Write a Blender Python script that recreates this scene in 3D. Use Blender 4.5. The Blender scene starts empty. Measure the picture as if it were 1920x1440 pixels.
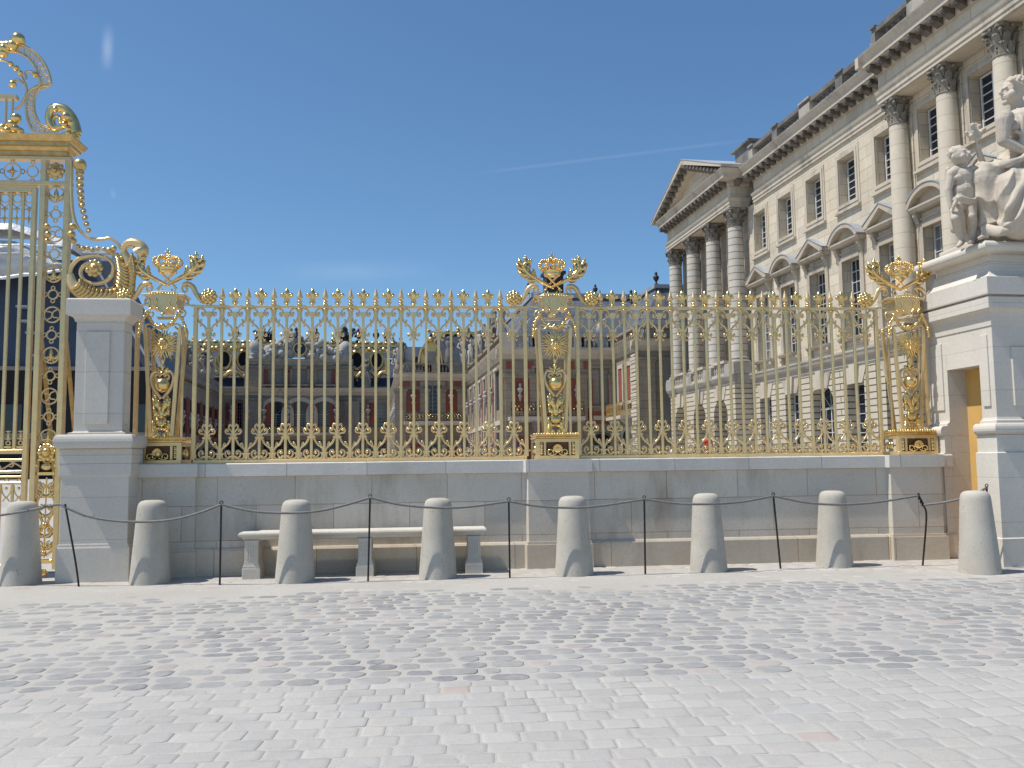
import bpy, math, random
from mathutils import Vector, Matrix, noise
random.seed(11)
scene = bpy.context.scene
COL = scene.collection
R = math.radians
PI = math.pi

# ------------------------------------------------------------------ camera
EYE, FPX = 1.65, 1640.0
YAW, PITCH, ROLL = R(5.3), math.atan(145/1640.0), 0.0125
PHI = R(3.95)                      # the palace axes are turned this much from the railing's
CAM = Vector((0, 0, EYE))
fw = Vector((math.sin(YAW)*math.cos(PITCH), math.cos(YAW)*math.cos(PITCH), math.sin(PITCH)))
r0 = Vector((math.cos(YAW), -math.sin(YAW), 0))
u0 = r0.cross(fw)
rt = r0*math.cos(ROLL) - u0*math.sin(ROLL)
up = u0*math.cos(ROLL) + r0*math.sin(ROLL)
cam = bpy.data.objects.new('camera', bpy.data.cameras.new('camera'))
COL.objects.link(cam)
m = Matrix((rt, up, -fw)).transposed().to_4x4(); m.translation = CAM
cam.matrix_world = m
cam.data.sensor_width = 36; cam.data.lens = 36*FPX/1920
cam.data.clip_start = 0.05; cam.data.clip_end = 8000
scene.camera = cam

def ray(px, py): return fw + rt*((px-960)/FPX) + up*((720-py)/FPX)
def at(px, py, Y):
    d = ray(px, py); return CAM + d*(Y/d.y)
def gnd(px, py, z=0.0):
    d = ray(px, py); return CAM + d*((z-EYE)/d.z)
def dep(px, py, zc): return CAM + ray(px, py)*zc
def toB(p):                        # world -> palace axes (u right, v deep, z)
    return Vector((p.x*math.cos(PHI)+p.y*math.sin(PHI), -p.x*math.sin(PHI)+p.y*math.cos(PHI), p.z))

# ------------------------------------------------------------------ mesh helpers
class MB:
    def __init__(s): s.v = []; s.f = []; s.s = []; s.col = []
    def add(s, vs, fs, smooth=False, M=None):
        o = len(s.v)
        s.v += [tuple(M @ Vector(p)) for p in vs] if M is not None else [tuple(p) for p in vs]
        s.f += [tuple(i+o for i in f) for f in fs]; s.s += [smooth]*len(fs)
        return s
    def box(s, x0, x1, y0, y1, z0, z1, M=None):
        return s.add([(x0,y0,z0),(x1,y0,z0),(x1,y1,z0),(x0,y1,z0),(x0,y0,z1),(x1,y0,z1),(x1,y1,z1),(x0,y1,z1)],
              [(0,3,2,1),(4,5,6,7),(0,1,5,4),(1,2,6,5),(2,3,7,6),(3,0,4,7)], False, M)
    def prism(s, poly, axis, a, b, M=None):
        """polygon (2 coords in the other axes, in order) pushed from a to b along axis"""
        n = len(poly)
        def P(p, t):
            return (t,p[0],p[1]) if axis=='x' else (p[0],t,p[1]) if axis=='y' else (p[0],p[1],t)
        vs = [P(p,a) for p in poly]+[P(p,b) for p in poly]
        fs = [tuple(range(n)), tuple(range(2*n-1,n-1,-1))]+[(i,i+n,(i+1)%n+n,(i+1)%n) for i in range(n)]
        return s.add(vs, fs, False, M)
    def tube(s, pts, r, n=6, closed=False, M=None, flat=1.0, caps=True):
        pts = [Vector(p) for p in pts]; k = len(pts)
        rr = r if isinstance(r,(list,tuple)) else [r]*k
        vs, fs = [], []; up_ = None
        for i in range(k):
            a = pts[i-1] if (i>0 or closed) else pts[i]; b = pts[(i+1)%k] if (i<k-1 or closed) else pts[i]
            t = (b-a)
            t = t.normalized() if t.length>1e-9 else Vector((0,0,1))
            if up_ is None:
                up_ = Vector((0,1,0)) if abs(t.y)<.9 else Vector((1,0,0))
            up_ = (up_ - t*up_.dot(t)); up_ = up_.normalized() if up_.length>1e-6 else t.orthogonal().normalized()
            sd = t.cross(up_)
            for j in range(n):
                an = 2*PI*(j+.5)/n
                vs.append(pts[i] + up_*(math.sin(an)*rr[i]*flat) + sd*(math.cos(an)*rr[i]))
        m_ = k if closed else k-1
        for i in range(m_):
            for j in range(n):
                fs.append((i*n+j, i*n+(j+1)%n, ((i+1)%k)*n+(j+1)%n, ((i+1)%k)*n+j))
        s.add(vs, fs, n>4, M)
        if caps and not closed:
            s.add(vs[:n], [tuple(range(n-1,-1,-1))], False, M); s.add(vs[-n:], [tuple(range(n))], False, M)
        return s
    def lathe(s, prof, n=16, c=(0,0,0), M=None, smooth=True, ax='z', caps=True):
        vs, fs = [], []
        for (r,z) in prof:
            for j in range(n):
                an = 2*PI*j/n
                p = (r*math.cos(an), r*math.sin(an), z)
                if ax=='y': p = (p[0], p[2], p[1])
                if ax=='x': p = (p[2], p[0], p[1])
                vs.append((c[0]+p[0], c[1]+p[1], c[2]+p[2]))
        k = len(prof)
        for i in range(k-1):
            for j in range(n):
                fs.append((i*n+j, i*n+(j+1)%n, (i+1)*n+(j+1)%n, (i+1)*n+j))
        s.add(vs, fs, smooth, M)
        if caps: s.add(vs[:n], [tuple(range(n-1,-1,-1))], False, M); s.add(vs[-n:], [tuple(range(n))], False, M)
        return s
    def ball(s, c, r, n=8, sc=(1,1,1), M=None):
        h = max(4, n//2+1); prof = [(max(1e-4,r*math.sin(PI*i/h)), -r*math.cos(PI*i/h)) for i in range(h+1)]
        vs, fs = [], []
        for (q,z) in prof:
            for j in range(n):
                an = 2*PI*j/n
                vs.append((c[0]+q*math.cos(an)*sc[0], c[1]+q*math.sin(an)*sc[1], c[2]+z*sc[2]))
        for i in range(h):
            for j in range(n):
                fs.append((i*n+j, i*n+(j+1)%n, (i+1)*n+(j+1)%n, (i+1)*n+j))
        return s.add(vs, fs, True, M)
    def sweep(s, x0, x1, y0, y1, prof, k=(1,1,1,1), M=None):
        """profile (outward offset, z) run round a rectangle; k = which sides step out (left,right,front,back)"""
        vs, fs = [], []
        for (o,z) in prof:
            vs += [(x0-o*k[0],y0-o*k[2],z),(x1+o*k[1],y0-o*k[2],z),(x1+o*k[1],y1+o*k[3],z),(x0-o*k[0],y1+o*k[3],z)]
        n = len(prof)
        for i in range(n-1):
            for j in range(4):
                fs.append((i*4+j, i*4+(j+1)%4, (i+1)*4+(j+1)%4, (i+1)*4+j))
        fs.append((3,2,1,0)); fs.append(tuple(range(n*4-4, n*4)))
        return s.add(vs, fs, False, M)
    def leaf(s, base, tip, w, bow=0.0, lobes=3, th=.012, M=None):
        """lobed leaf in the x-z plane from base to tip, with thickness in y"""
        b = Vector(base); t = Vector(tip); d = t-b; L = d.length; d.normalize()
        sd = Vector((d.z,0,-d.x)); pts_l, pts_r, cen = [], [], []
        K = lobes*4
        for i in range(K+1):
            q = i/K
            ww = w*math.sin(PI*min(1,q*.86+.10))*(.72+.36*abs(math.sin(PI*q*lobes)))
            if i==K: ww = w*.05
            c = b + d*(L*q) + sd*(bow*math.sin(PI*q)*L)
            cen.append(c); pts_l.append(c+sd*ww); pts_r.append(c-sd*ww)
        n = K+1; yv = Vector((0,1,0))
        vs = [p for p in pts_l]+[c-yv*th for c in cen]+[p for p in pts_r]+[c+yv*th for c in cen]
        fs = []
        for i in range(K):
            for a in range(4):
                bb = (a+1)%4
                fs.append((a*n+i, a*n+i+1, bb*n+i+1, bb*n+i))
        return s.add(vs, fs, True, M)
    def build(s, name, mat=None, parent=None, bevel=0, loc=None, segs=1):
        me = bpy.data.meshes.new(name)
        me.from_pydata(s.v, [], s.f)
        me.polygons.foreach_set('use_smooth', s.s)
        me.update()
        if mat: me.materials.append(mat)
        o = bpy.data.objects.new(name, me); COL.objects.link(o)
        if parent: o.parent = parent
        if loc: o.location = loc
        if bevel:
            b = o.modifiers.new('bevel','BEVEL'); b.width = bevel; b.segments = segs; b.limit_method = 'ANGLE'; b.angle_limit = R(40)
        return o

def inst(o, parent=None, loc=(0,0,0), rz=0, sc=None, name=None):
    c = o.copy(); COL.objects.link(c); c.parent = parent; c.location = loc; c.rotation_euler = (0,0,rz)
    if sc: c.scale = sc
    return c
def tree(o, parent=None, loc=None, rz=None):
    kids = [k for k in bpy.data.objects if k.parent == o]
    c = o.copy(); COL.objects.link(c); c.parent = parent
    if loc is not None: c.location = loc
    if rz is not None: c.rotation_euler = (0,0,rz)
    for k in kids: tree(k, c)
    return c
def tag(o, label, cat, group=None):
    o['label'] = label; o['category'] = cat
    if group: o['group'] = group
    return o
def thing(name, label, cat, loc=(0,0,0), rz=0, group=None):
    o = bpy.data.objects.new(name, None); COL.objects.link(o); o.location = loc; o.rotation_euler = (0,0,rz)
    o.empty_display_size = .2
    return tag(o, label, cat, group)

def spiral(c, ra, rb, a0, a1, n=18, y=0):
    out = []
    for i in range(n+1):
        t = i/n; r = ra+(rb-ra)*t; a = R(a0+(a1-a0)*t)
        out.append(Vector((c[0]+r*math.cos(a), y, c[1]+r*math.sin(a))))
    return out
def smooth_path(pts, k=6, closed=False):
    P = [Vector(p) for p in pts]; n = len(P); out = []
    rng = n if closed else n-1
    for i in range(rng):
        p1, p2 = P[i], P[(i+1)%n]
        p0 = P[i-1] if (i>0 or closed) else p1*2-p2
        p3 = P[(i+2)%n] if (i+2<n or closed) else p2*2-p1
        for j in range(k):
            t = j/k
            out.append(.5*((2*p1)+(p2-p0)*t+(2*p0-5*p1+4*p2-p3)*t*t+(3*p1-p0-3*p2+p3)*t**3))
    if not closed: out.append(P[-1])
    return out

# ------------------------------------------------------------------ materials
class NT:
    def __init__(s, name):
        s.m = bpy.data.materials.new(name); s.m.use_nodes = True
        s.t = s.m.node_tree; s.b = s.t.nodes['Principled BSDF']
        s.t.nodes.remove(s.t.nodes['Material Output']); s.o = s.n('ShaderNodeOutputMaterial')
        s.l(s.b.outputs[0], s.o.inputs[0])
    def n(s, ty, **kw):
        x = s.t.nodes.new(ty)
        for k,v in kw.items(): setattr(x,k,v)
        return x
    def l(s, a, b): s.t.links.new(a, b)
    def val(s, sock, v):
        if isinstance(v, bpy.types.NodeSocket): s.l(v, sock)
        else: sock.default_value = v
    def math(s, op, a, b=0, c=None, clamp=False):
        x = s.n('ShaderNodeMath', operation=op, use_clamp=clamp); s.val(x.inputs[0],a); s.val(x.inputs[1],b)
        if c is not None: s.val(x.inputs[2],c)
        return x.outputs[0]
    def mix(s, fac, a, b, blend='MIX'):
        x = s.n('ShaderNodeMix', data_type='RGBA', blend_type=blend); s.val(x.inputs[0],fac)
        for k,v in ((6,a),(7,b)):
            if isinstance(v,(tuple,list)) : x.inputs[k].default_value = (*v[:3],1)
            else: s.l(v, x.inputs[k])
        return x.outputs[2]
    def noise(s, vec, scale, detail=3, rough=.6):
        x = s.n('ShaderNodeTexNoise'); s.l(vec, x.inputs['Vector']); x.inputs['Scale'].default_value = scale
        x.inputs['Detail'].default_value = detail; x.inputs['Roughness'].default_value = rough
        return x.outputs['Fac']
    def ramp(s, f, lo, hi):
        x = s.n('ShaderNodeMapRange', clamp=True); s.l(f, x.inputs[0]); x.inputs[1].default_value = lo; x.inputs[2].default_value = hi
        return x.outputs[0]
    def obj(s, rnd=True):
        tc = s.n('ShaderNodeTexCoord'); v = tc.outputs['Object']
        if rnd:
            oi = s.n('ShaderNodeObjectInfo'); q = s.math('MULTIPLY', oi.outputs['Random'], 37.0)
            a = s.n('ShaderNodeVectorMath', operation='ADD'); s.l(v, a.inputs[0]); s.l(q, a.inputs[1]); return a.outputs[0], v
        return v, v
    def bump(s, h, strength, dist, prev=None):
        b = s.n('ShaderNodeBump'); b.inputs['Strength'].default_value = strength; b.inputs['Distance'].default_value = dist
        s.l(h, b.inputs['Height'])
        if prev: s.l(prev, b.inputs['Normal'])
        return b.outputs[0]
    def fin(s, col, rough=.8, metal=0, normal=None, spec=.5):
        if isinstance(col,(tuple,list)): s.b.inputs['Base Color'].default_value = (*col[:3],1)
        else: s.l(col, s.b.inputs['Base Color'])
        s.val(s.b.inputs['Roughness'], rough); s.val(s.b.inputs['Metallic'], metal)
        s.b.inputs['Specular IOR Level'].default_value = spec
        if normal: s.l(normal, s.b.inputs['Normal'])
        return s.m

def stone(name, c1, c2, scale=1.5, fine=30, bump=.3, bd=.01, rough=.85, joints=None, stain=None, stain_amt=.5, pits=0, jcol=None, rnd=True, jvar=.12):
    t = NT(name); v, raw = t.obj(rnd)
    big = t.noise(v, scale, 5, .65); small = t.noise(v, fine, 4, .7)
    c = t.mix(t.ramp(big, .3, .7), c1, c2)
    c = t.mix(t.math('MULTIPLY', t.ramp(small,.35,.75), .35), c, tuple(x*.72 for x in c1))
    if stain:
        sv = t.n('ShaderNodeMapping'); t.l(v, sv.inputs[0]); sv.inputs['Scale'].default_value = (1.0,1.0,.3)
        sn = t.noise(sv.outputs[0], scale*.9, 6, .7)
        c = t.mix(t.math('MULTIPLY', t.ramp(sn,.52,.72), stain_amt), c, stain)
    nrm = None
    if joints:
        w, h, mo = joints
        sx = t.n('ShaderNodeSeparateXYZ'); t.l(raw, sx.inputs[0])
        cx = t.n('ShaderNodeCombineXYZ'); t.l(t.math('ADD', t.math('ADD', sx.outputs[0], sx.outputs[1]), w*.31 if 4<w<10 else 0.0), cx.inputs[0]); t.l(sx.outputs[2], cx.inputs[1])
        br = t.n('ShaderNodeTexBrick'); t.l(cx.outputs[0], br.inputs['Vector'])
        br.inputs['Scale'].default_value = 1; br.inputs['Brick Width'].default_value = w; br.inputs['Row Height'].default_value = h
        br.inputs['Mortar Size'].default_value = mo; br.inputs['Mortar Smooth'].default_value = .1; br.offset = .5
        br.inputs['Color1'].default_value = (1-jvar,)*3+(1,); br.inputs['Color2'].default_value = (1+jvar*.6,1+jvar*.5,1+jvar*.4,1)
        br.inputs['Mortar'].default_value = (*(jcol or (.55,.5,.45)),1)
        c = t.mix(1.0, c, br.outputs['Color'], 'MULTIPLY')
        nrm = t.bump(t.math('SUBTRACT', 1, br.outputs['Fac']), .5, mo*.8)
    if pits:
        vo = t.n('ShaderNodeTexVoronoi'); t.l(v, vo.inputs['Vector']); vo.inputs['Scale'].default_value = pits
        pm = t.math('MULTIPLY', t.math('SUBTRACT', 1, t.ramp(vo.outputs['Distance'], .10, .2)), t.ramp(t.noise(v, pits*.22, 2), .5, .62))
        c = t.mix(t.math('MULTIPLY', pm, .75), c, tuple(x*.35 for x in c1))
        nrm = t.bump(t.math('SUBTRACT', 1, pm), .6, .01, nrm)
    nrm = t.bump(t.math('ADD', t.math('MULTIPLY', big, .6), small), bump, bd, nrm)
    return t.fin(c, rough, 0, nrm, .3)

def plain(name, c, rough=.6, metal=0, var=.25, scale=3, bump=0, bd=.005, spec=.5, rnd=True):
    t = NT(name); v,_ = t.obj(rnd)
    n = t.noise(v, scale, 4, .65)
    cc = t.mix(t.ramp(n,.25,.75), tuple(x*(1-var) for x in c), tuple(min(1,x*(1+var*.6)) for x in c))
    nr = t.bump(t.noise(v, scale*6, 3), bump, bd) if bump else None
    return t.fin(cc, rough, metal, nr, spec)

M = {}
M['wall']   = stone('cut_limestone', (.60,.54,.45), (.69,.64,.56), 1.1, 26, .35, .012, joints=(1.15,.52,.006), stain=(.33,.265,.19), stain_amt=.7, pits=26, jcol=(.66,.56,.46), rnd=False, jvar=.15)
M['coping'] = stone('coping_limestone', (.60,.565,.51), (.68,.65,.595), 1.2, 26, .3, .01, joints=(1.2,3.0,.005), stain=(.42,.38,.32), stain_amt=.4, jcol=(.5,.45,.4), rnd=False, jvar=.1)
M['plinth'] = stone('plinth_limestone', (.55,.475,.375), (.63,.565,.465), 1.3, 26, .35, .012, joints=(1.5,3.0,.006), stain=(.33,.25,.17), stain_amt=.55, jcol=(.6,.5,.4), rnd=False, jvar=.14)
M['pillar'] = stone('pillar_limestone', (.59,.545,.475), (.66,.615,.55), .9, 24, .25, .008, joints=(6,.605,.004), stain=(.44,.37,.28), stain_amt=.25, jcol=(.75,.7,.65), rnd=False, jvar=.03)
M['ped']    = stone('pedestal_limestone', (.58,.535,.47), (.66,.62,.55), .9, 24, .3, .01, joints=(7,.66,.004), stain=(.48,.38,.27), stain_amt=.3, jcol=(.75,.7,.65), rnd=False, jvar=.03)
M['bollard']= stone('bollard_stone', (.43,.395,.335), (.53,.495,.43), 2.2, 55, .6, .01, stain=(.33,.305,.26), stain_amt=.5, pits=22)
M['bench']  = stone('bench_stone', (.56,.52,.45), (.63,.59,.52), 2.0, 40, .4, .008, stain=(.42,.33,.23), stain_amt=.4, pits=40)
M['statue'] = stone('statue_stone', (.50,.43,.345), (.59,.52,.43), 2.6, 30, .5, .012, stain=(.26,.235,.21), stain_amt=.65)
M['palace'] = stone('palace_ashlar', (.56,.475,.355), (.645,.575,.46), .45, 6, .25, .02, joints=(1.3,.52,.012), stain=(.36,.31,.245), stain_amt=.5, jcol=(.62,.56,.5), rnd=False, jvar=.12)
M['trim']   = stone('palace_moulding', (.47,.405,.315), (.56,.495,.40), .7, 7, .25, .02, stain=(.17,.155,.14), stain_amt=.75)
M['dirty']  = stone('weathered_stone', (.30,.275,.24), (.46,.42,.36), .8, 8, .4, .02, stain=(.12,.115,.11), stain_amt=.8)
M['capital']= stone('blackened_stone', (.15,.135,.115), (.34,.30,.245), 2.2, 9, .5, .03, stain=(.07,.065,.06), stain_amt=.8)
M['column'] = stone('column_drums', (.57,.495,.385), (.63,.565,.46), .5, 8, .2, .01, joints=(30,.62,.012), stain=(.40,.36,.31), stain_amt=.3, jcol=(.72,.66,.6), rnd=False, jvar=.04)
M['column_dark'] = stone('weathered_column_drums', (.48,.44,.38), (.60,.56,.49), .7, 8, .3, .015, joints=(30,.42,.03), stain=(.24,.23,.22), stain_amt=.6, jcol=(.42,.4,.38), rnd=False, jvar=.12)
M['rust']   = stone('rusticated_stone', (.50,.435,.34), (.57,.51,.41), .5, 7, .25, .02, joints=(40,.30,.030), stain=(.40,.35,.28), stain_amt=.35, jcol=(.22,.19,.16), rnd=False, jvar=.04)
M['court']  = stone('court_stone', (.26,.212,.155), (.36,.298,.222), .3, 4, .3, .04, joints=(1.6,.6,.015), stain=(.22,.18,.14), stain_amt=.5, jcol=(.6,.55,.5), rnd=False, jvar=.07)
M['shade_stone'] = stone('shaded_court_stone', (.23,.20,.165), (.32,.28,.235), .3, 4, .3, .04, stain=(.16,.14,.12), stain_amt=.6)  # court stone with shade put into the colour; plain grey on shutters, blinds
M['brick']  = stone('red_brick', (.21,.06,.04), (.28,.085,.055), .8, 10, .3, .02, joints=(.24,.075,.008), stain=(.14,.06,.045), stain_amt=.5, jcol=(1.5,1.7,1.7), rnd=False, jvar=.2)
M['slate']  = stone('blue_slate', (.026,.038,.064), (.05,.065,.095), .35, 5, .3, .02, rough=.55, joints=(.35,.22,.012), stain=(.16,.17,.18), stain_amt=.35, jcol=(.6,.6,.6), rnd=False, jvar=.15)
M['lead']   = plain('lead_sheet', (.36,.38,.41), .5, .2, .3, .6, .2, .02)
M['leadroof'] = plain('pale_lead_roof', (.40,.42,.45), .5, .1, .35, .4, .2, .02)
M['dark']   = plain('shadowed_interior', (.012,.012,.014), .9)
M['frame_shaded'] = plain('shaded_white_paint', (.30,.30,.29), .5, 0, .15)  # white frame paint, darkened: shade on the far windows is in the colour
t = NT('window_glass'); v,_ = t.obj(); oi = t.n('ShaderNodeObjectInfo')
bl = t.math('MULTIPLY', t.math('GREATER_THAN', oi.outputs['Random'], .72), t.ramp(t.noise(v,.6,2),.3,.5))
M['glass'] = t.fin(t.mix(bl, (.012,.018,.028), (.16,.165,.16)), t.math('ADD', .07, t.math('MULTIPLY', t.noise(v,1.2,2), .06)), 0, t.bump(t.noise(v,1.5,2), .12, .02), .6)
M['darkgold'] = plain('brown_backing', (.13,.065,.025), .6, .2, .3, 8)
M['white']  = plain('white_paint', (.58,.57,.545), .5, 0, .1)
M['iron']   = plain('black_iron', (.035,.032,.030), .55, .4, .4, 12, .2)
M['rustiron'] = plain('rusty_iron', (.085,.045,.030), .8, .2, .4, 12, .3)
M['cable']  = plain('grey_rope', (.19,.185,.175), .7, .1, .35, 30, .5, .004)
M['ochre']  = plain('ochre_plaster', (.60,.36,.11), .8, 0, .12, 2, .1)
M['tarp']   = plain('white_sheeting', (.80,.80,.80), .35, 0, .3, .25, .4, .3)
M['tarpgrey'] = plain('grey_sheeting', (.56,.565,.57), .28, 0, .25, .25, .5, .4)
M['bluewall'] = plain('blue_grey_slate_cladding', (.04,.055,.085), .5, 0, .35, .2, .2, .05)
def gold(name, c, rough, metal, var=.3):
    t = NT(name); v,_ = t.obj()
    n = t.noise(v, 9, 4, .7)
    cc = t.mix(t.ramp(n,.25,.8), tuple(x*(1-var) for x in c), c)
    return t.fin(cc, t.math('ADD', t.math('MULTIPLY', n, .18), rough-.09), metal, t.bump(t.noise(v,45,3), .25, .004))
M['gold']   = gold('gilding', (1.0,.71,.29), .22, .92, .32)
M['bar']    = gold('gilded_bar_paint', (.86,.635,.32), .32, .6, .22)
M['oldgold']= gold('aged_gilding', (.82,.57,.235), .34, .7, .4)

M['modillion'] = stone('blackened_modillion', (.10,.085,.07), (.22,.19,.155), 2.0, 8, .4, .02, stain=(.05,.045,.04), stain_amt=.7)
M['sooty']  = stone('sooty_stone', (.10,.095,.09), (.24,.225,.205), .9, 8, .4, .02, stain=(.06,.06,.06), stain_amt=.8)
M['slate_old'] = stone('weathered_slate', (.085,.10,.13), (.21,.23,.26), .9, 7, .4, .03, rough=.6, joints=(.4,.25,.015), stain=(.05,.06,.085), stain_amt=.9, jcol=(.6,.6,.6), rnd=False, jvar=.2)
M['hood']   = stone('sooty_hood_moulding', (.40,.34,.262), (.50,.435,.345), .9, 7, .3, .02, stain=(.12,.11,.10), stain_amt=.85)
M['belt']   = stone('shaded_stained_moulding', (.34,.30,.245), (.46,.41,.345), .7, 7, .3, .02, stain=(.18,.165,.15), stain_amt=.6)  # darker than the trim: shadow and dirt both put into the tone
M['bust']   = stone('grey_marble_bust', (.33,.315,.29), (.45,.43,.40), 1.5, 8, .3, .02, stain=(.16,.15,.14), stain_amt=.6)
def solid(name, c, rough=.7):
    return plain(name, c, rough, 0, .1)
# ------------------------------------------------------------------ sky, sun
EL, AZ = R(61.5), R(7.5)
W = bpy.data.worlds.new('World'); scene.world = W; W.use_nodes = True
wt = W.node_tree; bg = wt.nodes['Background']
sky = wt.nodes.new('ShaderNodeTexSky'); sky.sky_type = 'NISHITA'; sky.sun_disc = False
sky.sun_elevation = EL; sky.sun_rotation = R(270)-AZ; sky.altitude = 100; sky.air_density = 1.0; sky.dust_density = .5; sky.ozone_density = 7.5
bg.inputs['Strength'].default_value = .118
def wn(ty, **k):
    x = wt.nodes.new(ty)
    for a,b in k.items(): setattr(x,a,b)
    return x
def wmath(op, a, b=0, clamp=False):
    x = wn('ShaderNodeMath', operation=op, use_clamp=clamp)
    for i,q in enumerate((a,b)):
        if isinstance(q, bpy.types.NodeSocket): wt.links.new(q, x.inputs[i])
        else: x.inputs[i].default_value = q
    return x.outputs[0]
tc = wn('ShaderNodeTexCoord')
def wdot(vec):
    x = wn('ShaderNodeVectorMath', operation='DOT_PRODUCT'); wt.links.new(tc.outputs['Generated'], x.inputs[0]); x.inputs[1].default_value = vec
    return x.outputs['Value']
def wrange(s, a, b, c, d):
    x = wn('ShaderNodeMapRange', interpolation_type='SMOOTHSTEP'); wt.links.new(s, x.inputs[0])
    for i,q in enumerate((a,b,c,d)): x.inputs[i+1].default_value = q
    return x.outputs[0]
def trail(p, q, halfw, amt, scale, soft=.12):
    a = ray(*p).normalized(); b = ray(*q).normalized()
    nrm = a.cross(b).normalized(); mid = (a+b).normalized(); al = (b-a).normalized(); L = (b-a).length/2
    across = wrange(wmath('ABSOLUTE', wdot(nrm)), 0, halfw, 1, 0)
    along = wrange(wmath('ABSOLUTE', wdot(al)), L*(1-soft*3), L, 1, 0)
    front = wrange(wdot(mid), .5, .6, 0, 1)
    nz = wn('ShaderNodeTexNoise'); wt.links.new(tc.outputs['Generated'], nz.inputs['Vector']); nz.inputs['Scale'].default_value = scale; nz.inputs['Detail'].default_value = 5
    k = wmath('MULTIPLY', across, along); k = wmath('MULTIPLY', k, front)
    k = wmath('MULTIPLY', k, wrange(nz.outputs['Fac'], .25, .6, .35, 1)); return wmath('MULTIPLY', k, amt)
f = trail((870,328), (1440,258), .003, .034, 14)
f = wmath('ADD', f, trail((204,38), (199,142), .0075, .15, 22, .33))
f = wmath('ADD', f, trail((480,512), (860,506), .016, .05, 9, .33))
f = wmath('ADD', f, trail((208,350), (216,378), .004, .05, 22, .33), True)
mx = wn('ShaderNodeMix', data_type='RGBA'); wt.links.new(f, mx.inputs[0]); tn = wn('ShaderNodeMix', data_type='RGBA', blend_type='MULTIPLY'); tn.inputs[0].default_value = 1; wt.links.new(sky.outputs[0], tn.inputs[6]); tn.inputs[7].default_value = (.93,1.05,1.03,1); wt.links.new(tn.outputs[2], mx.inputs[6]); mx.inputs[7].default_value = (9.5,10,10.6,1)
wt.links.new(mx.outputs[2], bg.inputs['Color'])

sun = bpy.data.objects.new('sun', bpy.data.lights.new('sun','SUN')); COL.objects.link(sun)
sun.data.energy = 4.7; sun.data.angle = R(.53); sun.data.color = (1,.95,.87)
d = Vector((math.cos(EL)*math.cos(AZ), math.cos(EL)*math.sin(AZ), -math.sin(EL)))
sun.rotation_euler = d.to_track_quat('-Z','Y').to_euler(); sun.location = (-40,-10,60)
scene.view_settings.view_transform = 'Standard'; scene.view_settings.look = 'None'
scene.view_settings.exposure = 0.1; scene.view_settings.gamma = 1; scene.view_settings.use_curve_mapping = False

# ------------------------------------------------------------------ ground
def struct(o): o['kind'] = 'structure'; return o
t = NT('gravel_court'); v,_ = t.obj(False)
c = t.mix(t.ramp(t.noise(v,.25,5),.35,.65), (.38,.36,.33), (.45,.43,.40)); c = t.mix(t.math('MULTIPLY', t.ramp(t.noise(v,14,3),.4,.7), .4), c, (.28,.265,.25))
M['gravel'] = t.fin(c, .95, 0, t.bump(t.noise(v,30,4), .4, .02), .2)
g = MB(); S = 3000
g.add([(-S,-S,-.05),(S,-S,-.05),(S,S,-.05),(-S,S,-.05)], [(0,1,2,3)])
struct(g.build('ground', M['gravel']))

# the court inside the railing climbs gently to the palace
g = MB(); g.add([(-200,15,-.045),(200,15,-.045),(200,42,.72),(-200,42,.72),(200,400,.75),(-200,400,.75)], [(0,1,2,3),(3,2,4,5)])
struct(g.build('courtyard', M['gravel']))

# sand bed that the setts sit in
t = NT('pale_sand'); v,_ = t.obj(False)
c = t.mix(t.ramp(t.noise(v,.7,5),.3,.7), (.39,.37,.335), (.45,.43,.395)); c = t.mix(t.math('MULTIPLY', t.ramp(t.noise(v,40,4),.45,.75), .5), c, (.31,.295,.27)); c = t.mix(t.math('MULTIPLY', t.ramp(t.noise(v,110,2),.64,.72), .7), c, (.16,.15,.14))
M['sand'] = t.fin(c, .95, 0, t.bump(t.noise(v,70,4), .45, .008), .2)
GX0, GX1, GY0, GY1 = -10.5, 14.5, 2.4, 13.75
def sandz(x, y):
    n = noise.noise(Vector((x*.55, y*.55, 3.1)))*.5 + noise.noise(Vector((x*1.7, y*1.7, 7.7)))*.35 + noise.noise(Vector((x*6, y*6, 1.7)))*.15
    w = sett_zone(y, x)
    b = .0029 if y < 6.8 else .0034
    if x < -2.2: b += min(.003, (-2.2-x)*.0012)
    wall = max(0, min(1, (y-12.1)/.5))
    return b + w*.0062*(1-wall) + wall*.001 + n*(.0034 if y < 6.8 else .0085)
def sett_zone(y, x=0):             # 0 close-laid flags .. 1 sandy strip by the bollards
    yy = y + noise.noise(Vector((x*.35, y*.2, 9)))*.35
    return max(0, min(1, (yy-10.9)/1.0))
NX, NY = 420, 200
g = MB(); vs = []
for j in range(NY+1):
    for i in range(NX+1):
        x = GX0+(GX1-GX0)*i/NX; y = GY0+(GY1-GY0)*j/NY
        vs.append((x,y,sandz(x,y)))
fs = [(j*(NX+1)+i, j*(NX+1)+i+1, (j+1)*(NX+1)+i+1, (j+1)*(NX+1)+i) for j in range(NY) for i in range(NX)]
g.add(vs, fs, True)
struct(g.build('sand_bed', M['sand']))

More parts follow.
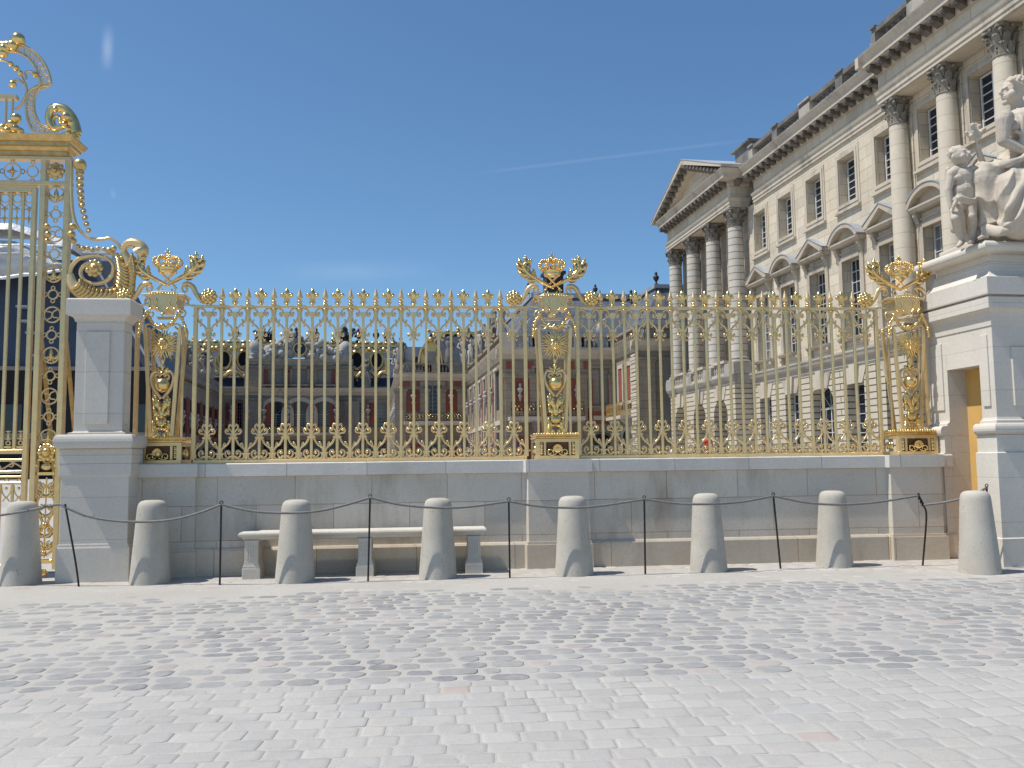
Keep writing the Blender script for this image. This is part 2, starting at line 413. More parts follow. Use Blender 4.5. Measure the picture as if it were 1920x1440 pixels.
# setts: rows of rounded stones, each its own tone
t = NT('sandstone_setts'); v,_ = t.obj(False)
at_ = t.n('ShaderNodeAttribute', attribute_name='tone')
n1 = t.noise(v, 9, 5, .7); n2 = t.noise(v, 55, 3, .6)
c = t.mix(t.math('MULTIPLY', t.ramp(n1,.35,.75), .5), at_.outputs['Color'], (.42,.41,.395))
c = t.mix(t.math('MULTIPLY', t.ramp(n2,.5,.8), .25), c, (.25,.25,.26))
c = t.mix(t.math('MULTIPLY', t.ramp(t.noise(v,.8,5),.42,.62), .38), c, (.43,.415,.385)); c = t.mix(t.math('MULTIPLY', t.ramp(t.noise(v,1.9,6,.75),.52,.70), .4), c, (.27,.26,.25)); c = t.mix(t.math('MULTIPLY', t.ramp(t.noise(v,90,2),.66,.74), .6), c, (.15,.145,.14))
M['setts'] = t.fin(c, .8, 0, t.bump(t.math('ADD', n1, t.math('MULTIPLY', n2, .5)), .5, .006), .35)
def setts():
    V, F, C = [], [], []
    rs = random.Random(5)
    ang = R(-1.6); ca, sa = math.cos(ang), math.sin(ang)
    y = GY0-.3
    while y < GY1-.02:
        far = y > 6.75
        rowd = (rs.uniform(.18,.24) if far else rs.uniform(.15,.205))
        x = GX0 + rs.uniform(-.3,0)
        gap = .032 if far else .009
        while x < GX1:
            L = rs.uniform(.19,.35) if far else rs.uniform(.15,.30)
            near_wall = y > 11.4
            hx, hy = (L-gap*rs.uniform(.5,1.5))/2, (rowd-gap*rs.uniform(.5,1.5))/2
            cx, cy = x+L/2, y+rowd/2 + rs.uniform(-.008,.008)
            x += L
            px, py = cx*ca-(cy-7)*sa, 7+cx*sa+(cy-7)*ca
            if not (GX0<px<GX1 and GY0<py<GY1): continue
            zt = .0056+rs.uniform(-.0022,.0016) if not far else .0085+rs.uniform(-.004,.003)
            tl, tm = [rs.uniform(-.012,.012)*(1 if far else .45) for _ in (0,1)]
            rc = min(hx,hy)*(rs.uniform(.5,.85) if far else rs.uniform(.12,.3))
            ry = rs.uniform(-.03,.03)
            base = len(V); rings = [(1.0,-.02),(.985,zt-.006),(.90,zt-.0012),(.62,zt)] if far else [(1.0,-.02),(.995,zt-.003),(.965,zt-.0004),(.7,zt)]
            outl = []
            for (qx,qy,a0) in ((1,1,0),(-1,1,90),(-1,-1,180),(1,-1,270)):
                for a in (12,78):
                    an = R(a0+a)
                    outl.append((qx*(hx-rc)+rc*math.cos(an)+rs.uniform(-.006,.006), qy*(hy-rc)+rc*math.sin(an)+rs.uniform(-.005,.005)))
            for (k,z) in rings:
                for (ox,oy) in outl:
                    ax, ay = ox*k, oy*k
                    gx, gy = ax*math.cos(ang+ry)-ay*math.sin(ang+ry), ax*math.sin(ang+ry)+ay*math.cos(ang+ry)
                    V.append((px+gx, py+gy, z+ax*tl+ay*tm))
            for r_ in range(3):
                for j in range(8):
                    F.append((base+r_*8+j, base+r_*8+(j+1)%8, base+(r_+1)*8+(j+1)%8, base+(r_+1)*8+j))
            F.append(tuple(base+24+j for j in range(8)))
            q = rs.random(); b = rs.uniform(.84,1.1) if far else rs.uniform(.91,1.06)
            if near_wall: col = (.44*b,.415*b,.38*b) if q<.7 else (.42*b,.35*b,.30*b)
            elif far: col = (.215*b,.215*b,.217*b) if q<.6 else (.30*b,.294*b,.283*b) if q<.92 else (.36*b,.31*b,.28*b) if q<.97 else (.205*b,.205*b,.21*b)
            else: col = (.375*b,.362*b,.338*b) if q<.55 else (.41*b,.39*b,.36*b) if q<.93 else (.41*b,.385*b,.35*b) if q<.97 else (.335*b,.33*b,.322*b) if q<.988 else (.38*b,.30*b,.26*b)
            C += [(*col,1)]*32
        y += rowd
    me = bpy.data.meshes.new('cobblestones'); me.from_pydata(V, [], F)
    me.polygons.foreach_set('use_smooth', [True]*len(F))
    ca_ = me.color_attributes.new('tone','FLOAT_COLOR','POINT')
    ca_.data.foreach_set('color', [q for c_ in C for q in c_])
    me.materials.append(M['setts'])
    o = bpy.data.objects.new('cobblestones', me); COL.objects.link(o); struct(o)
setts()

# ------------------------------------------------------------------ bollards
prof = [(.285,-.06),(.282,.0),(.272,.12),(.205,1.06),(.197,1.115),(.180,1.155),(.150,1.18),(.105,1.192),(.02,1.196)]
bl = [('leftmost tapered stone bollard, in front of the gilded gate',38,1096,940),
      ('tapered stone bollard in front of the panelled gate pillar',281,1094,938),
      ('tapered stone bollard in front of the left half of the stone bench',553,1091,937),
      ('tapered stone bollard in front of the right half of the stone bench',821,1084,934),
      ('tapered stone bollard below the crowned middle pier of the fence',1077,1078,930),
      ('tapered stone bollard third from the right, before bare wall',1329,1071,925),
      ('tapered stone bollard second from the right, beside the bent rusty stake',1565,1062,920),
      ('rightmost tapered stone bollard, before the statue pedestal',1838,1075,920)]
b0 = None; BOL = []
for i,(lab,px,py,ty) in enumerate(bl):
    p = gnd(px,py)
    h = (EYE - (CAM + ray(px,ty)*((p-CAM).dot(fw))).z); top = EYE - h
    if b0 is None:
        mb = MB(); mb.lathe(prof, 40); b0 = mb.build('stone_bollard', M['bollard']); o = b0
    else: o = b0.copy(); COL.objects.link(o)
    s_ = top/1.196
    o.location = p; o.scale = (.97+.03*random.random(),)*2+(s_,); o.rotation_euler = (random.uniform(-.012,.012),random.uniform(-.012,.012),random.uniform(0,6))
    tag(o, lab, 'bollard', 'stone bollards along the wall'); BOL.append((p, top))

# iron stakes and the rope between them
def stake(pts, lab, mt, loop=True, knots=(), zc=None):
    """pts: pixels from foot to head; the foot stands on the ground in front of the bollards"""
    foot = gnd(*pts[0])
    if zc is None: zc = (foot-CAM).dot(fw)
    else: foot = dep(*pts[0], zc); foot.z = 0
    P = [dep(px,py,zc)-foot for (px,py) in pts]
    mb = MB(); Q = [P[0]-Vector((0,0,.05))]+P if len(P)==2 else smooth_path([P[0]-Vector((0,0,.05))]+P, 6)
    mb.tube(Q, .0145, 6)
    o = mb.build('iron_stake', mt, loc=foot); tag(o, lab, 'iron stake', 'thin iron stakes holding the rope')
    if loop:
        e = MB(); e.tube([P[-1]+Vector((math.cos(a)*.022,0,.012+math.sin(a)*.022)) for a in [2*PI*k/12 for k in range(12)]], .007, 5, True)
        e.build('eyelet', mt, o)
    for (px,py,r) in knots:
        k = MB(); c = dep(px,py,zc)-foot; k.ball(c, r, 8, (1,.9,1.2)); k.build('knot', M['iron'], o)
    return foot, zc
BZ = [(b[0]-CAM).dot(fw) for b in BOL]
def mid(i): return BZ[i+1]-.229-.05
S1 = stake([(148,1102),(141,1050),(122,945)], 'leaning iron stake in front of the panelled gate pillar', M['iron'], False, zc=mid(0))
S2 = stake([(412,1099),(415,944)], 'straight iron stake just left of the stone bench', M['iron'], zc=mid(1))
S3 = stake([(690,1092),(694,932)], 'straight iron stake in front of the middle bench leg', M['iron'], zc=mid(2))
S4 = stake([(956,1087),(954,938)], 'straight iron stake just right of the stone bench', M['iron'], zc=mid(3))
S5 = stake([(1210,1080),(1208,934)], 'straight iron stake between the two bollards right of centre', M['iron'], zc=mid(4))
S6 = stake([(1464,1071),(1450,928)], 'slightly leaning iron stake between the two bollards left of the bent stake', M['iron'], zc=mid(5))
S7 = stake([(1730,1061),(1737,972),(1732,948),(1722,928)], 'bent rusty stake with black knots beside the statue pedestal', M['rustiron'], False,
           [(1722,927,.022),(1724,934,.024),(1727,941,.024),(1730,947,.02)])
S8 = stake([(1852,1067),(1850,912)], 'stake with hooked top behind the rightmost bollard', M['iron'], True)
BX = [38,281,553,821,1077,1329,1565]
def rope(pix, Sa, Sb, lab, knots=()):
    n = len(pix); x0, x1 = pix[0][0], pix[-1][0]
    bi = [i for i,b in enumerate(BX) if x0 < b < x1]
    def zd(px):
        if not bi: return Sa[1]+(Sb[1]-Sa[1])*(px-x0)/(x1-x0)
        xb = BX[bi[0]]; zb = (BOL[bi[0]][0]-CAM).dot(fw)-.229
        return Sa[1]+(zb-Sa[1])*(px-x0)/(xb-x0) if px < xb else zb+(Sb[1]-zb)*(px-xb)/(x1-xb)
    pts = [dep(px,py, zd(px)) for (px,py) in pix]
    o0 = pts[0]; P = smooth_path([p-o0 for p in pts], 8)
    mb = MB(); mb.tube(P, .0175, 7)
    # the lay of the rope: a strand wound round it
    o = mb.build('rope', M['cable'], loc=o0); tag(o, lab, 'rope', 'rope spans strung between the iron stakes')
    for (px,py,r,l) in knots:
        k = MB(); c = dep(px,py, zd(px))-o0
        for q in (-l,-l*.3,l*.4,l): k.ball(c+Vector((q,0,-q*.12)), r*random.uniform(.8,1.1), 7)
        k.build('splice', M['cable'], o)
SL = stake([(-186,1104),(-190,948)], 'iron stake beyond the left edge, in front of the gate', M['iron'], zc=S1[1]+.05)
rope([(-190,952),(-120,972),(-60,972),(0,966),(60,956),(108,946),(122,951)], SL, S1, 'spliced rope crossing the leftmost bollard', [(58,956,.018,.04),(90,949,.021,.05)])
rope([(122,951),(165,968),(220,977),(280,978),(330,973),(375,961),(415,946)], S1, S2, 'rope sagging across the bollard in front of the gate pillar', [(166,968,.019,.06)])
rope([(415,946),(470,958),(530,962),(590,959),(640,949),(694,933)], S2, S3, 'rope sagging across the bollard at the left half of the bench')
rope([(694,933),(750,946),(820,952),(880,950),(954,940)], S3, S4, 'rope sagging across the bollard at the right half of the bench')
rope([(954,940),(1010,949),(1075,952),(1130,948),(1208,936)], S4, S5, 'rope sagging across the bollard below the middle pier')
rope([(1208,936),(1270,944),(1330,945),(1390,941),(1450,930)], S5, S6, 'rope sagging across the bollard third from the right')
rope([(1450,930),(1510,942),(1565,946),(1620,944),(1670,938),(1722,929)], S6, S7, 'rope sagging from the slightly leaning stake to the knotted rusty stake')
rope([(1731,947),(1770,942),(1805,934),(1832,924),(1850,914)], S7, S8, 'short rope running up behind the rightmost bollard')
# ------------------------------------------------------------------ low wall under the railing
WY, PY_, CT = 13.6, 13.52, 1.675       # wall face, pier face, coping top
Xl = at(240,950,WY).x; Xr = at(1788,950,WY).x
piers = [(at(a,950,PY_).x, at(b,950,PY_).x) for a,b in ((244,365),(991,1106),(1673,1768))]
wl = thing('low_stone_wall', 'long low pale limestone wall with coping, carrying the gilded railing', 'wall', ((Xl+Xr)/2, WY, 0))
ox = (Xl+Xr)/2
mb = MB(); mb.box(Xl-ox, Xr-ox, 0, .80, -.1, 1.475)
mb.build('wall_face', M['wall'], wl, .006)
mb = MB(); mb.prism([(-.055,-.1),(.6,-.1),(.6,.415),(-.004,.415),(-.022,.40),(-.034,.405),(-.055,.372)], 'x', Xl-ox, Xr-ox)
mb.build('plinth', M['plinth'], wl)
cop = [(-.055,1.475),(-.055,CT-.016),(-.034,CT),(.86,CT),(.86,1.475)]
mb = MB(); mb.prism(cop, 'x', Xl-ox, Xr-ox); mb.build('coping', M['coping'], wl)
for (a,b) in piers:
    mb = MB(); e = .03
    mb.prism([(a-ox,-.078),(b-ox,-.078),(b-ox,.1),(a-ox-e,.1),(a-ox-e,-.004)], 'z', .41, 1.475)
    o = mb.build('wall_pier', M['wall'], wl)
    mb = MB(); mb.prism([(a-ox-.035,-.135),(b-ox+.035,-.135),(b-ox+.035,0),(a-ox-.035-e,0),(a-ox-.035-e,-.058)], 'z', -.1, .372)
    mb.prism([(a-ox-.018,-.10),(b-ox+.018,-.10),(b-ox+.018,0),(a-ox-.018-e,0),(a-ox-.018-e,-.02)], 'z', .3725, .412)
    mb.build('pier_plinth', M['plinth'], wl)
    mb = MB(); mb.prism([(a-ox-.04,-.135),(b-ox+.04,-.135),(b-ox+.04,.84),(a-ox-.04-e,.84),(a-ox-.04-e,-.055)], 'z', 1.4765, CT-.012)
    mb.prism([(a-ox-.03,-.122),(b-ox+.03,-.122),(b-ox+.03,.83),(a-ox-.03-e,.83),(a-ox-.03-e,-.05)], 'z', CT-.0125, CT+.003)
    mb.build('pier_coping', M['coping'], wl)

# ------------------------------------------------------------------ stone bench
bx0, bx1 = at(452,996,13.2).x, at(910,990,13.2).x
bz = at(680,993,13.2).z
bn = thing('stone_bench', 'long pale stone bench on three carved feet against the wall', 'bench', ((bx0+bx1)/2, 13.3, 0))
hw = (bx1-bx0)/2
mb = MB(); mb.sweep(-hw, hw, -.22, .20, [(-.05,bz-.115),(-.04,bz-.10),(-.03,bz-.075),(0,bz-.065),(.014,bz-.045),(.014,bz-.03),(.004,bz-.006),(-.02,bz)], (1,1,1,1))
mb.build('seat', M['bench'], bn, .006)
for px in (471,684,889):
    x = at(px,1040,13.1).x - (bx0+bx1)/2; zt = bz-.1155
    mb = MB()
    pr = [(.128,-.05),(.128,.14),(.118,.165),(.122,.18),(.108,.20),(.100,.235),(.096,.26),(.096,zt-.03),(.104,zt-.025),(.104,zt)]
    mb.sweep(x, x, -.17, .15, [(r,z) for r,z in pr], (1,1,.25,.25))
    lg = mb.build('leg', M['bench'], bn, .005)
    mb = MB()
    for q in (-.055,-.018,.018,.055): mb.box(x+q-.011, x+q+.011, -.200, -.192, .29, zt-.07)
    mb.build('fluting', M['bench'], lg, .003)

# ------------------------------------------------------------------ gate pillar (left)
Yp = 13.20
sx0, sx1 = at(141,700,Yp).x, at(231,700,Yp).x; pc = (sx0+sx1)/2; sh = (sx1-sx0)/2
def pz(y, x=186, Y=Yp): return at(x,y,Y).z
gp = thing('gate_pillar', 'pale stone gate pillar with raised panel and square cap, left end of the wall', 'gate pillar', (pc, Yp, 0))
d0, d1 = 0, .34
bw = (at(240,950,Yp-.05).x-at(112,950,Yp-.05).x)/2
mb = MB(); mb.sweep(-sh, sh, d0, d1, [(bw-sh+.035,-.1),(bw-sh+.035,pz(1027)),(bw-sh+.016,pz(1024)),(bw-sh+.016,pz(1021)),(bw-sh,pz(1018)),(bw-sh,pz(895)),(bw-sh+.03,pz(890)),(bw-sh+.03,pz(871)),(bw-sh+.024,pz(869))], (1,1,.35,1.5))
mb.build('base', M['pillar'], gp, .005)
z0 = pz(869)+.001
mb = MB(); mb.sweep(-sh, sh, d0, d1, [(.17,z0),(.17,pz(843)),(.155,pz(841))], (1,1,.35,.6))
mb.build('base_block', M['pillar'], gp, .004)
tz0, tz1 = pz(841)+.001, pz(815)
mb = MB(); pr = [(.15,tz0)]+[(.165+.05*math.sin(a), (tz0+tz1)/2-(tz1-tz0)/2*math.cos(a)) for a in [PI*k/8 for k in range(9)]]+[(.06,tz1+.002),(.06,tz1+.03),(.035,tz1+.034)]+[(.035-.035*math.sin(a), tz1+.034+.03*(1-math.cos(a))) for a in (.5,1.0,1.57)]
mb.sweep(-sh, sh, d0, d1, pr, (1,1,.8,.8)); tor = mb.build('torus_moulding', M['pillar'], gp)
zs = tz1+.064; zc0 = pz(604)
mb = MB(); mb.sweep(-sh, sh, d0, d1, [(0,zs+.001),(0,zc0)]); mb.build('shaft', M['pillar'], gp, .004)
mb = MB(); px0, px1 = at(161,700,Yp).x-pc, at(205,700,Yp).x-pc
mb.box(px0, px1, -.028, .05, pz(795), pz(622)); mb.build('front_panel', M['pillar'], gp, .004)
mb = MB(); mb.box(sh-.01, sh+.022, .09, .26, pz(795), pz(622)); mb.build('side_panel', M['pillar'], gp, .004)
ch = (at(243,575,Yp-.12).x-at(122,575,Yp-.12).x)/2-sh
zc1, zc2 = pz(590,186,Yp-.12), pz(561,186,Yp-.12)
mb = MB(); mb.sweep(-sh, sh, d0, d1, [(0,zc0+.001),(.02,zc0+.006)]+[(.02+(ch-.05)*(1-math.cos(a)), zc0+.006+(zc1-zc0-.012)*math.sin(a)) for a in (.3,.6,.9,1.2,1.57)]+[(ch-.02,zc1),(ch,zc1+.004),(ch,zc2),(ch-.02,zc2+.02)], (1,1,1,1))
mb.build('cap', M['pillar'], gp)

# ------------------------------------------------------------------ statue pedestal (right), in palace axes
PU0, PV0, PV1, PU1 = 9.36, 11.88, 13.50, 11.45
N0, N1, ND, NZ = 12.20, 12.97, .33, 3.05
pd = thing('statue_pedestal', 'tall pale stone pedestal with a narrow ochre niche, carrying the seated statue', 'pedestal', (0,0,0), PHI)
def cz(a, n=8): return [PI*k/n for k in range(n+1)]
base = [(.17,-.1),(.17,.42),(.15,.435),(.15,1.685),(.12,1.70)]
blk = [(.115,1.701),(.115,1.955),(.105,1.962)]
torp = [(.10,1.963)]+[(.115+.06*math.sin(a), 2.05-.085*math.cos(a)) for a in cz(0)]+[(.05,2.137),(.05,2.175),(.03,2.18),(.012,2.195),(0,2.23)]
shf = [(0,2.231),(0,3.62)]
cap = [(0,3.621),(.015,3.63)]+[(.015+.09*(1-math.cos(a)),3.63+.25*math.sin(a)) for a in (.3,.6,.9,1.2,1.57)]+[(.12,3.885),(.12,4.05),(.05,4.055),(.05,4.085),(.13,4.09),(.135,4.11)]
topb = [(.13,4.111),(.13,4.36),(.10,4.37)]+[(.10-.24*math.sin(a),4.37+.30*(1-math.cos(a))) for a in (.25,.5,.75,1.0,1.25,1.5)]+[(-.16,4.66),(-.16,4.775)]
slab = [(-.10,4.776)]+[(.02+.075*math.sin(a),4.86-.08*math.cos(a)) for a in cz(0)]+[(.0,4.945)]
def part(nm, pr, split=True, mt='ped', bev=.004):
    mb = MB()
    if split:
        mb.sweep(PU0, PU1, PV0, N0, pr, (1,1,1,0)); mb.sweep(PU0, PU1, N1, PV1, pr, (1,1,0,1))
        z0_, z1_ = pr[0][1], pr[-1][1]
        mb.box(PU0+ND, PU1-.02, N0, N1, z0_, z1_)
    else: mb.sweep(PU0, PU1, PV0, PV1, pr)
    return mb.build(nm, M[mt], pd, 0)
part('base', base); part('base_block', blk); part('torus_moulding', torp)
sf = part('shaft', [(0,2.231),(0,NZ)])
mb = MB(); mb.sweep(PU0, PU1, PV0, PV1, [(0,NZ+.001),(0,3.62)]); mb.build('lintel', M['ped'], pd)
part('cap', cap, False); part('plinth_block', topb, False); part('top_slab', slab, False)
mb = MB(); mb.box(PU0+ND-.004, PU0+ND-.001, N0, N1, 0, NZ); mb.build('niche_back', M['ochre'], pd)
mb = MB()
mb.box(PU0-.024, PU0+.05, PV0+.10, N0-.06, 2.40, 3.50); mb.build('side_panel', M['ped'], pd, .004)
mb = MB(); mb.box(PU0-.024, PU0+.05, N1+.10, PV1-.12, 2.40, 3.50); mb.build('side_panel', M['ped'], pd, .004)
mb = MB(); mb.box(PU0+.30, PU1-.30, PV0-.03, PV0+.05, 2.40, 3.30); mb.build('front_panel', M['ped'], pd, .005)

# ------------------------------------------------------------------ figures grown as one skin
def grow(elems, name, mt, parent, voxel, smooth=6):
    mb = MB()
    for e in elems:
        if e[0]=='c':
            _,a,b,ra,rb = e[:5]; a = Vector(a); b = Vector(b); n=6
            mb.tube([a.lerp(b,i/n) for i in range(n+1)], [ra+(rb-ra)*i/n for i in range(n+1)], 12)
            mb.ball(a, ra*.99, 12); mb.ball(b, rb*.99, 12)
        elif e[0]=='b': mb.ball(e[1], e[2], 14, e[3] if len(e)>3 else (1,1,1))
        elif e[0]=='p':
            P = smooth_path(e[1], 5); rr = e[2]; k = len(P)
            rad = [rr]*k if not isinstance(rr,(list,tuple)) else [rr[0]+(rr[1]-rr[0])*i/(k-1) for i in range(k)]
            mb.tube(P, rad, 8); mb.ball(P[0], rad[0], 8); mb.ball(P[-1], rad[-1], 8)
        elif e[0]=='x': mb.box(*e[1])
    o = mb.build(name, mt, None)
    r_ = o.modifiers.new('r','REMESH'); r_.mode = 'VOXEL'; r_.voxel_size = voxel; r_.adaptivity = 0
    if smooth:
        sm = o.modifiers.new('s','SMOOTH'); sm.factor = .5; sm.iterations = smooth
    bpy.context.view_layer.update()
    me = bpy.data.meshes.new_from_object(o.evaluated_get(bpy.context.evaluated_depsgraph_get()))
    me.name = name; o.modifiers.clear(); old = o.data; o.data = me; bpy.data.meshes.remove(old)
    me.polygons.foreach_set('use_smooth', [True]*len(me.polygons)); me.materials.clear(); me.materials.append(mt)
    if parent: o.parent = parent
    return o
sg0 = Vector((10.1*math.cos(PHI)-12.6*math.sin(PHI), 10.1*math.sin(PHI)+12.6*math.cos(PHI), 4.945))
sg = thing('statue_group', 'carved stone group of a draped seated woman and a standing naked boy on the pedestal', 'statue', sg0)
def J(px, py, zc): return dep(px,py,zc)-sg0
k = .0083
# --- boy
Z = 13.72
hd = J(1799,292,Z)
def off(p, dx, dy, dz, s=1.0): return p+Vector((dx,dy,dz))*s
boy = [('b',hd,.142,(.90,1.0,1.06)),('b',off(hd,.028,-.055,-.062),.098,(.95,.95,.95)),
 ('b',off(hd,-.01,.03,.05),.142,(.98,1.05,.85)),
 ('p',[off(hd,.050,-.140,.022),off(hd,.062,-.165,-.018)],(.016,.027)),
 ('b',off(hd,.052,-.138,-.062),.026,(1.25,.7,.38)),('b',off(hd,.050,-.134,-.080),.026,(1.1,.7,.42)),('b',off(hd,.044,-.118,-.122),.036,(1,.8,.8)),
 ('b',off(hd,.100,-.095,-.050),.040),('b',off(hd,-.022,-.122,-.050),.042),
 ('b',off(hd,.0,-.132,.040),.022,(1.7,.6,.42)),('b',off(hd,.098,-.112,.042),.020,(1.5,.6,.42)),
 ('b',off(hd,.006,-.131,.012),.015,(1.2,.7,.8)),('b',off(hd,.092,-.114,.014),.015,(1.2,.7,.8)),
 ('b',off(hd,-.128,-.02,-.03),.032,(.5,.9,1.25)),
 ('c',J(1802,307,Z+.02),J(1805,321,Z+.02),.060,.085),
 ('b',J(1807,331,Z),.185,(1.08,.74,.80)),('b',J(1799,333,Z-.085),.080,(1.1,.55,.62)),('b',J(1814,332,Z-.085),.080,(1.1,.55,.62)),
 ('b',J(1807,345,Z),.165,(.98,.78,.85)),('b',J(1807,356,Z-.025),.152,(1.04,.86,.95)),('b',J(1808,367,Z),.175,(1.06,.82,.72)),
 ('c',J(1792,321,Z),J(1784,326,Z-.02),.085,.082),('c',J(1784,326,Z-.02),J(1778,356,Z-.02),.075,.058),('c',J(1778,356,Z-.02),J(1783,387,Z-.05),.056,.038),
 ('c',J(1822,321,Z),J(1830,319,Z-.02),.085,.08),('c',J(1830,319,Z-.02),J(1841,304,Z-.05),.072,.055),('c',J(1841,304,Z-.05),J(1834,279,Z-.10),.053,.038),
 ('c',J(1797,374,Z),J(1792,408,Z-.12),.120,.080),('b',J(1792,409,Z-.15),.066),('c',J(1792,408,Z-.12),J(1797,428,Z),.076,.080),('c',J(1797,428,Z),J(1803,452,Z),.076,.044),('c',J(1803,455,Z),J(1797,461,Z-.20),.046,.034),
 ('c',J(1818,374,Z),J(1821,405,Z-.08),.124,.082),('b',J(1821,406,Z-.11),.066),('c',J(1821,405,Z-.08),J(1824,424,Z+.02),.078,.082),('c',J(1824,424,Z+.02),J(1825,446,Z+.02),.078,.044),('c',J(1825,449,Z+.02),J(1818,454,Z-.18),.046,.034),
]
for q in range(30):   # curls
    a = q*2.4; e = .30+.72*(q/30)
    boy.append(('b', off(hd, .128*math.cos(a)*math.sin(e*1.5)-.012, .118*math.sin(a)*math.sin(e*1.5)+.035, .02+.132*math.cos(e*1.5)), .033))
for (hp, dirs) in ((J(1784,388,Z-.05), ((-.03,-.02,-.09),(-.012,-.035,-.10),(.008,-.035,-.10),(.026,-.03,-.085))), (J(1834,278,Z-.10), ((-.04,-.02,.055),(-.02,-.045,.06),(.008,-.05,.055),(.03,-.035,.045)))):
    boy.append(('b',hp,.048,(1,.7,1.1)))
    for dx,dy,dz in dirs: boy.append(('p',[hp+Vector((dx*.3,dy*.4,dz*.3)), hp+Vector((dx*.8,dy*1.1,dz*.75)), hp+Vector((dx,dy*.9,dz))], (.019,.014)))
    boy.append(('p',[hp+Vector((.035,-.02,0)), hp+Vector((.055,-.05,dirs[0][2]*.3))], (.02,.015)))
grow(boy, 'boy_figure', M['statue'], sg, .0095, 2)
# sash, drapery behind him, plume in his hand
sash = [('p',[J(1790,374,Z-.16),J(1800,369,Z-.24),J(1814,374,Z-.24),J(1828,374,Z-.14),J(1838,360,Z)], (.038,.032)),
        ('p',[J(1797,371,Z-.25),J(1811,380,Z-.24),J(1830,378,Z-.12)], .028), ('p',[J(1795,373,Z-.2),J(1789,386,Z-.2),J(1786,398,Z-.14)], (.035,.02)),
        ('p',[J(1778,318,Z+.12),J(1777,345,Z+.14),J(1781,372,Z+.12),J(1785,400,Z+.1)], (.05,.04)), ('p',[J(1784,330,Z+.16),J(1788,380,Z+.18),J(1790,430,Z+.16)], .07)]
grow(sash, 'boy_drapery', M['statue'], sg, .013, 3)
plume = []
hp = J(1832,266,Z-.12)
plume.append(('p',[J(1834,284,Z-.1),hp,J(1829,250,Z-.12)], (.022,.03)))
rp = random.Random(4)
for q in range(16):
    a = R(rp.uniform(20,165)); l = rp.uniform(.10,.24); y_ = rp.uniform(-.07,.05)
    c0 = hp+Vector((-.03+.06*math.cos(a),y_*.4,.05)); c1 = hp+Vector((-.03+l*math.cos(a)*.7,y_,.06+l*math.sin(a)))
    plume.append(('p',[c0,c0.lerp(c1,.55)+Vector((rp.uniform(-.03,.03),0,.02)),c1],(.030,.020))); plume.append(('b',c1+Vector((rp.uniform(-.02,.02),-.02,-.01)),rp.uniform(.022,.036)))
grow(plume, 'carved_plume', M['statue'], sg, .013, 2)
# --- woman
Zw = 13.75
h = J(1899,172,Zw)
def off(p, dx, dy, dz, s=1.08): return p+Vector((dx,dy,dz))*s
wom = [('b',h,.17,(1.0,.88,1.18)),('b',off(h,-.045,-.01,-.08),.125,(1.0,.88,1.0)),
 ('b',off(h,.06,.0,.05),.17,(1.0,.95,.95)),
 ('p',[off(h,-.160,0,.055),off(h,-.196,0,-.02),off(h,-.165,0,-.045)], (.018,.032)),
 ('b',off(h,-.158,0,-.085),.030,(.8,1.3,.45)),('b',off(h,-.153,0,-.112),.030,(.8,1.2,.45)),('b',off(h,-.128,0,-.17),.052,(.9,.9,.85)),
 ('b',off(h,-.145,-.05,.035),.035,(.6,1.3,.45)),('b',off(h,-.145,.05,.035),.035,(.6,1.3,.45)),('b',off(h,-.08,-.10,-.07),.06),
 ('c',off(h,.055,0,-.17),J(1912,214,Zw),.098,.12),
 ('b',J(1912,232,Zw),.30,(.95,1.15,.80)),('b',J(1900,238,Zw-.20),.125,(1,1,.95)),('b',J(1897,238,Zw+.12),.125,(1,1,.95)),
 ('b',J(1916,262,Zw),.26,(.95,1.0,1.0)),('b',J(1920,290,Zw),.27,(1,1.05,.9)),
 ('b',J(1885,222,Zw-.30),.13,(1,1,.95)),('c',J(1882,226,Zw-.32),J(1881,262,Zw-.36),.118,.088),('c',J(1881,264,Zw-.36),J(1920,284,Zw-.40),.086,.060),
 ('b',J(1928,287,Zw-.40),.07,(1.2,.7,.7)),
 ('b',J(1935,222,Zw+.25),.13),('c',J(1935,224,Zw+.25),J(1950,270,Zw+.2),.11,.085),('c',J(1950,270,Zw+.2),J(1968,240,Zw),.08,.058),
]
hb = J(1928,287,Zw-.40)
for i,(dx,dz) in enumerate(((.16,.03),(.175,.0),(.17,-.03),(.15,-.055))):
    wom.append(('p',[hb+Vector((.04,-.03,dz*.6)),hb+Vector((dx*.65,-.05,dz)),hb+Vector((dx,-.02,dz-.03))],(.02,.014)))
for q in range(48):
    a = q*2.4; e = q/48
    wom.append(('b', off(h, .055+.162*math.cos(a)*math.sin(.5+e), .15*math.sin(a)*math.sin(.5+e), .05+.175*math.cos(.5+e)), .034))
for q in range(9):
    a = R(150+q*30); wom.append(('b', off(h,-.12+.03*q, -.15+.002*q,.10-.012*q), .034))
grow(wom, 'woman_figure', M['statue'], sg, .0105, 2)
bod = [('p',[J(1908,206,Zw-.14),J(1916,226,Zw-.30),J(1918,252,Zw-.30),J(1912,284,Zw-.26)],(.035,.05)),('p',[J(1904,246,Zw-.30),J(1916,250,Zw-.31),J(1932,244,Zw-.26)],.03),('p',[J(1898,262,Zw-.16),J(1912,270,Zw-.28),J(1930,266,Zw-.26)],.032),('p',[J(1895,282,Zw-.2),J(1910,288,Zw-.3),J(1930,284,Zw-.3)],.04),('p',[J(1918,208,Zw),J(1930,230,Zw-.2),J(1938,262,Zw-.2)],.045),('p',[J(1893,270,Zw-.1),J(1896,288,Zw-.2),J(1906,304,Zw-.3)],.045)]
grow(bod, 'woman_bodice', M['statue'], sg, .013, 2)
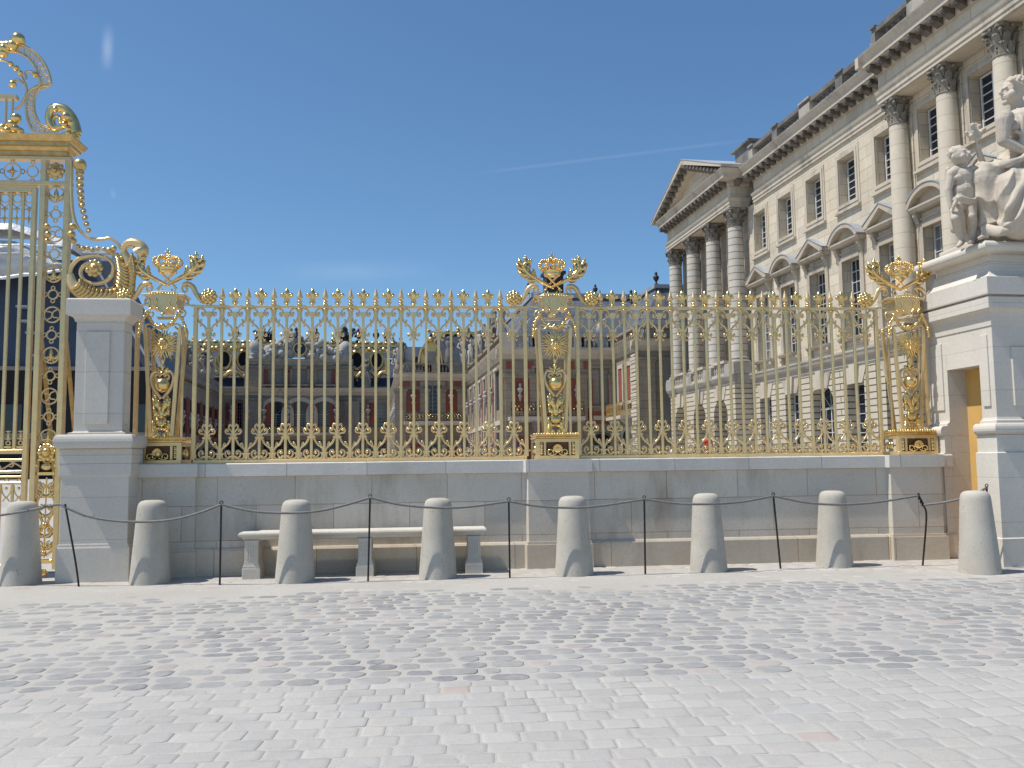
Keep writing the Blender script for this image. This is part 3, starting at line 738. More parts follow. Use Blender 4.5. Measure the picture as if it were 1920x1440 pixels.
skirt = [('c',J(1925,318,Zw),J(1850,332,Zw-.14),.33,.235),('c',J(1850,334,Zw-.14),J(1862,412,Zw-.05),.230,.25),
 ('c',J(1930,330,Zw-.1),J(1896,347,Zw-.42),.32,.225),('c',J(1896,347,Zw-.42),J(1908,418,Zw-.40),.222,.26),
 ('c',J(1866,408,Zw-.06),J(1960,412,Zw-.2),.23,.28),('c',J(1930,330,Zw+.1),J(1975,400,Zw+.1),.36,.42),
 ('p',[J(1864,305,Zw-.18),J(1888,305,Zw-.42),J(1925,296,Zw-.44)],(.07,.06)),('p',[J(1846,428,Zw-.2),J(1868,434,Zw-.34),J(1898,432,Zw-.5),J(1925,424,Zw-.56)],(.06,.075)),
 ('p',[J(1930,318,Zw-.46),J(1912,350,Zw-.62),J(1898,385,Zw-.62),J(1880,418,Zw-.44)],(.08,.05)),('p',[J(1938,330,Zw-.5),J(1926,370,Zw-.64),J(1916,405,Zw-.64),J(1906,430,Zw-.56)],(.08,.06)),
 ('c',J(1853,437,Zw-.15),J(1838,446,Zw-.3),.06,.045)]
sk_ = grow(skirt, 'woman_drapery', M['statue'], sg, .015, 6)
kz = J(1850,340,Zw).z
def ridge(t_): return (1-abs(math.sin(t_)))**1.6
me_ = sk_.data; nv = [v.normal.copy() for v in me_.vertices]
for v_,n_ in zip(me_.vertices, nv):
    p = v_.co; w = noise.noise(p*1.6+Vector((3,1,8)))*1.5+noise.noise(p*3.7)*.45
    up_ = max(0, min(1, (p.z-kz+.10)/.25))
    lap = ridge((p.z*1.0+p.x*.32-p.y*.25)*11+w*1.7); leg = ridge((p.x*.93-p.z*.42+p.y*.15)*9+w*1.9)
    a = .030+.030*noise.noise(p*.9+Vector((7,2,0)))
    d_ = (lap*up_+leg*(1-up_))*max(.004,a)*1.6-.012
    if n_.y < .5: v_.co = p+n_*d_
sm_ = sk_.modifiers.new('s','SMOOTH'); sm_.factor = .5; sm_.iterations = 1
rock = [('x',(-.55,1.0,-.62,.72,-.0,.16)),('b',(.5,.1,.35),.6,(1.0,.9,.75)),('c',J(1830,440,Zw+.1),J(1960,420,Zw+.1),.16,.3)]
for q in range(14): rock.append(('b',(random.uniform(-.5,.4),-.6+random.uniform(-.04,.06),random.uniform(.05,.2)),random.uniform(.07,.13)))
grow(rock, 'rocky_base', M['statue'], sg, .02, 1)
# ------------------------------------------------------------------ gilded railing
FY = 14.0
def fx(px): return at(px, 868, FY).x
def circ(cx, cz, r, n=16, y=0): return [Vector((cx+r*math.cos(2*PI*i/n), y, cz+r*math.sin(2*PI*i/n))) for i in range(n)]
S_ = (fx(988)-fx(362))/26
RZ = 2.465                       # top rail
def mesh_of(mb, name, mt):
    o = mb.build(name, mt); return o
PROTO = []
def proto(mb, name, mt, bev=0):
    o = mb.build(name, mt, None, bev); COL.objects.unlink(o); PROTO.append(o); return o
hb_ = .020
mb = MB(); mb.box(-hb_, hb_, -hb_, hb_, .055, RZ+.02); p_bar = proto(mb, 'bar', M['bar'], .004)
mb = MB(); mb.box(-hb_, hb_, -hb_, hb_, .055, RZ-.09); p_odd = proto(mb, 'bar', M['bar'], .004)
# spear on the through bars
mb = MB(); mb.lathe([(.022,RZ+.02),(.036,RZ+.03),(.036,RZ+.05),(.02,RZ+.058),(.028,RZ+.068),(.034,RZ+.082),(.028,RZ+.095),(.016,RZ+.103),(.02,RZ+.112),(.045,RZ+.135),(.05,RZ+.148),(.036,RZ+.195),(.016,RZ+.265),(.002,RZ+.31)], 10)
p_spear = proto(mb, 'spearhead', M['bar'])
mb = MB(); mb.lathe([(.03,RZ-.055),(.038,RZ-.048),(.038,RZ-.03),(.028,RZ-.024)], 10)
for z in (RZ+.04, RZ+.082): mb.lathe([(.02,z-.016),(.042,z-.008),(.042,z+.008),(.02,z+.016)], 10)
p_ring = proto(mb, 'ring', M['gold'])
# lily on the rail between spears
mb = MB()
mb.lathe([(.012,RZ+.02),(.03,RZ+.035),(.03,RZ+.05),(.016,RZ+.058),(.014,RZ+.12),(.034,RZ+.16),(.044,RZ+.20),(.038,RZ+.245),(.018,RZ+.285),(.004,RZ+.30)], 8)
mb.box(-.042,.042,-.022,.022,RZ+.105,RZ+.13)
for s in (-1,1):
    mb.tube(smooth_path([(0,0,RZ+.10),(s*.028,0,RZ+.15),(s*.055,0,RZ+.20),(s*.078,-.006,RZ+.195),(s*.082,-.01,RZ+.165),(s*.068,-.012,RZ+.158)],4), [.018,.02,.022,.024,.026,.027,.028,.028,.027,.026,.025,.024,.023,.022,.021,.02,.018,.016,.014,.012,.01][:21], 7)
    mb.ball((s*.072,-.01,RZ+.172), .022, 7)
    mb.tube(smooth_path([(0,0,RZ+.125),(s*.03,0,RZ+.085),(s*.045,0,RZ+.055)],4), .014, 6)
p_lily = proto(mb, 'fleur_de_lis', M['gold'])
# scrollwork under the top rail, centred on a short bar
def both(mb, pts, r, n=5, k=5):
    r = r*1.5
    for s in (-1,1): mb.tube(smooth_path([(s*x,0,z) for (x,z) in pts],k), r, n)
mb = MB(); h = S_
both(mb, [(h-.02,RZ-.15),(h-.03,RZ-.07),(h*.66,RZ-.028),(h*.34,RZ-.06),(h*.30,RZ-.125),(h*.46,RZ-.150),(h*.53,RZ-.11),(h*.44,RZ-.09)], .0105)
both(mb, [(h-.02,RZ-.16),(h*.72,RZ-.25),(h*.36,RZ-.31),(.028,RZ-.38)], .0115)
both(mb, [(h*.62,RZ-.26),(h*.56,RZ-.20)], .010); both(mb, [(h*.55,RZ-.275),(h*.66,RZ-.32)], .009)
mb.box(-.062,.062,-.03,.03,RZ-.135,RZ-.105); mb.box(-.036,.036,-.033,.033,RZ-.17,RZ-.084)
mb.box(-.056,.056,-.032,.032,RZ-.395,RZ-.36)
both(mb, [(.03,RZ-.40),(.05,RZ-.455),(.085,RZ-.47),(.092,RZ-.435),(.072,RZ-.425)], .009)
both(mb, [(.022,RZ-.42),(.032,RZ-.50),(.062,RZ-.54),(.066,RZ-.515)], .008)
p_ts = proto(mb, 'top_scroll', M['bar'])
mb = MB()
for s in (-1,1):
    mb.ball((s*h*.48,-.004,RZ-.112), .019, 7); mb.ball((s*.08,-.004,RZ-.443), .016, 6)
p_tb = proto(mb, 'scroll_button', M['gold'])
# scrollwork standing on the bottom rail, centred on a short bar
mb = MB()
both(mb, [(h-.02,.165),(h*.84,.225),(h*.45,.29),(.035,.385)], .0125); both(mb, [(h*.80,.235),(h*.66,.315),(h*.57,.285)], .009)
both(mb, [(h*.52,.27),(h*.70,.26),(h*.72,.225)], .008)
mb.box(-.062,.062,-.032,.032,.38,.408); mb.box(h-.06,h+.06,-.032,.032,.135,.158); mb.box(-.06,.06,-.032,.032,.092,.115)
both(mb, [(.018,.40),(.045,.455),(.10,.462),(.118,.50),(.098,.53),(.075,.512)], .0115)
both(mb, [(.016,.41),(.024,.49),(.066,.54),(.062,.592),(.036,.60),(.026,.57)], .0105)
both(mb, [(h-.03,.14),(h*.80,.075),(h*.42,.066),(.03,.105)], .012)
both(mb, [(.04,.09),(h*.20,.075),(h*.50,.10),(h*.58,.165),(h*.36,.195),(h*.25,.155),(h*.36,.135)], .0115)
p_bs = proto(mb, 'bottom_scroll', M['bar'])
mb = MB()
for s in (-1,1): mb.ball((s*.085,-.006,.505), .02, 7); mb.ball((s*h*.36,-.004,.155), .021, 7)
p_bb = proto(mb, 'scroll_button', M['gold'])
def put(p, parent, x): 
    c = p.copy(); COL.objects.link(c); c.parent = parent; c.location = (x,0,0); return c
def rail_bay(a, b, lab):
    xa, xb = fx(a), fx(b); n = 26; s = (xb-xa)/n
    t_ = thing('railing_bay', lab, 'railing', ((xa+xb)/2, FY, CT), 0, 'gilded railing bays between the crowned piers')
    L = (xb-xa)/2
    mb = MB(); mb.box(-L, L, -.03, .03, RZ-.022, RZ+.02); mb.build('top_rail', M['bar'], t_, .005)
    mb = MB(); mb.box(-L, L, -.035, .035, .004, .055); mb.build('bottom_rail', M['bar'], t_, .005)
    for i in (0, n):
        mb = MB(); x = -L+i*s; mb.box(x-.028, x+.028, -.034, .034, .0555, RZ+.021); mb.box(x-.04,x+.04,-.04,.04,RZ-.17,RZ-.135)
        mb.build('end_post', M['bar'], t_, .004)
    for i in range(1, n):
        x = -L+i*s
        if i%2==0:
            o = put(p_bar, t_, x); q = put(p_spear, o, 0); put(p_ring, o, 0)
        else:
            o = put(p_odd, t_, x); w = put(p_ts, o, 0); put(p_tb, o, 0); put(p_bs, o, 0); put(p_bb, o, 0)
            if 1<i<n-1: put(p_lily, o, 0)
    return t_
rail_bay(362, 988, 'gilded railing bay before the far courtyard, between the left and middle crowned piers')
rail_bay(1087, 1655, 'gilded railing bay before the columned wing, between the middle and right crowned piers')

# ------------------------------------------------------------------ crowned piers (drawn once in tenths, copied)
K = .001435
def Q(zx, zy, y=0): return Vector(((zx-943)*K, y, (2475-zy)*K))
def qs(pts, y=0): return [Q(a,b,y) for a,b in pts]
def mir(pts): return [(1886-a,b) for a,b in pts]
def pier(parent_name, lab, loc):
    t_ = thing(parent_name, lab, 'fence pier', loc, 0, 'crowned gilded piers of the railing')
    # pedestal box: frame, shell panel, gadrooned top
    mb = MB(); x0, x1 = Q(712,0).x, Q(1174,0).x; x0=-.345; x1=.345; dp = .30
    zb, zt = .004, .325
    for (sx,sy) in ((-1,-1),(1,-1),(-1,1),(1,1)):
        mb.box(sx*.31-.035, sx*.31+.035, sy*(dp-.035)-.035, sy*(dp-.035)+.035, zb, zt)
    for sx in (-1,1):
        mb.box(sx*.20-.02, sx*.20+.02, -dp+.005, -dp+.06, zb+.06, zt-.05)
    for z0_,z1_ in ((zb,zb+.055),(zt-.055,zt)):
        mb.box(-.34,.34,-dp-.004,-dp+.055,z0_+.0005,z1_+.0005); mb.box(-.34,.34,dp-.055,dp+.004,z0_+.0005,z1_+.0005)
        mb.box(-.344,-.28,-dp+.055,dp-.055,z0_+.0007,z1_+.0007); mb.box(.28,.344,-dp+.055,dp-.055,z0_+.0007,z1_+.0007)
    ped_ = mb.build('pedestal_box', M['bar'], t_, .004)
    mb = MB(); mb.box(-.29,.29,-dp+.045,-dp+.052,zb+.02,zt-.02); mb.build('back_plate', M['darkgold'], ped_)
    mb = MB()
    for i in range(9):
        a = R(20+i*17.5); mb.tube([(0,-dp,.115),(.085*math.cos(a),-dp-.012,.115+.12*math.sin(a))], [.012,.022], 6)
    mb.ball((0,-dp,.16), .07, 10, (1,.4,.9))
    for s in (-1,1):
        mb.tube(spiral((s*.12,.11),.055,.015,200 if s>0 else -20, -160 if s>0 else 340,16,-dp), .011, 6)
        mb.tube(smooth_path([(s*.02,-dp,.09),(s*.09,-dp,.065),(s*.16,-dp,.09)],5), .012, 6)
        m2 = MB()
        for z in (.10,.16,.22): m2.ball((s*.255,-dp+.02,z), .030, 7); m2.ball((s*.25,-dp+.02,z+.03), .022, 6)
        m2.build('corner_rosette', M['gold'], ped_)
        m2 = MB()
        for y in (-.07,0,.07): m2.ball((s*.33,y,.16), .05, 8, (.5,1,1.3))
        m2.build('side_rosette', M['gold'], ped_)
    mb.build('shell_panel', M['gold'], ped_)
    mb = MB(); mb.sweep(-.30,.30,-dp+.05,dp-.05,[(.045,.3255),(.06,.335),(.062,.345),(.045,.362),(.05,.37),(.06,.38),(.06,.40),(.03,.415),(0,.42)])
    mb.build('pedestal_top', M['gold'], ped_)
    mb = MB()
    for i in range(17):
        x = -.335+.67*i/16
        for y in (-dp-.005, dp+.005): mb.ball((x,y,.392), .023, 6, (.75,1,1))
    for i in range(9):
        y = -dp+.07+(2*dp-.14)*i/8
        for x in (-.355,.355): mb.ball((x,y,.392), .023, 6, (1,.75,1))
    mb.build('gadroon_border', M['gold'], ped_)
    # tapering four-post frame
    zt2 = Q(0,1010).z
    for sx in (-1,1):
        for sy in (-1,1):
            mb = MB(); a = Vector((sx*.155, sy*.13, .42)); b = Vector((sx*.262, sy*.18, zt2))
            w = .026
            vs = [a+Vector((i*w,j*w,0)) for i,j in ((-1,-1),(1,-1),(1,1),(-1,1))]+[b+Vector((i*w,j*w,0)) for i,j in ((-1,-1),(1,-1),(1,1),(-1,1))]
            mb.add(vs, [(0,3,2,1),(4,5,6,7),(0,1,5,4),(1,2,6,5),(2,3,7,6),(3,0,4,7)])
            mb.build('frame_post', M['bar'], t_, .004)
    for sx in (-1,1):
        mb = MB(); mb.box(sx*.262-.017, sx*.262+.017, -.017, .017, .42, zt2+.02); mb.build('inner_bar', M['bar'], t_, .003)
    mb = MB()
    for sy in (-1,1):
        both_pts = [(.262,zt2-.01),(.262,zt2+.03),(.20,zt2+.055),(.13,zt2+.03),(.08,zt2+.07)]
        for s in (-1,1): mb.tube(smooth_path([(s*x,sy*.18,z) for x,z in both_pts],5), .016, 6)
    for s in (-1,1): mb.box(s*.262-.012,s*.262+.012,-.18,.18,zt2-.025,zt2-.002)
    mb.build('frame_head', M['bar'], t_)
    # sun mask
    sc_ = Q(945,1190); mb = MB()
    mb.ball(sc_+Vector((0,-.17,0)), .092, 16, (1,.55,1.08))
    hd_ = mb.build('sun_mask', M['gold'], t_)
    mb = MB()
    for i in range(28):
        a = 2*PI*(i+.5)/28; L = .265 if i%2 else .225
        d_ = Vector((math.cos(a),0,math.sin(a))); sd = Vector((-d_.z,0,d_.x))*(.012*(1 if (i//2)%2 else -1)*(i%2))
        mb.tube(smooth_path([sc_+d_*.09+Vector((0,-.16,0)), sc_+d_*.15+sd+Vector((0,-.165,0)), sc_+d_*.20-sd+Vector((0,-.165,0)), sc_+d_*L+Vector((0,-.165,0))],3), [.022-.0018*q for q in range(10)], 5)
    mb.build('sun_rays', M['gold'], hd_)
    mb = MB(); c_ = sc_+Vector((0,-.222,0))
    for s in (-1,1):
        mb.ball(c_+Vector((s*.034,.0,.02)), .014, 6, (1.4,.6,.6)); mb.ball(c_+Vector((s*.04,.008,-.02)), .026, 6, (1,.5,1))
        mb.tube([c_+Vector((s*.015,-.002,.035)), c_+Vector((s*.055,.006,.042))], .007, 5)
    mb.tube([c_+Vector((0,-.002,.03)), c_+Vector((0,-.018,-.02))], [.008,.016], 6); mb.ball(c_+Vector((0,0,-.052)), .018, 6, (1.5,.6,.5)); mb.ball(c_+Vector((0,.006,-.082)), .022, 6)
    mb.build('face', M['gold'], hd_)
    # ornament column between the posts
    mb = MB(); y = -.15
    z = lambda q: Q(0,q).z
    mb.lathe([(.004,z(1320)),(.024,z(1340)),(.034,z(1368)),(.024,z(1395)),(.014,z(1410)),(.03,z(1425)),(.04,z(1440)),(.02,z(1462)),(.03,z(1490)),(.05,z(1500))][::-1], 10, (0,y,0))
    for s in (-1,1):
        mb.leaf(Q(943+s*8,1480,y), Q(943+s*62,1440,y), .048, .12*s); mb.leaf(Q(943+s*4,1490,y), Q(943+s*48,1478,y), .04, -.1*s)
    mb.build('finial', M['gold'], t_)
    mb = MB()
    for s in (-1,1):
        pts = [(943+s*6,1520),(943+s*40,1490),(943+s*90,1492),(943+s*118,1540),(943+s*112,1610),(943+s*78,1680),(943+s*34,1745),(943+s*10,1775)]
        mb.tube(smooth_path(qs(pts,y),5), .026, 6)
        mb.tube(smooth_path(qs([(943+s*20,1540),(943+s*55,1515),(943+s*72,1545),(943+s*55,1570),(943+s*40,1555)],y),4), .018, 6)
    mb.build('heart_scroll', M['bar'], t_)
    mb = MB(); mb.ball(Q(945,1632,y-.01), .11, 18); mb.build('orb', M['gold'], t_)
    mb = MB()
    for s in (-1,1):
        for (b,tq,w,bo) in (((943,1880),(943+s*86,1775),.042,.18),((943,1900),(943+s*62,1745),.04,.1),((943,1965),(943+s*76,1868),.042,.2),((943,1950),(943+s*30,1800),.036,.05),
                            ((943,2075),(943+s*40,1985),.05,.1),((943+s*20,2110),(943+s*82,2020),.038,.22),((943+s*60,2130),(943+s*72,2065),.03,.15)):
            mb.leaf(Q(*b,y), Q(*tq,y), w*1.5, bo*s, 3, .035)
            mb.ball(Q(tq[0],tq[1]+8,y-.015), .02, 6)
    mb.lathe([(.02,z(1990)),(.045,z(1978)),(.03,z(1962)),(.05,z(1935)),(.03,z(1900))], 10, (0,y,0))
    mb.ball(Q(943,2040,y), .05, 9, (1,.6,1.4))
    mb.build('acanthus_stem', M['gold'], t_)
    mb = MB()
    for s in (-1,1):
        mb.tube(smooth_path(qs([(943,2095),(943+s*45,2110),(943+s*85,2135),(943+s*92,2175),(943+s*80,2196)],y),5), .022, 6)
        mb.tube(spiral((s*.062,z(2162)),.05,.014,90 if s>0 else 90,(-330 if s>0 else 510),18,y), .018, 6); mb.ball((s*.062,y,z(2162)), .026, 7)
    mb.build('base_scroll', M['gold'], t_)
    # lambrequin cloth, side volutes, rosettes
    mb = MB()
    prof_ = [(716,655),(760,672),(796,672),(796,790),(812,800),(842,770),(868,768),(890,800),(905,838),(943,850),(981,838),(996,800),(1018,768),(1044,770),(1074,800),(1090,790),(1090,672),(1126,672),(1170,655),(1165,640),(1100,640),(1060,618),(943,612),(826,618),(786,640),(721,640)]
    mb.prism([(q.x,q.z) for q in qs(prof_)], 'y', -.20, .20)
    mb.build('lambrequin', M['bar'], t_, .006)
    mb = MB()
    for xs in (796, 868, 1018, 1090):
        mb.tube(smooth_path(qs([(xs,690),(xs+(10 if xs<943 else -10),730),(xs+(2 if xs<943 else -2),775),(xs+(24 if xs<943 else -24),805)],-.205),4), .014, 6); mb.ball(Q(xs+(24 if xs<943 else -24),812,-.205), .024, 7)
    mb.ball(Q(943,868,-.205), .026, 7); mb.tube([Q(943,850,-.2),Q(943,895,-.2)], .012, 6)
    for i in range(11): mb.ball(Q(800+i*28.6,640+4*abs(i-5)*.5,-.2), .018, 6)
    mb.build('cloth_drops', M['gold'], t_)
    mb = MB(); mb.box(-.125,.125,-.03,.03,z(905),z(882)); mb.box(-.15,.15,-.02,.02,z(882)+.001,z(874))
    for s in (-1,1):
        mb.tube(spiral((s*.235,z(842)),.075,.02,100,(-340 if s>0 else 540),22,-.02), .013, 6)
        mb.tube(smooth_path(qs([(943+s*300,752),(943+s*240,742),(943+s*222,700),(943+s*205,668)],0),5), .014, 6)
        mb.tube(spiral((s*.30,z(700)),.045,.03,0,360,14,0), .010, 5, True)
    mb.box(-.425,.425,-.022,.022,z(752),z(736))
    mb.build('crossbar', M['bar'], t_)
    for s in (-1,1):
        mb = MB()
        P = smooth_path(qs([(943+s*150,575),(943+s*172,600),(943+s*205,590),(943+s*212,548),(943+s*180,515),(943+s*226,508),(943+s*275,540),(943+s*310,610),(943+s*350,680),(943+s*395,720)][3:],0),6)
        mb.tube(P, [.022+.020*math.sin(PI*min(1,i/(len(P)-1)*1.1)) for i in range(len(P))], 7, flat=.9)
        mb.tube(smooth_path(qs([(943+s*185,515),(943+s*160,545),(943+s*172,588),(943+s*205,592),(943+s*214,560),(943+s*194,548)],0),5), .016, 6)
        vol = mb.build('volute', M['bar'], t_)
        mb = MB(); c_ = Q(943+s*447,650)
        mb.ball(c_, .06, 10, (1,.8,1))
        for (nn,rr,br) in ((9,.088,.042),(6,.05,.036)):
            for i in range(nn):
                a = 2*PI*i/nn+rr*9
                for sy in (-1,1): mb.ball(c_+Vector((rr*math.cos(a), sy*(.03 if nn==9 else .06), rr*math.sin(a))), br, 7, (1,.7,1))
        mb.ball(c_+Vector((0,-.075,0)), .03, 7)
        mb.leaf(Q(943+s*380,720), Q(943+s*330,610), .05, .1*s); mb.leaf(Q(943+s*385,725), Q(943+s*400,640), .045, -.1*s)
        mb.build('rosette', M['gold'], vol)
    # garland
    mb = MB()
    for pts in ([(775,850),(812,920),(870,985),(943,1008),(1016,985),(1074,920),(1111,850)], [(768,880),(725,950),(706,1030),(698,1100)], [(1118,880),(1161,950),(1180,1030),(1188,1100)]):
        P = smooth_path(qs(pts,-.19),4)
        L = 0; prev = P[0]
        for i,p in enumerate(P):
            mb.ball(p+Vector((random.uniform(-.006,.006),random.uniform(-.012,.012),random.uniform(-.006,.006))), random.uniform(.021,.032), 7)
    for s in (-1,1): mb.ball(Q(943+s*170,850,-.19), .04, 8)
    mb.ball(Q(943,995,-.2), .045, 8)
    mb.build('garland', M['gold'], t_)
    # palms, sceptres, crown
    for s in (-1,1):
        mb = MB()
        stem = smooth_path(qs([(943-s*20,530),(943+s*60,490),(943+s*170,430),(943+s*270,360),(943+s*318,290),(943+s*300,240),(943+s*245,225)],-.02*s),5)
        mb.tube(stem, [.019+.020*math.sin(PI*i/(len(stem)-1)) for i in range(len(stem))], 6)
        for (q,dx,dz,w) in ((12,.10,-.02,.03),(13,-.03,.09,.03),(16,.11,.0,.034),(17,-.05,.10,.034),(20,.10,.04,.036),(21,-.07,.09,.032),(24,.085,.06,.03),(25,-.075,.04,.028),(28,.04,.08,.026)):
            if q<len(stem): mb.leaf(stem[q-2], stem[q]+Vector((s*dx,0,dz))*1.25, w*1.6, .14*s, 2, .03); mb.ball(stem[q]+Vector((s*dx*1.18,0,dz*1.18)), .022, 6)
        mb.ball(stem[-1], .026, 7)
        mb.build('palm_branch', M['gold'], t_)
    for s in (-1,1):
        mb = MB(); mb.tube([Q(943-s*110,565,.02*s), Q(943+s*60,390,.02*s)], [.013,.019], 7); mb.ball(Q(943+s*62,386,.02*s), .026, 7)
        mb.tube(spiral((s*.09,z(575)),.045,.015,90,(-250 if s>0 else 430),14,0), .010, 5)
        mb.build('sceptre', M['gold'], t_)
    cr = Q(931,0); zc_ = lambda q: z(q); mb = MB()
    mb.lathe([(.128,zc_(390)),(.142,zc_(380)),(.136,zc_(368)),(.142,zc_(345)),(.152,zc_(332)),(.14,zc_(326))], 20, (0,0,0))
    crown = mb.build('crown_band', M['gold'], t_)
    mb = MB()
    for i in range(8):
        a = 2*PI*i/8+.39; d_ = Vector((math.cos(a), math.sin(a), 0))
        P = smooth_path([d_*.145+Vector((0,0,zc_(335))), d_*.205+Vector((0,0,zc_(285))), d_*.185+Vector((0,0,zc_(235))), d_*.10+Vector((0,0,zc_(218))), d_*.02+Vector((0,0,zc_(228)))],4)
        mb.tube(P, .015, 6)
        for p in P[1:-1:2]: mb.ball(p+d_*.012+Vector((0,0,.006)), .021, 6)
        a2 = a+PI/8; d2 = Vector((math.cos(a2), math.sin(a2), 0))
        mb.ball(d2*.155+Vector((0,0,zc_(312))), .027, 6); mb.ball(d2*.17+Vector((0,0,zc_(292))), .02, 6); 
        for s in (-1,1): mb.ball(Vector((math.cos(a2+s*.16),math.sin(a2+s*.16),0))*.163+Vector((0,0,zc_(305))), .02, 6)
    mb.ball((0,0,zc_(222)), .04, 9)
    mb.build('crown_arches', M['gold'], crown)
    mb = MB(); mb.ball((0,0,zc_(192)), .034, 9); mb.box(-.012,.012,-.012,.012,zc_(180),zc_(128)); mb.box(-.034,.034,-.011,.011,zc_(163),zc_(148))
    for dx,q in ((-.036,155),(.036,155),(0,128)): mb.ball((dx,0,zc_(q)), .017, 6)
    mb.build('crown_cross', M['gold'], crown)
    return t_
c1 = (fx(1041), FY, CT)
P1 = pier('crowned_pier', 'gilded openwork pier with sun mask and crown, middle of the railing', c1)
P0 = tree(P1, None, (fx(306), FY, CT)); P0['label'] = 'gilded openwork pier with sun mask and crown, next to the gate pillar'
P2 = tree(P1, None, (fx(1705), FY, CT)); P2['label'] = 'gilded openwork pier with sun mask and crown, next to the statue pedestal'
# end posts that tie the outer piers to the masonry
for px,lab in ((252,'slim gilded post between the gate pillar and the left crowned pier'),(1744,'slim gilded post between the right crowned pier and the statue pedestal')):
    mb = MB(); mb.box(-.028,.028,-.034,.034,.004,RZ+.02); mb.box(-.04,.04,-.04,.04,RZ-.17,RZ-.13); mb.box(-.04,.04,-.045,.045,.0035,.06)
    o = mb.build('end_post', M['bar'], None, .004, (fx(px), FY, CT)); tag(o, lab, 'post', 'slim end posts of the railing')
# ------------------------------------------------------------------ royal gate at the left
GY = 14.30
def G(px, py, y=0):
    p = at(px, py, GY+y); return p
g0 = Vector((at(60,1060,GY).x, GY, 0))
gt = thing('royal_gate', 'tall gilded wrought iron gate with cornice and scrolled crest at the left edge', 'gate', g0)
# posts are upright: take x from one height, z from a vertical through the pilaster
def gx(px, py=600): return at(px,py,GY).x-g0.x
def gz(py, px=100): return at(px,py,GY).z
def GP(px, py, y=0):
    p = at(px,py,GY+y)-g0; return p
def gpts(l, y=0): return [GP(a,b,y) for a,b in l]
postL, postR = gx(76,560), gx(122,560)
ztop = gz(297)
for nm,x,w in (('post',postL,.042),('post',postR,.042)):
    mb = MB(); mb.box(x-w, x+w, -.07, .07, .08, ztop); mb.build(nm, M['bar'], gt, .008)
leafR = gx(61,560)
# pilaster of rings between the posts
mb = MB(); mbg = MB(); xc = (postL+postR)/2; rw = (postR-postL)/2-.045
ys = [322,364,401,433,458,486,528,567,602,632,669,705,738,772,808]
zt_, zb_ = gz(345), gz(838)
step = (zt_-zb_)/6.5
zz = zt_-step*.27
for i in range(7):
    zc_ = zz-i*step
    if zc_-rw < zb_: break
    mb.tube(circ(xc,zc_,rw*.88,20), .014, 6, True)
    if i%2==0:
        mbg = MB(); mbg.leaf((xc,0,zc_-.10),(xc,0,zc_+.115),.036,0,1,.02); mbg.box(xc-.05,xc+.05,-.018,.018,zc_-.045,zc_-.025)
        for s in (-1,1): mbg.leaf((xc+s*.01,0,zc_-.06),(xc+s*.105,0,zc_+.035),.03,.3*s,1,.02); mbg.tube([(xc,0,zc_-.04),(xc+s*.05,0,zc_-.10)],.014,5)
        mbg.build('ring_lily', M['gold'], gt)
    else:
        mb.tube(smooth_path([(xc-rw*.5,0,zc_-rw*.55),(xc-rw*.1,0,zc_-rw*.3),(xc+rw*.1,0,zc_+rw*.3),(xc+rw*.5,0,zc_+rw*.55)],6), .012, 5)
        mb.tube(smooth_path([(xc-rw*.6,0,zc_+rw*.35),(xc-rw*.1,0,zc_+rw*.25),(xc+rw*.1,0,zc_-rw*.25),(xc+rw*.6,0,zc_-rw*.35)],6), .012, 5)
    zm = zc_-step/2
    mb.tube(circ(xc,zm,rw*.52,16), .014, 6, True)
    for q in (-1,1):
        mb.tube(circ(xc+q*rw*.80,zm,rw*.22,10), .010, 5, True); mb.tube(circ(xc,zm+q*rw*.74,rw*.20,10), .010, 5, True)
mb.build('ring_panel', M['bar'], gt)
# rosette box at the head of the pilaster, frieze to the left
zf0, zf1 = gz(345), gz(300)
xL = gx(-420,560)
mb = MB(); mb.box(xL, postR+.05, -.075, .075, zf0-.04, zf0+.03); mb.box(xL, postR+.05, -.078, .078, zf1-.02, zf1+.035)
mb.build('frieze_rail', M['bar'], gt, .006)
mb = MB(); mbr = MB(); zc_ = (zf0+zf1)/2; x = postL-.16; i = 0
while x > xL:
    mb.tube(circ(x-.03,zc_,.13 if i%2 else .085,18), .013, 6, True)
    if i%2: mbr = MB(); mbr.leaf((x-.03,0,zc_-.09),(x-.03,0,zc_+.09),.035,0,1,.02); mbr.leaf((x-.12,0,zc_),(x+.06,0,zc_),.03,0,1,.02); mbr.build('frieze_rosette', M['oldgold'], gt)
    for s in (-1,1): mb.tube(circ(x-.03+s*.155,zc_,.035,10), .010, 5, True); mb.tube(circ(x-.03,zc_+s*.145,.03,8), .010, 5, True)
    x -= .31; i += 1
mb.build('frieze_rings', M['bar'], gt)
mbr = MB()
mbr.ball((xc,-.06,zc_), .10, 12, (1,.4,1))
for j in range(8): a = 2*PI*j/8; mbr.ball((xc+.10*math.cos(a),-.05,zc_+.10*math.sin(a)), .048, 8, (1,.5,1))
mbr.ball((xc,-.105,zc_), .045, 8)
mbr.build('frieze_rosettes', M['oldgold'], gt)
# cornice
mb = MB(); ze0 = zf1+.036; hh = gz(264)-ze0
mb.sweep(xL, postR-.02, -.10, .10, [(0,ze0),(.02,ze0+.03*hh),(.02,ze0+.20*hh),(.05,ze0+.24*hh),(.08,ze0+.42*hh),(.13,ze0+.46*hh),(.13,ze0+.62*hh),(.165,ze0+.66*hh),(.215,ze0+.92*hh),(.22,ze0+hh),(.1,ze0+hh+.02)], (0,.8,1,1))
mb.build('cornice', M['oldgold'], gt)
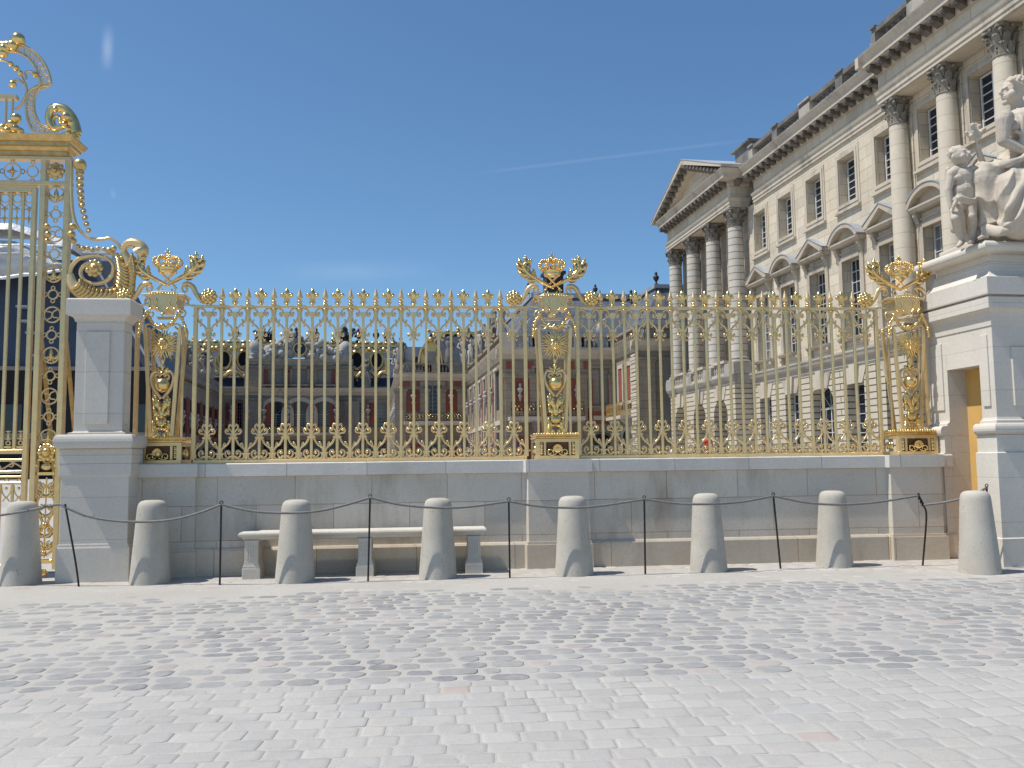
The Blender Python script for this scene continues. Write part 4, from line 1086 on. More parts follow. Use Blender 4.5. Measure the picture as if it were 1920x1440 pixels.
# gate leaf
mb = MB(); zl1 = gz(352); xA = xL+.1
mb.box(leafR-.055, leafR+.015, -.04, .04, .10, zl1); mb.box(xA, leafR-.0555, -.038, .038, zl1-.09, zl1-.001)
for py,th in ((846,.035),(862,.02),(884,.025),(893,.02),(905,.02)): mb.box(xA, leafR-.0555, -.037, .037, gz(py)-th, gz(py)+th)
mb.box(xA, leafR-.0555, -.037, .037, .10, .17)
leaf_ = mb.build('gate_leaf', M['bar'], gt, .006)
xb = leafR-.055; sp = gx(35,560)-gx(12,560)
x = leafR - (gx(61,560)-gx(37,560)); i = 0
top_s = MB(); top_b = MB(); low = MB(); lowg = MB()
while x > xA:
    mb = MB(); mb.box(x-.022, x+.022, -.022, .022, gz(846)+.035, zl1-.09); mb.box(x-.018,x+.018,-.02,.02,.17,gz(905)-.02); mb.build('bar', M['bar'], leaf_, .004)
    xm = x+sp/2
    zt2 = zl1-.09
    top_s.tube(circ(xm,zt2-.10,.065,14), .012, 6, True)
    for s in (-1,1): top_s.tube(smooth_path([(xm+s*.085,0,zt2-.03),(xm+s*.08,0,zt2-.14),(xm+s*.02,0,zt2-.24),(xm,0,zt2-.30)],5), .010, 5); top_s.ball((xm+s*.05,0,zt2-.02), .026, 6)
    for z_ in (zt2-.27, zt2-.42): top_b.leaf((xm-.07,0,z_),(xm+.07,0,z_),.018,0,1,.015); top_b.leaf((xm,0,z_-.07),(xm,0,z_+.05),.018,0,1,.015)
    top_s.tube([(xm,0,zt2-.30),(xm,0,zt2-.52)], .009, 5)
    zb2 = gz(846)+.035; lowg = MB()
    low.tube(circ(xm,zb2+.10,.032,10), .011, 6, True); lowg.box(xm-.05,xm+.05,-.02,.02,zb2+.02,zb2+.05)
    lowg.leaf((xm,0,zb2+.13),(xm,0,zb2+.30),.022,0,1,.015); lowg.leaf((xm-.055,0,zb2+.165),(xm+.055,0,zb2+.165),.016,0,1,.015); lowg.leaf((xm-.045,0,zb2+.28),(xm+.045,0,zb2+.28),.014,0,1,.015)
    # scrolls in the band and drops under it
    zm = (gz(862)+gz(884))/2; s = 1 if i%2 else -1
    low.tube(smooth_path([(xm-.11,0,zm-s*.06),(xm-.03,0,zm-s*.02),(xm+.03,0,zm+s*.02),(xm+.11,0,zm+s*.06)],5), .014, 6); low.tube(spiral((xm+.05,zm+s*.02),.05,.01,90*s,90*s-400*s,14), .011, 5)
    lowg.build('leaf_foot_bud', M['gold'], leaf_); lowg = MB()
    zd = gz(905)-.02
    for q in (-1,1): lowg.tube(smooth_path([(xm+q*.075,0,zd-.02),(xm+q*.06,0,zd-.12),(xm+q*.015,0,zd-.20),(xm+q*.05,0,zd-.26)],5), .011, 5)
    lowg.ball((xm,0,zd-.06), .025, 6); lowg.ball((xm,0,zd-.2), .02, 6); lowg.tube(circ(xm,zd+.055,.03,10), .009, 5, True)
    lowg.build('leaf_drop_bud', M['gold'], leaf_)
    x -= sp; i += 1
top_s.build('leaf_head_scrolls', M['bar'], leaf_); top_b.build('leaf_head_buds', M['oldgold'], leaf_)
low.build('leaf_foot_scrolls', M['bar'], leaf_)
# ornate lower panel of the pilaster
mb = MB(); a0, a1 = postL+.055, postR-.055
for py,th in ((862,.02),(888,.025),(1052,.03)): mb.box(a0,a1,-.04,.04,gz(py)-th,gz(py)+th)
mb.build('pilaster_rails', M['gold'], gt, .004)
mb = MB(); zA, zB = gz(1045), gz(895); hz = zB-zA; rs = random.Random(3)
for s in (-1,1):
    mb.tube(smooth_path([(xc+s*.03,0,zA+.02),(xc+s*.13,0,zA+.12*hz),(xc+s*.14,0,zA+.3*hz),(xc+s*.04,0,zA+.42*hz),(xc+s*.10,0,zA+.55*hz),(xc+s*.13,0,zA+.7*hz),(xc+s*.05,0,zA+.82*hz),(xc+s*.11,0,zA+.95*hz)],6), .020, 6)
    for q,rr in ((.16,.055),(.34,.04),(.62,.05),(.88,.06)): mb.tube(spiral((xc+s*.075,zA+q*hz),rr,.012,90,90+400*s,16), .013, 6); mb.ball((xc+s*.075,-.01,zA+q*hz), .026, 7)
    for q in (.1,.25,.5,.75): mb.leaf((xc,0,zA+q*hz),(xc+s*.12,0,zA+(q+.10)*hz),.04,.15*s,2,.02)
mb.tube([(xc,0,zA),(xc,0,zB)], .012, 6); mb.ball((xc,-.02,zA+.40*hz), .055, 9); mb.ball((xc,-.02,zA+.06*hz), .045, 9)
mb.build('lower_panel', M['gold'], gt)
mb = MB(); zc_ = gz(848)
mb.ball((xc,-.04,zc_), .075, 10); 
for j in range(10): a = 2*PI*j/10; mb.ball((xc+.10*math.cos(a),-.03,zc_+.10*math.sin(a)), .05, 7)
for s in (-1,1): mb.ball((xc+s*.17,-.03,zc_), .045, 7); mb.ball((xc+s*.14,-.03,gz(872)), .04, 7)
mb.ball((xc,-.03,gz(875)), .07, 9, (1.3,.5,.8))
mb.build('pilaster_boss', M['gold'], gt)
mb = MB(); mb.lathe([(.03,-.02),(.06,.0),(.06,.03),(.03,.08)], 10, (xc,0,0)); mb.build('foot', M['gold'], gt)
# slanting back stays that show beside the posts
for x in (postL, postR):
    mb = MB(); mb.tube([(x+.02,.05,gz(640)),(x+.10,.95,.05)], .035, 4); mb.build('back_stay', M['oldgold'], gt)
# crest: double banded scroll ladder, volutes and buds
mb = MB(); mbg = MB()
outer = smooth_path(gpts([(6,82),(40,84),(70,102),(88,128),(95,158),(78,163),(66,180),(64,205),(74,230),(94,240),(108,236)]),8)
inner = smooth_path(gpts([(2,97),(32,98),(58,114),(72,140),(74,160),(56,170),(50,190),(50,215),(60,243),(82,258),(108,254)]),8)
mb.tube(outer, .022, 6); mb.tube(inner, .022, 6)
for i in range(3, len(outer)-1, 3):
    a, b = outer[i], inner[min(i,len(inner)-1)]; mb.tube([a,b], .011, 5); mb.tube(circ(a.lerp(b,.5).x,a.lerp(b,.5).z,.05,8), .009, 5, True)
mb.tube(smooth_path(gpts([(108,254),(122,250),(136,243)]),5), .022, 6)
mb.tube(smooth_path(gpts([(-6,112),(14,116),(30,130),(42,146),(50,170),(40,196),(28,206)]),6), .02, 6)
mb.tube(smooth_path(gpts([(50,150),(48,136),(60,134),(68,140)]),5), .018, 6); mb.tube(smooth_path(gpts([(46,160),(36,150),(24,152),(22,160)]),5), .018, 6)
mb.box(xL+2.0, GP(33,184).x, -.05, .05, GP(10,187).z, GP(10,179).z)
for px in (12,24): mb.tube(gpts([(px,188),(px-2,238)]), .02, 5)
mb.tube(gpts([(0,261),(48,259)]), .03, 5); mb.box(GP(80,0).x, GP(110,0).x, -.06, .06, GP(95,263).z, GP(95,257).z)
crest = mb.build('crest', M['bar'], gt)
cb_ = []
for grp in (((34,74,.11),(24,86,.09),(16,86,.08),(8,92,.085),(6,100,.075)), ((20,120,.045),(30,128,.05),(38,137,.045)), ((66,140,.05),), ((24,158,.06),),
            ((30,222,.085),(22,234,.08),(28,242,.08),(38,246,.06),(14,246,.075),(42,254,.06),(6,240,.07))):
    mbg = MB()
    for (px,py,r) in grp: mbg.ball(GP(px,py,-.02), r, 10)
    if grp[0][0] == 34: mbg.tube(smooth_path(gpts([(0,84),(16,84),(26,88)]),4), .06, 7)
    cb_.append(mbg.build('crest_bud', M['gold'], gt))
mbg = MB()
P = smooth_path(gpts([(118,238),(101,240),(92,226),(94,210),(104,202),(122,206),(136,224),(143,250)]),6)
mbg.tube(P, [.045+.05*i/(len(P)-1) for i in range(len(P))], 7, flat=.8)
mbg.tube(smooth_path(gpts([(118,238),(106,238),(100,228),(104,218),(112,220),(113,230)]),4), .03, 6)
for (px,py,r) in ((124,220,.085),(133,231,.06),(121,234,.06),(114,226,.05),(129,242,.055),(138,254,.05),(143,259,.055),(104,205,.05),(128,250,.05),(148,255,.035)): mbg.ball(GP(px,py,-.03), r, 9)
cb_.append(mbg.build('crest_volute', M['gold'], gt))
xm_ = xL+postR
for o in [crest]+cb_:
    c = o.copy(); COL.objects.link(c); c.parent = gt; c.scale = (-1,1,1); c.location = (xm_,0,0)
# side bracket sweeping down onto the pillar
mb = MB(); mbg = MB(); yb = -.25
mb.tube(smooth_path(gpts([(134,300),(134,360),(138,405),(150,432),(172,448),(195,448),(207,447),(222,458),(232,474)],yb),7), .026, 6)
mb.tube(smooth_path(gpts([(186,499),(172,492),(157,498),(151,511),(157,524),(174,532),(194,529),(208,518),(213,504),(209,491),(195,482),(172,479),(150,484),(136,497),(131,514),(135,531)],yb),6), .032, 6)
P = smooth_path(gpts([(131,514),(136,533),(150,547),(172,555),(198,555),(224,548),(240,534)],yb),6); mb.tube(P, [.03+.085*math.sin(PI*min(1,.1+.75*i/(len(P)-1))) for i in range(len(P))], 8, flat=.6)
P = smooth_path(gpts([(236,556),(242,536),(243,512),(239,488),(232,471)],yb),6); mb.tube(P, [.115-.06*i/(len(P)-1) for i in range(len(P))], 8, flat=.6)
mb.tube(smooth_path(gpts([(232,474),(233,464),(242,456),(254,456),(264,462),(266,470),(258,477)],yb),8), [.04+.0016*i for i in range(49)], 8)
br = mb.build('side_bracket', M['bar'], gt)
Pc = smooth_path(gpts([(136,533),(150,547),(172,555),(198,555),(224,548)],yb-.05),3); Ps = smooth_path(gpts([(240,540),(243,512),(239,488)],yb-.05),4)
for q,p in enumerate(Pc[1:]): mbg.leaf(p+Vector((-.05,0,-.06)), p+Vector((.10,0,.13)), .055, .15, 2, .045)
for q,p in enumerate(Ps):
    mbg.leaf(p+Vector((.02,0,-.12)), p+Vector((-.17,0,.06)), .055, -.15, 2, .045); mbg.leaf(p+Vector((.0,0,-.12)), p+Vector((.07,0,.12)), .05, .1, 2, .05)
c_ = GP(176,503,yb-.03); mbg.ball(c_, .085, 10, (1,.5,1))
for j in range(9): a = 2*PI*j/9; mbg.ball(c_+Vector((.10*math.cos(a),0,.10*math.sin(a))), .046, 7, (1,.5,1))
mbg.ball(c_+Vector((0,-.05,0)), .035, 7)
mbg.ball(GP(150,309,yb), .10, 10)
for s in range(10):
    p = GP(150+(0,0,0,1,2,3,6,9,12,16)[s], 324+ s*12, yb); mbg.tube(circ(p.x,p.z,.055-.003*s,10,yb), .014, 5, True); mbg.ball(p+Vector((.01,-.02,-.02)), .042-.002*s, 7)
for (px,py,r) in ((136,425,.06),(134,440,.065),(138,452,.05),(146,462,.04),(155,466,.045),(164,465,.035),(173,468,.04),(183,466,.04),(195,467,.035),(205,470,.055),(213,466,.05),(210,474,.04),(220,478,.035),(228,484,.035),(88,425,.05),(90,440,.055),(88,452,.04)): mbg.ball(GP(px,py,yb-.02), r, 8)
for (b,tq,w,bo) in (((150,550),(195,538),.07,.15),((165,556),(215,536),.07,.12),((190,556),(235,528),.07,.1),((235,560),(222,500),.08,-.1),((244,545),(226,488),.07,-.15),((244,520),(228,470),.05,-.1),((140,545),(150,522),.06,.1),((215,560),(248,535),.07,-.1),((238,556),(250,515),.06,-.05)):
    mbg.leaf(GP(*b,yb), GP(*tq,yb), w, bo, 3, .03)
for j in range(14): mbg.ball(GP(236+random.uniform(-14,12),549+random.uniform(-8,9),yb-.03), random.uniform(.035,.06), 7)
mbg.build('bracket_foliage', M['oldgold'], br)
# ------------------------------------------------------------------ walls with openings
def wall_x(mb, x, dep_, y0, y1, z0, z1, ops, sgn=-1):
    """wall face in the plane x, seen from -x (sgn -1) or +x; ops = (y0,y1,z0,z1,arch); reveals go dep_ deep"""
    ys = sorted({y0,y1,*[o[0] for o in ops],*[o[1] for o in ops]}); zs = sorted({z0,z1,*[o[2] for o in ops],*[o[3] for o in ops]})
    xi = x - sgn*dep_
    def quad(a,b,c,d): mb.add([a,b,c,d],[(0,1,2,3)])
    for i in range(len(ys)-1):
        j = 0
        while j < len(zs)-1:
            ym, zm = (ys[i]+ys[i+1])/2, (zs[j]+zs[j+1])/2
            if ys[i]<y0-1e-6 or ys[i+1]>y1+1e-6: j += 1; continue
            if not any(o[0]<ym<o[1] and o[2]<zm<o[3] for o in ops):
                quad((x,ys[i+1],zs[j]),(x,ys[i],zs[j]),(x,ys[i],zs[j+1]),(x,ys[i+1],zs[j+1]))
            j += 1
    for o in ops:
        a,b,c,d = o[:4]
        quad((x,a,c),(x,a,d),(xi,a,d),(xi,a,c)); quad((x,b,d),(x,b,c),(xi,b,c),(xi,b,d))
        quad((x,a,c),(xi,a,c),(xi,b,c),(x,b,c))
        if len(o)>4 and o[4]:
            r = (b-a)/2; cy = (a+b)/2; zs_ = d-r; n = 12; pv = None
            for s in (0,1):
                P = [(cy-r*math.cos(PI*k_/n), zs_+r*math.sin(PI*k_/n)) for k_ in range(n+1)]
            half = n//2
            mb.add([(x,a,d)]+[(x,p[0],p[1]) for p in P[:half+1]], [(0,i+1,i+2) for i in range(half)])
            mb.add([(x,b,d)]+[(x,p[0],p[1]) for p in P[half:]], [(0,i+1,i+2) for i in range(half)])
            for i in range(n):
                quad((x,)+P[i],(x,)+P[i+1],(xi,)+P[i+1],(xi,)+P[i])
        else: quad((x,a,d),(x,b,d),(xi,b,d),(xi,a,d))
# swap so that the same builder makes walls facing the court mouth (-y)
def wall_y(mb, y, dep_, x0, x1, z0, z1, ops):
    tmp = MB(); wall_x(tmp, y, dep_, x0, x1, z0, z1, ops)
    mb.add([(p[1],p[0],p[2]) for p in tmp.v], [tuple(reversed(f)) for f in tmp.f])
def sash(w, h, nx, nz, arch=False, fr=.07, mun=.035, mt='white'):
    """white glazed sash in the x-z plane, foot at z=0, front to -y"""
    mb = MB(); r = w/2
    if arch:
        pts = [(-r,0),(r,0)]+[(r*math.cos(PI*i/14), h-r+r*math.sin(PI*i/14)) for i in range(15)]
        ring = [(x*(1-fr/r), fr if z==0 else (h-r+(z-h+r)*(1-fr/r) if z>h-r else z)) for x,z in pts]
        n = len(pts); vs = [(x,-.03,z) for x,z in pts]+[(x,-.03,z) for x,z in ring]
        mb.add(vs, [(i,(i+1)%n,n+(i+1)%n,n+i) for i in range(n)])
        mb.box(-r,r,-.035,.0,h-r-.05,h-r+.05)
        for a in (45,90,135): mb.tube([(0,-.02,h-r),((r-.03)*math.cos(R(a)),-.02,h-r+(r-.03)*math.sin(R(a)))], mun/2, 4)
        hh = h-r
    else:
        mb.box(-r,-r+fr,-.04,.02,0,h); mb.box(r-fr,r,-.04,.02,0,h); mb.box(-r+fr,r-fr,-.04,.02,0,fr); mb.box(-r+fr,r-fr,-.04,.02,h-fr,h); hh = h
    for i in range(1,nx):
        x = -r+fr+(w-2*fr)*i/nx; q = mun*(1.5 if i*2==nx else .5); mb.box(x-q/1.5,x+q/1.5,-.03,.01,fr,hh-(fr if not arch else 0))
    for j in range(1,nz):
        z = fr+(hh-2*fr)*j/nz; mb.box(-r+fr,r-fr,-.026,.008,z-mun/2,z+mun/2)
    g = MB()
    if arch: g.add([(x*.98,.015,z*.995) for x,z in pts], [tuple(range(len(pts)))])
    else: g.box(-r+.01,r-.01,.012,.02,.01,h-.01)
    f = mb.build('window', M[mt]); p = g.build('pane', M['glass'], f)
    COL.objects.unlink(f); COL.objects.unlink(p)
    return f, p
def put_sash(proto_, parent, loc, rz):
    f = proto_[0].copy(); COL.objects.link(f); f.parent = parent; f.location = loc; f.rotation_euler = (0,0,rz)
    p = proto_[1].copy(); COL.objects.link(p); p.parent = f
    return f
def capital(r, h, n=8):
    """leafy capital, foot at z=0, for a shaft of radius r"""
    mb = MB()
    mb.lathe([(r*1.0,0),(r*1.08,.02*h),(r*1.08,.06*h),(r*.98,.08*h),(r*.98,.5*h),(r*1.12,.8*h),(r*1.3,.88*h)], 14)
    for row,(z0_,z1_,out) in enumerate(((.06,.42,.28),(.30,.70,.42))):
        for i in range(n):
            a = 2*PI*(i+.5*row)/n; c, s = math.cos(a), math.sin(a); t_ = (-s,c)
            P = [(1.0,z0_),(1.06,z0_+.5*(z1_-z0_)),(1.0+out*.55,z0_+.85*(z1_-z0_)),(1.0+out,z1_),(1.0+out*1.25,z1_-.06)]
            w = [.30,.36,.34,.26,.12]
            vs = []
            for (rr,z),ww in zip(P,w):
                for q in (-1,0,1):
                    e = rr+(.07 if q==0 else 0)
                    vs.append((r*(e*c+t_[0]*ww*q), r*(e*s+t_[1]*ww*q), z*h))
            mb.add(vs, [(i_*3+q,i_*3+q+1,i_*3+q+4,i_*3+q+3) for i_ in range(4) for q in range(2)], True)
            mb.ball((r*(1.0+out*1.15)*c, r*(1.0+out*1.15)*s, (z1_-.03)*h), r*.13, 6)
    for i in range(4):
        a = PI/4+i*PI/2; c, s = math.cos(a), math.sin(a)
        mb.tube([(r*1.05*c,r*1.05*s,.60*h),(r*1.35*c,r*1.35*s,.80*h),(r*1.62*c,r*1.62*s,.86*h)], [r*.10,r*.13,r*.14], 6)
        mb.ball((r*1.55*c,r*1.55*s,.78*h), r*.22, 8)
        b = i*PI/2; mb.ball((r*1.32*math.cos(b),r*1.32*math.sin(b),.90*h), r*.2, 7)
    q = r*1.42; mb.prism([(q,q*.72),(q*.72,q),(0,q*.86),(-q*.72,q),(-q,q*.72),(-q*.86,0),(-q,-q*.72),(-q*.72,-q),(0,-q*.86),(q*.72,-q),(q,-q*.72),(q*.86,0)],'z',.885*h,h)
    return mb
BALPROF = [(.07,0),(.07,.06),(.05,.08),(.085,.22),(.09,.30),(.05,.45),(.035,.55),(.055,.60),(.055,.66),(.04,.68),(.06,.70)]
BALM = {}
def baluster_row(parent, mt, p0, p1, z, h, pitch, n=7):
    L = math.hypot(p1[0]-p0[0],p1[1]-p0[1]); k_ = max(1,int(L/pitch)); s = h/.70
    if mt not in BALM:
        BALM[mt] = MB().lathe(BALPROF, n).build('baluster', M[mt]); COL.objects.unlink(BALM[mt])
    for i in range(k_):
        t_ = (i+.5)/k_; c = BALM[mt].copy(); COL.objects.link(c); c.parent = parent
        c.location = (p0[0]+(p1[0]-p0[0])*t_, p0[1]+(p1[1]-p0[1])*t_, z); c.scale = (s,s,s)
def balusters_along(mb, p0, p1, z, h, pitch, n=7):
    L = math.hypot(p1[0]-p0[0],p1[1]-p0[1]); k_ = max(1,int(L/pitch)); s = h/.70
    for i in range(k_):
        t_ = (i+.5)/k_; mb.lathe([(r*s,zz*s) for r,zz in BALPROF], n, (p0[0]+(p1[0]-p0[0])*t_, p0[1]+(p1[1]-p0[1])*t_, z))
def cornice_x(mb, x, y0, y1, prof_):
    """moulding run along y, stepping out to -x by the profile (out,z)"""
    poly = [(x-o,z) for o,z in prof_]+[(x+.05,prof_[-1][1]),(x+.05,prof_[0][1])]
    mb.prism(poly, 'y', y0, y1)
def cornice_y(mb, y, x0, x1, prof_):
    poly = [(y-o,z) for o,z in prof_]+[(y+.05,prof_[-1][1]),(y+.05,prof_[0][1])]
    mb.prism(poly, 'x', x0, x1)

# ------------------------------------------------------------------ the columned wing at the right (palace axes)
U = 22.0; VN, VC, VF = 17.4, 47.65, 58.6        # near end, portico corner, portico far end
UP = 20.95                                     # portico / projecting order
wing = thing('columned_wing', 'long pale classical wing with columns, pedimented windows and a far temple front', 'palace wing', (0,0,0), PHI)
bays = [46.05-3.08*i for i in range(10)]
VB = 32.75                                      # the order projects from here towards us
ops = []; gops = []
for i,v in enumerate(bays):
    ops.append((v-.72,v+.72,13.50,15.70)); ops.append((v-.78,v+.78,7.14,10.90))
    if i%7==2: gops.append((v-1.15,v+1.15,0.0,5.25,True))
    else: gops.append((v-.72,v+.72,.9,5.05))
mb = MB(); wall_x(mb, U, .62, VN, VC, 6.5, 16.4, ops); mb.build('upper_wall', M['palace'], wing)
mb = MB(); wall_x(mb, U-.10, .72, VN, VC, -.1, 6.0, gops); mb.build('ground_wall', M['rust'], wing)
mb = MB(); mb.box(U+.75, U+9, VN, VF, -.1, 18.0); mb.build('core', M['dark'], wing)
mb = MB(); mb.box(U-.10, U+9, VN-.02, VN+.3, -.1, 18.4); mb.build('end_wall', M['palace'], wing)
# belt course over the ground floor
mb = MB(); cornice_x(mb, U-.1, VN, VC, [(0,5.86),(.06,5.88),(.06,6.10),(.12,6.14),(.22,6.22),(.26,6.36),(.30,6.42),(.30,6.52),(.10,6.54)]); mb.build('belt_course', M['belt'], wing)
w_att = sash(1.30, 2.1, 2, 6); w_main = sash(1.44, 3.7, 4, 7); w_gr = sash(1.34, 4.1, 2, 9); w_door = sash(2.2, 5.15, 4, 7, True)
RZm = -PI/2
for i,v in enumerate(bays):
    put_sash(w_att, wing, (U+.42,v,13.55), RZm); put_sash(w_main, wing, (U+.42,v,7.18), RZm)
    put_sash(w_door if i%7==2 else w_gr, wing, (U+.42,v,0.0 if i%7==2 else .93), RZm)
# window surrounds
def surround_att():
    mb = MB()
    for (o,t_) in ((.16,.07),(.30,.035)):
        y0,y1,z0_,z1_ = -.72-o,.72+o,13.60-o,15.80+o; q = .15
        mb.box(-t_,.01,y0,y0+q,z0_,z1_); mb.box(-t_,.01,y1-q,y1,z0_,z1_); mb.box(-t_,.01,y0+q,y1-q,z1_-q,z1_); mb.box(-t_,.01,y0+q,y1-q,z0_,z0_+q)
    mb.box(-.16,.01,-1.05,1.05,13.18,13.29)
    return mb
def hood(kind):
    mb = MB(); 
    for s in (-1,1):
        mb.box(-.07,.01,s*.93-.15,s*.93+.15,7.3,11.35)
        mb.prism([(0,11.28),(-.12,11.30),(-.26,11.62),(-.30,11.78),(0,11.78)],'y',s*1.02-.13,s*1.02+.13)
        mb.ball((-.20,s*1.02,11.66), .14, 8); mb.ball((-.10,s*1.02,11.38), .10, 8); mb.tube([(-.06,s*1.02,11.3),(-.04,s*1.02,10.9)],[.08,.03],6)
    mb.box(-.10,.01,-.78,.78,11.10,11.32); mb.box(-.06,.01,-.78,.78,11.321,11.70)
    mb.box(-.13,.01,-.82,.82,11.44,11.50)
    mb.prism([(0,11.78),(-.34,11.78),(-.36,11.84),(-.44,11.90),(-.44,11.98),(0,11.98)],'y',-1.28,1.28)
    if kind:   # triangular
        for s in (-1,1):
            mb.prism([(s*1.34,11.985),(s*1.34,12.14),(0,12.86),(0,12.66),(s*1.02,12.02),(s*1.02,11.985)],'x',-.47,.0)
        mb.prism([(-1.2,11.98),(1.2,11.98),(0,12.7)],'x',-.12,.0)
    else:
        n = 12; A = []; B = []
        for k_ in range(n+1):
            a = R(28+124*k_/n); A.append((1.50*math.cos(a),11.40+1.36*math.sin(a))); B.append((1.30*math.cos(a),11.40+1.17*math.sin(a)))
        for k_ in range(n): mb.prism([A[k_],A[k_+1],B[k_+1],B[k_]],'x',-.47,0)
        mb.prism([(-1.2,11.98)]+[(x,z) for x,z in reversed(B) if z>11.98]+[(1.2,11.98)],'x',-.12,0)
    # sill on brackets
    mb.prism([(0,7.14),(-.20,7.14),(-.28,7.24),(-.30,7.30),(0,7.30)],'y',-1.10,1.10)
    for s in (-1,1): mb.prism([(0,6.70),(-.06,6.72),(-.20,7.02),(-.22,7.14),(0,7.14)],'y',s*.93-.12,s*.93+.12); mb.ball((-.13,s*.93,7.0), .13, 8)
    return mb
sa = surround_att().build('attic_surround', M['trim']); ht = hood(True).build('window_hood', M['hood']); hs = hood(False).build('window_hood', M['hood'])
lead_ = MB()
for s in (-1,1): lead_.prism([(s*1.40,12.145),(s*1.40,12.17),(0,12.90),(0,12.865)],'x',-.50,.0)
lt = lead_.build('lead_cap', M['lead'])
lead_ = MB()
for k_ in range(12):
    a,b = R(28+124*k_/12),R(28+124*(k_+1)/12); lead_.prism([(1.505*math.cos(a),11.40+1.365*math.sin(a)),(1.505*math.cos(b),11.40+1.365*math.sin(b)),(1.54*math.cos(b),11.40+1.40*math.sin(b)),(1.54*math.cos(a),11.40+1.40*math.sin(a))],'x',-.50,0)
ls = lead_.build('lead_cap', M['lead'])
key = MB(); key.prism([(-.20,5.0),(.20,5.0),(.34,5.9),(-.34,5.9)],'x',-.12,.0)
for s in (-1,1): key.prism([(s*.30,5.0),(s*.62,5.0),(s*.98,5.75),(s*.42,5.75)],'x',-.04,.0)
key = key.build('keystone', M['trim'])
for o in (sa,ht,hs,lt,ls,key): COL.objects.unlink(o)
for i,v in enumerate(bays):
    c = sa.copy(); COL.objects.link(c); c.parent = wing; c.location = (U,v,-.10)
    h_, l_ = (ht,lt) if i%2==0 else (hs,ls)
    c = h_.copy(); COL.objects.link(c); c.parent = wing; c.location = (U,v,.12); c.scale = (1,.97,.962)
    d_ = l_.copy(); COL.objects.link(d_); d_.parent = c
    c = key.copy(); COL.objects.link(c); c.parent = wing; c.location = (U-.1,v,0)
# entablature; it steps forward over the near columns
arch_p = [(0,16.4),(.10,16.4),(.10,16.56),(.14,16.565),(.14,16.74),(.20,16.80),(.24,16.92),(.0,16.93)]
corn_p = [(0,17.62),(.10,17.66),(.16,17.76),(.16,17.95),(.20,17.96),(.70,17.97),(.72,18.20),(.78,18.24),(.90,18.42),(.92,18.47),(0,18.50)]
md = MB(); md.prism([(-.18,-.02),(-.68,-.02),(-.68,-.13),(-.58,-.25),(-.40,-.22),(-.18,-.34)],'y',-.17,.17); md.ball((-.58,0,-.17),.11,7,(1,1.2,1)); md = md.build('modillion', M['modillion']); COL.objects.unlink(md)
def modil(x, y, z, rz=0):
    c = md.copy(); COL.objects.link(c); c.parent = wing; c.location = (x,y,z); c.rotation_euler = (0,0,rz)
def entab(x, y0, y1, nm):
    mb = MB(); cornice_x(mb, x, y0, y1, arch_p); mb.build('architrave', M['trim'], wing)
    mb = MB(); mb.box(x-.04, x+.9, y0+.02, y1-.02, 16.93, 17.62); mb.build('frieze', M['palace'], wing)
    mb = MB(); cornice_x(mb, x, y0-.0, y1+.0, corn_p); mb.build('cornice', M['trim'], wing)
    k_ = int((y1-y0)/.66)
    for i in range(k_): modil(x, y0+(y1-y0)*(i+.5)/k_, 17.965)
entab(U, VB, VC-.95, 'a'); 
XP = 21.20
mb = MB(); mb.box(XP, U+.05, VN, VB, 16.41, 18.0); mb.build('entablature_block', M['palace'], wing)
entab(XP, VN, VB, 'b')
mb = MB(); mb.box(XP-.9, U+.1, VB+.001, VB+.25, 18.0, 18.47); mb.build('cornice_return', M['trim'], wing)
# balustrade
def parapet(x, y0, y1, pitch):
    n = max(1,round((y1-y0)/pitch)); L = (y1-y0)/n
    mb = MB(); mb.box(x-.28,x+.28,y0,y1,18.501,18.70); mb.build('parapet_base', M['trim'], wing)
    mb = MB(); mb.box(x-.25,x+.25,y0,y1,19.32,19.52); mb.build('parapet_rail', M['sooty'], wing)
    for i in range(n+1):
        y = y0+L*i; mb = MB(); q = .55 if i%2==0 else .30
        ya, yb_ = max(y0,y-q), min(y1,y+q)
        mb.box(x-.30,x+.30,ya,yb_,18.70,19.315); mb.box(x-.34,x+.34,ya-.03,yb_+.03,19.521,19.60); mb.build('parapet_pier', M['sooty' if i%2 else 'dirty'], wing)
    for i in range(n): baluster_row(wing, 'sooty', (x,y0+L*i+.5), (x,y0+L*(i+1)-.5), 18.70, .62, .36)
parapet(U-.15, VB+.4, VC-1.3, 3.1); parapet(XP-.15, VN, VB-.3, 3.1)
mb = MB(); mb.box(U-.15-.02, U+9, VN, VF, 18.0, 18.48); mb.build('roof_slab', M['lead'], wing)
# near columns of the projecting order
def column(u, v, z0_, z1_, r, mt, nm='column', hc=1.10):
    mb = MB(); hs_ = z1_-hc
    mb.lathe([(r,0),(r,(hs_-z0_-.5)*.33),(r*.97,(hs_-z0_-.5)*.6),(r*.87,hs_-z0_-.5)], 22, (0,0,.5))
    c = mb.build(nm, M[mt], wing, 0, (u,v,z0_))
    mb = MB(); mb.box(-r*1.38,r*1.38,-r*1.38,r*1.38,0,.16); mb.lathe([(r*1.34,.161),(r*1.38,.22),(r*1.3,.29),(r*1.12,.33),(r*1.1,.38),(r*1.2,.43),(r*1.12,.49),(r*1.0,.52)], 22); mb.build('column_base', M['trim' if mt=='column' else 'dirty'], c)
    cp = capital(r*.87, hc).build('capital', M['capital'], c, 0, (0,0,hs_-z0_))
    return c
for v in (32.19,29.11,26.03,22.95,19.87): 
    column(21.63, v, 7.0, 16.395, .42, 'column')
    mb = MB(); mb.box(XP-.20,U-.1,v-.65,v+.65,6.52,7.0); mb.box(XP-.15,U-.1,v-.6,v+.6,-.1,6.0); mb.build('column_pedestal', M['rust'], wing)
    mb = MB(); mb.box(U-.06,U+.1,v-.45,v+.45,6.55,16.39); mb.build('pilaster', M['palace'], wing)
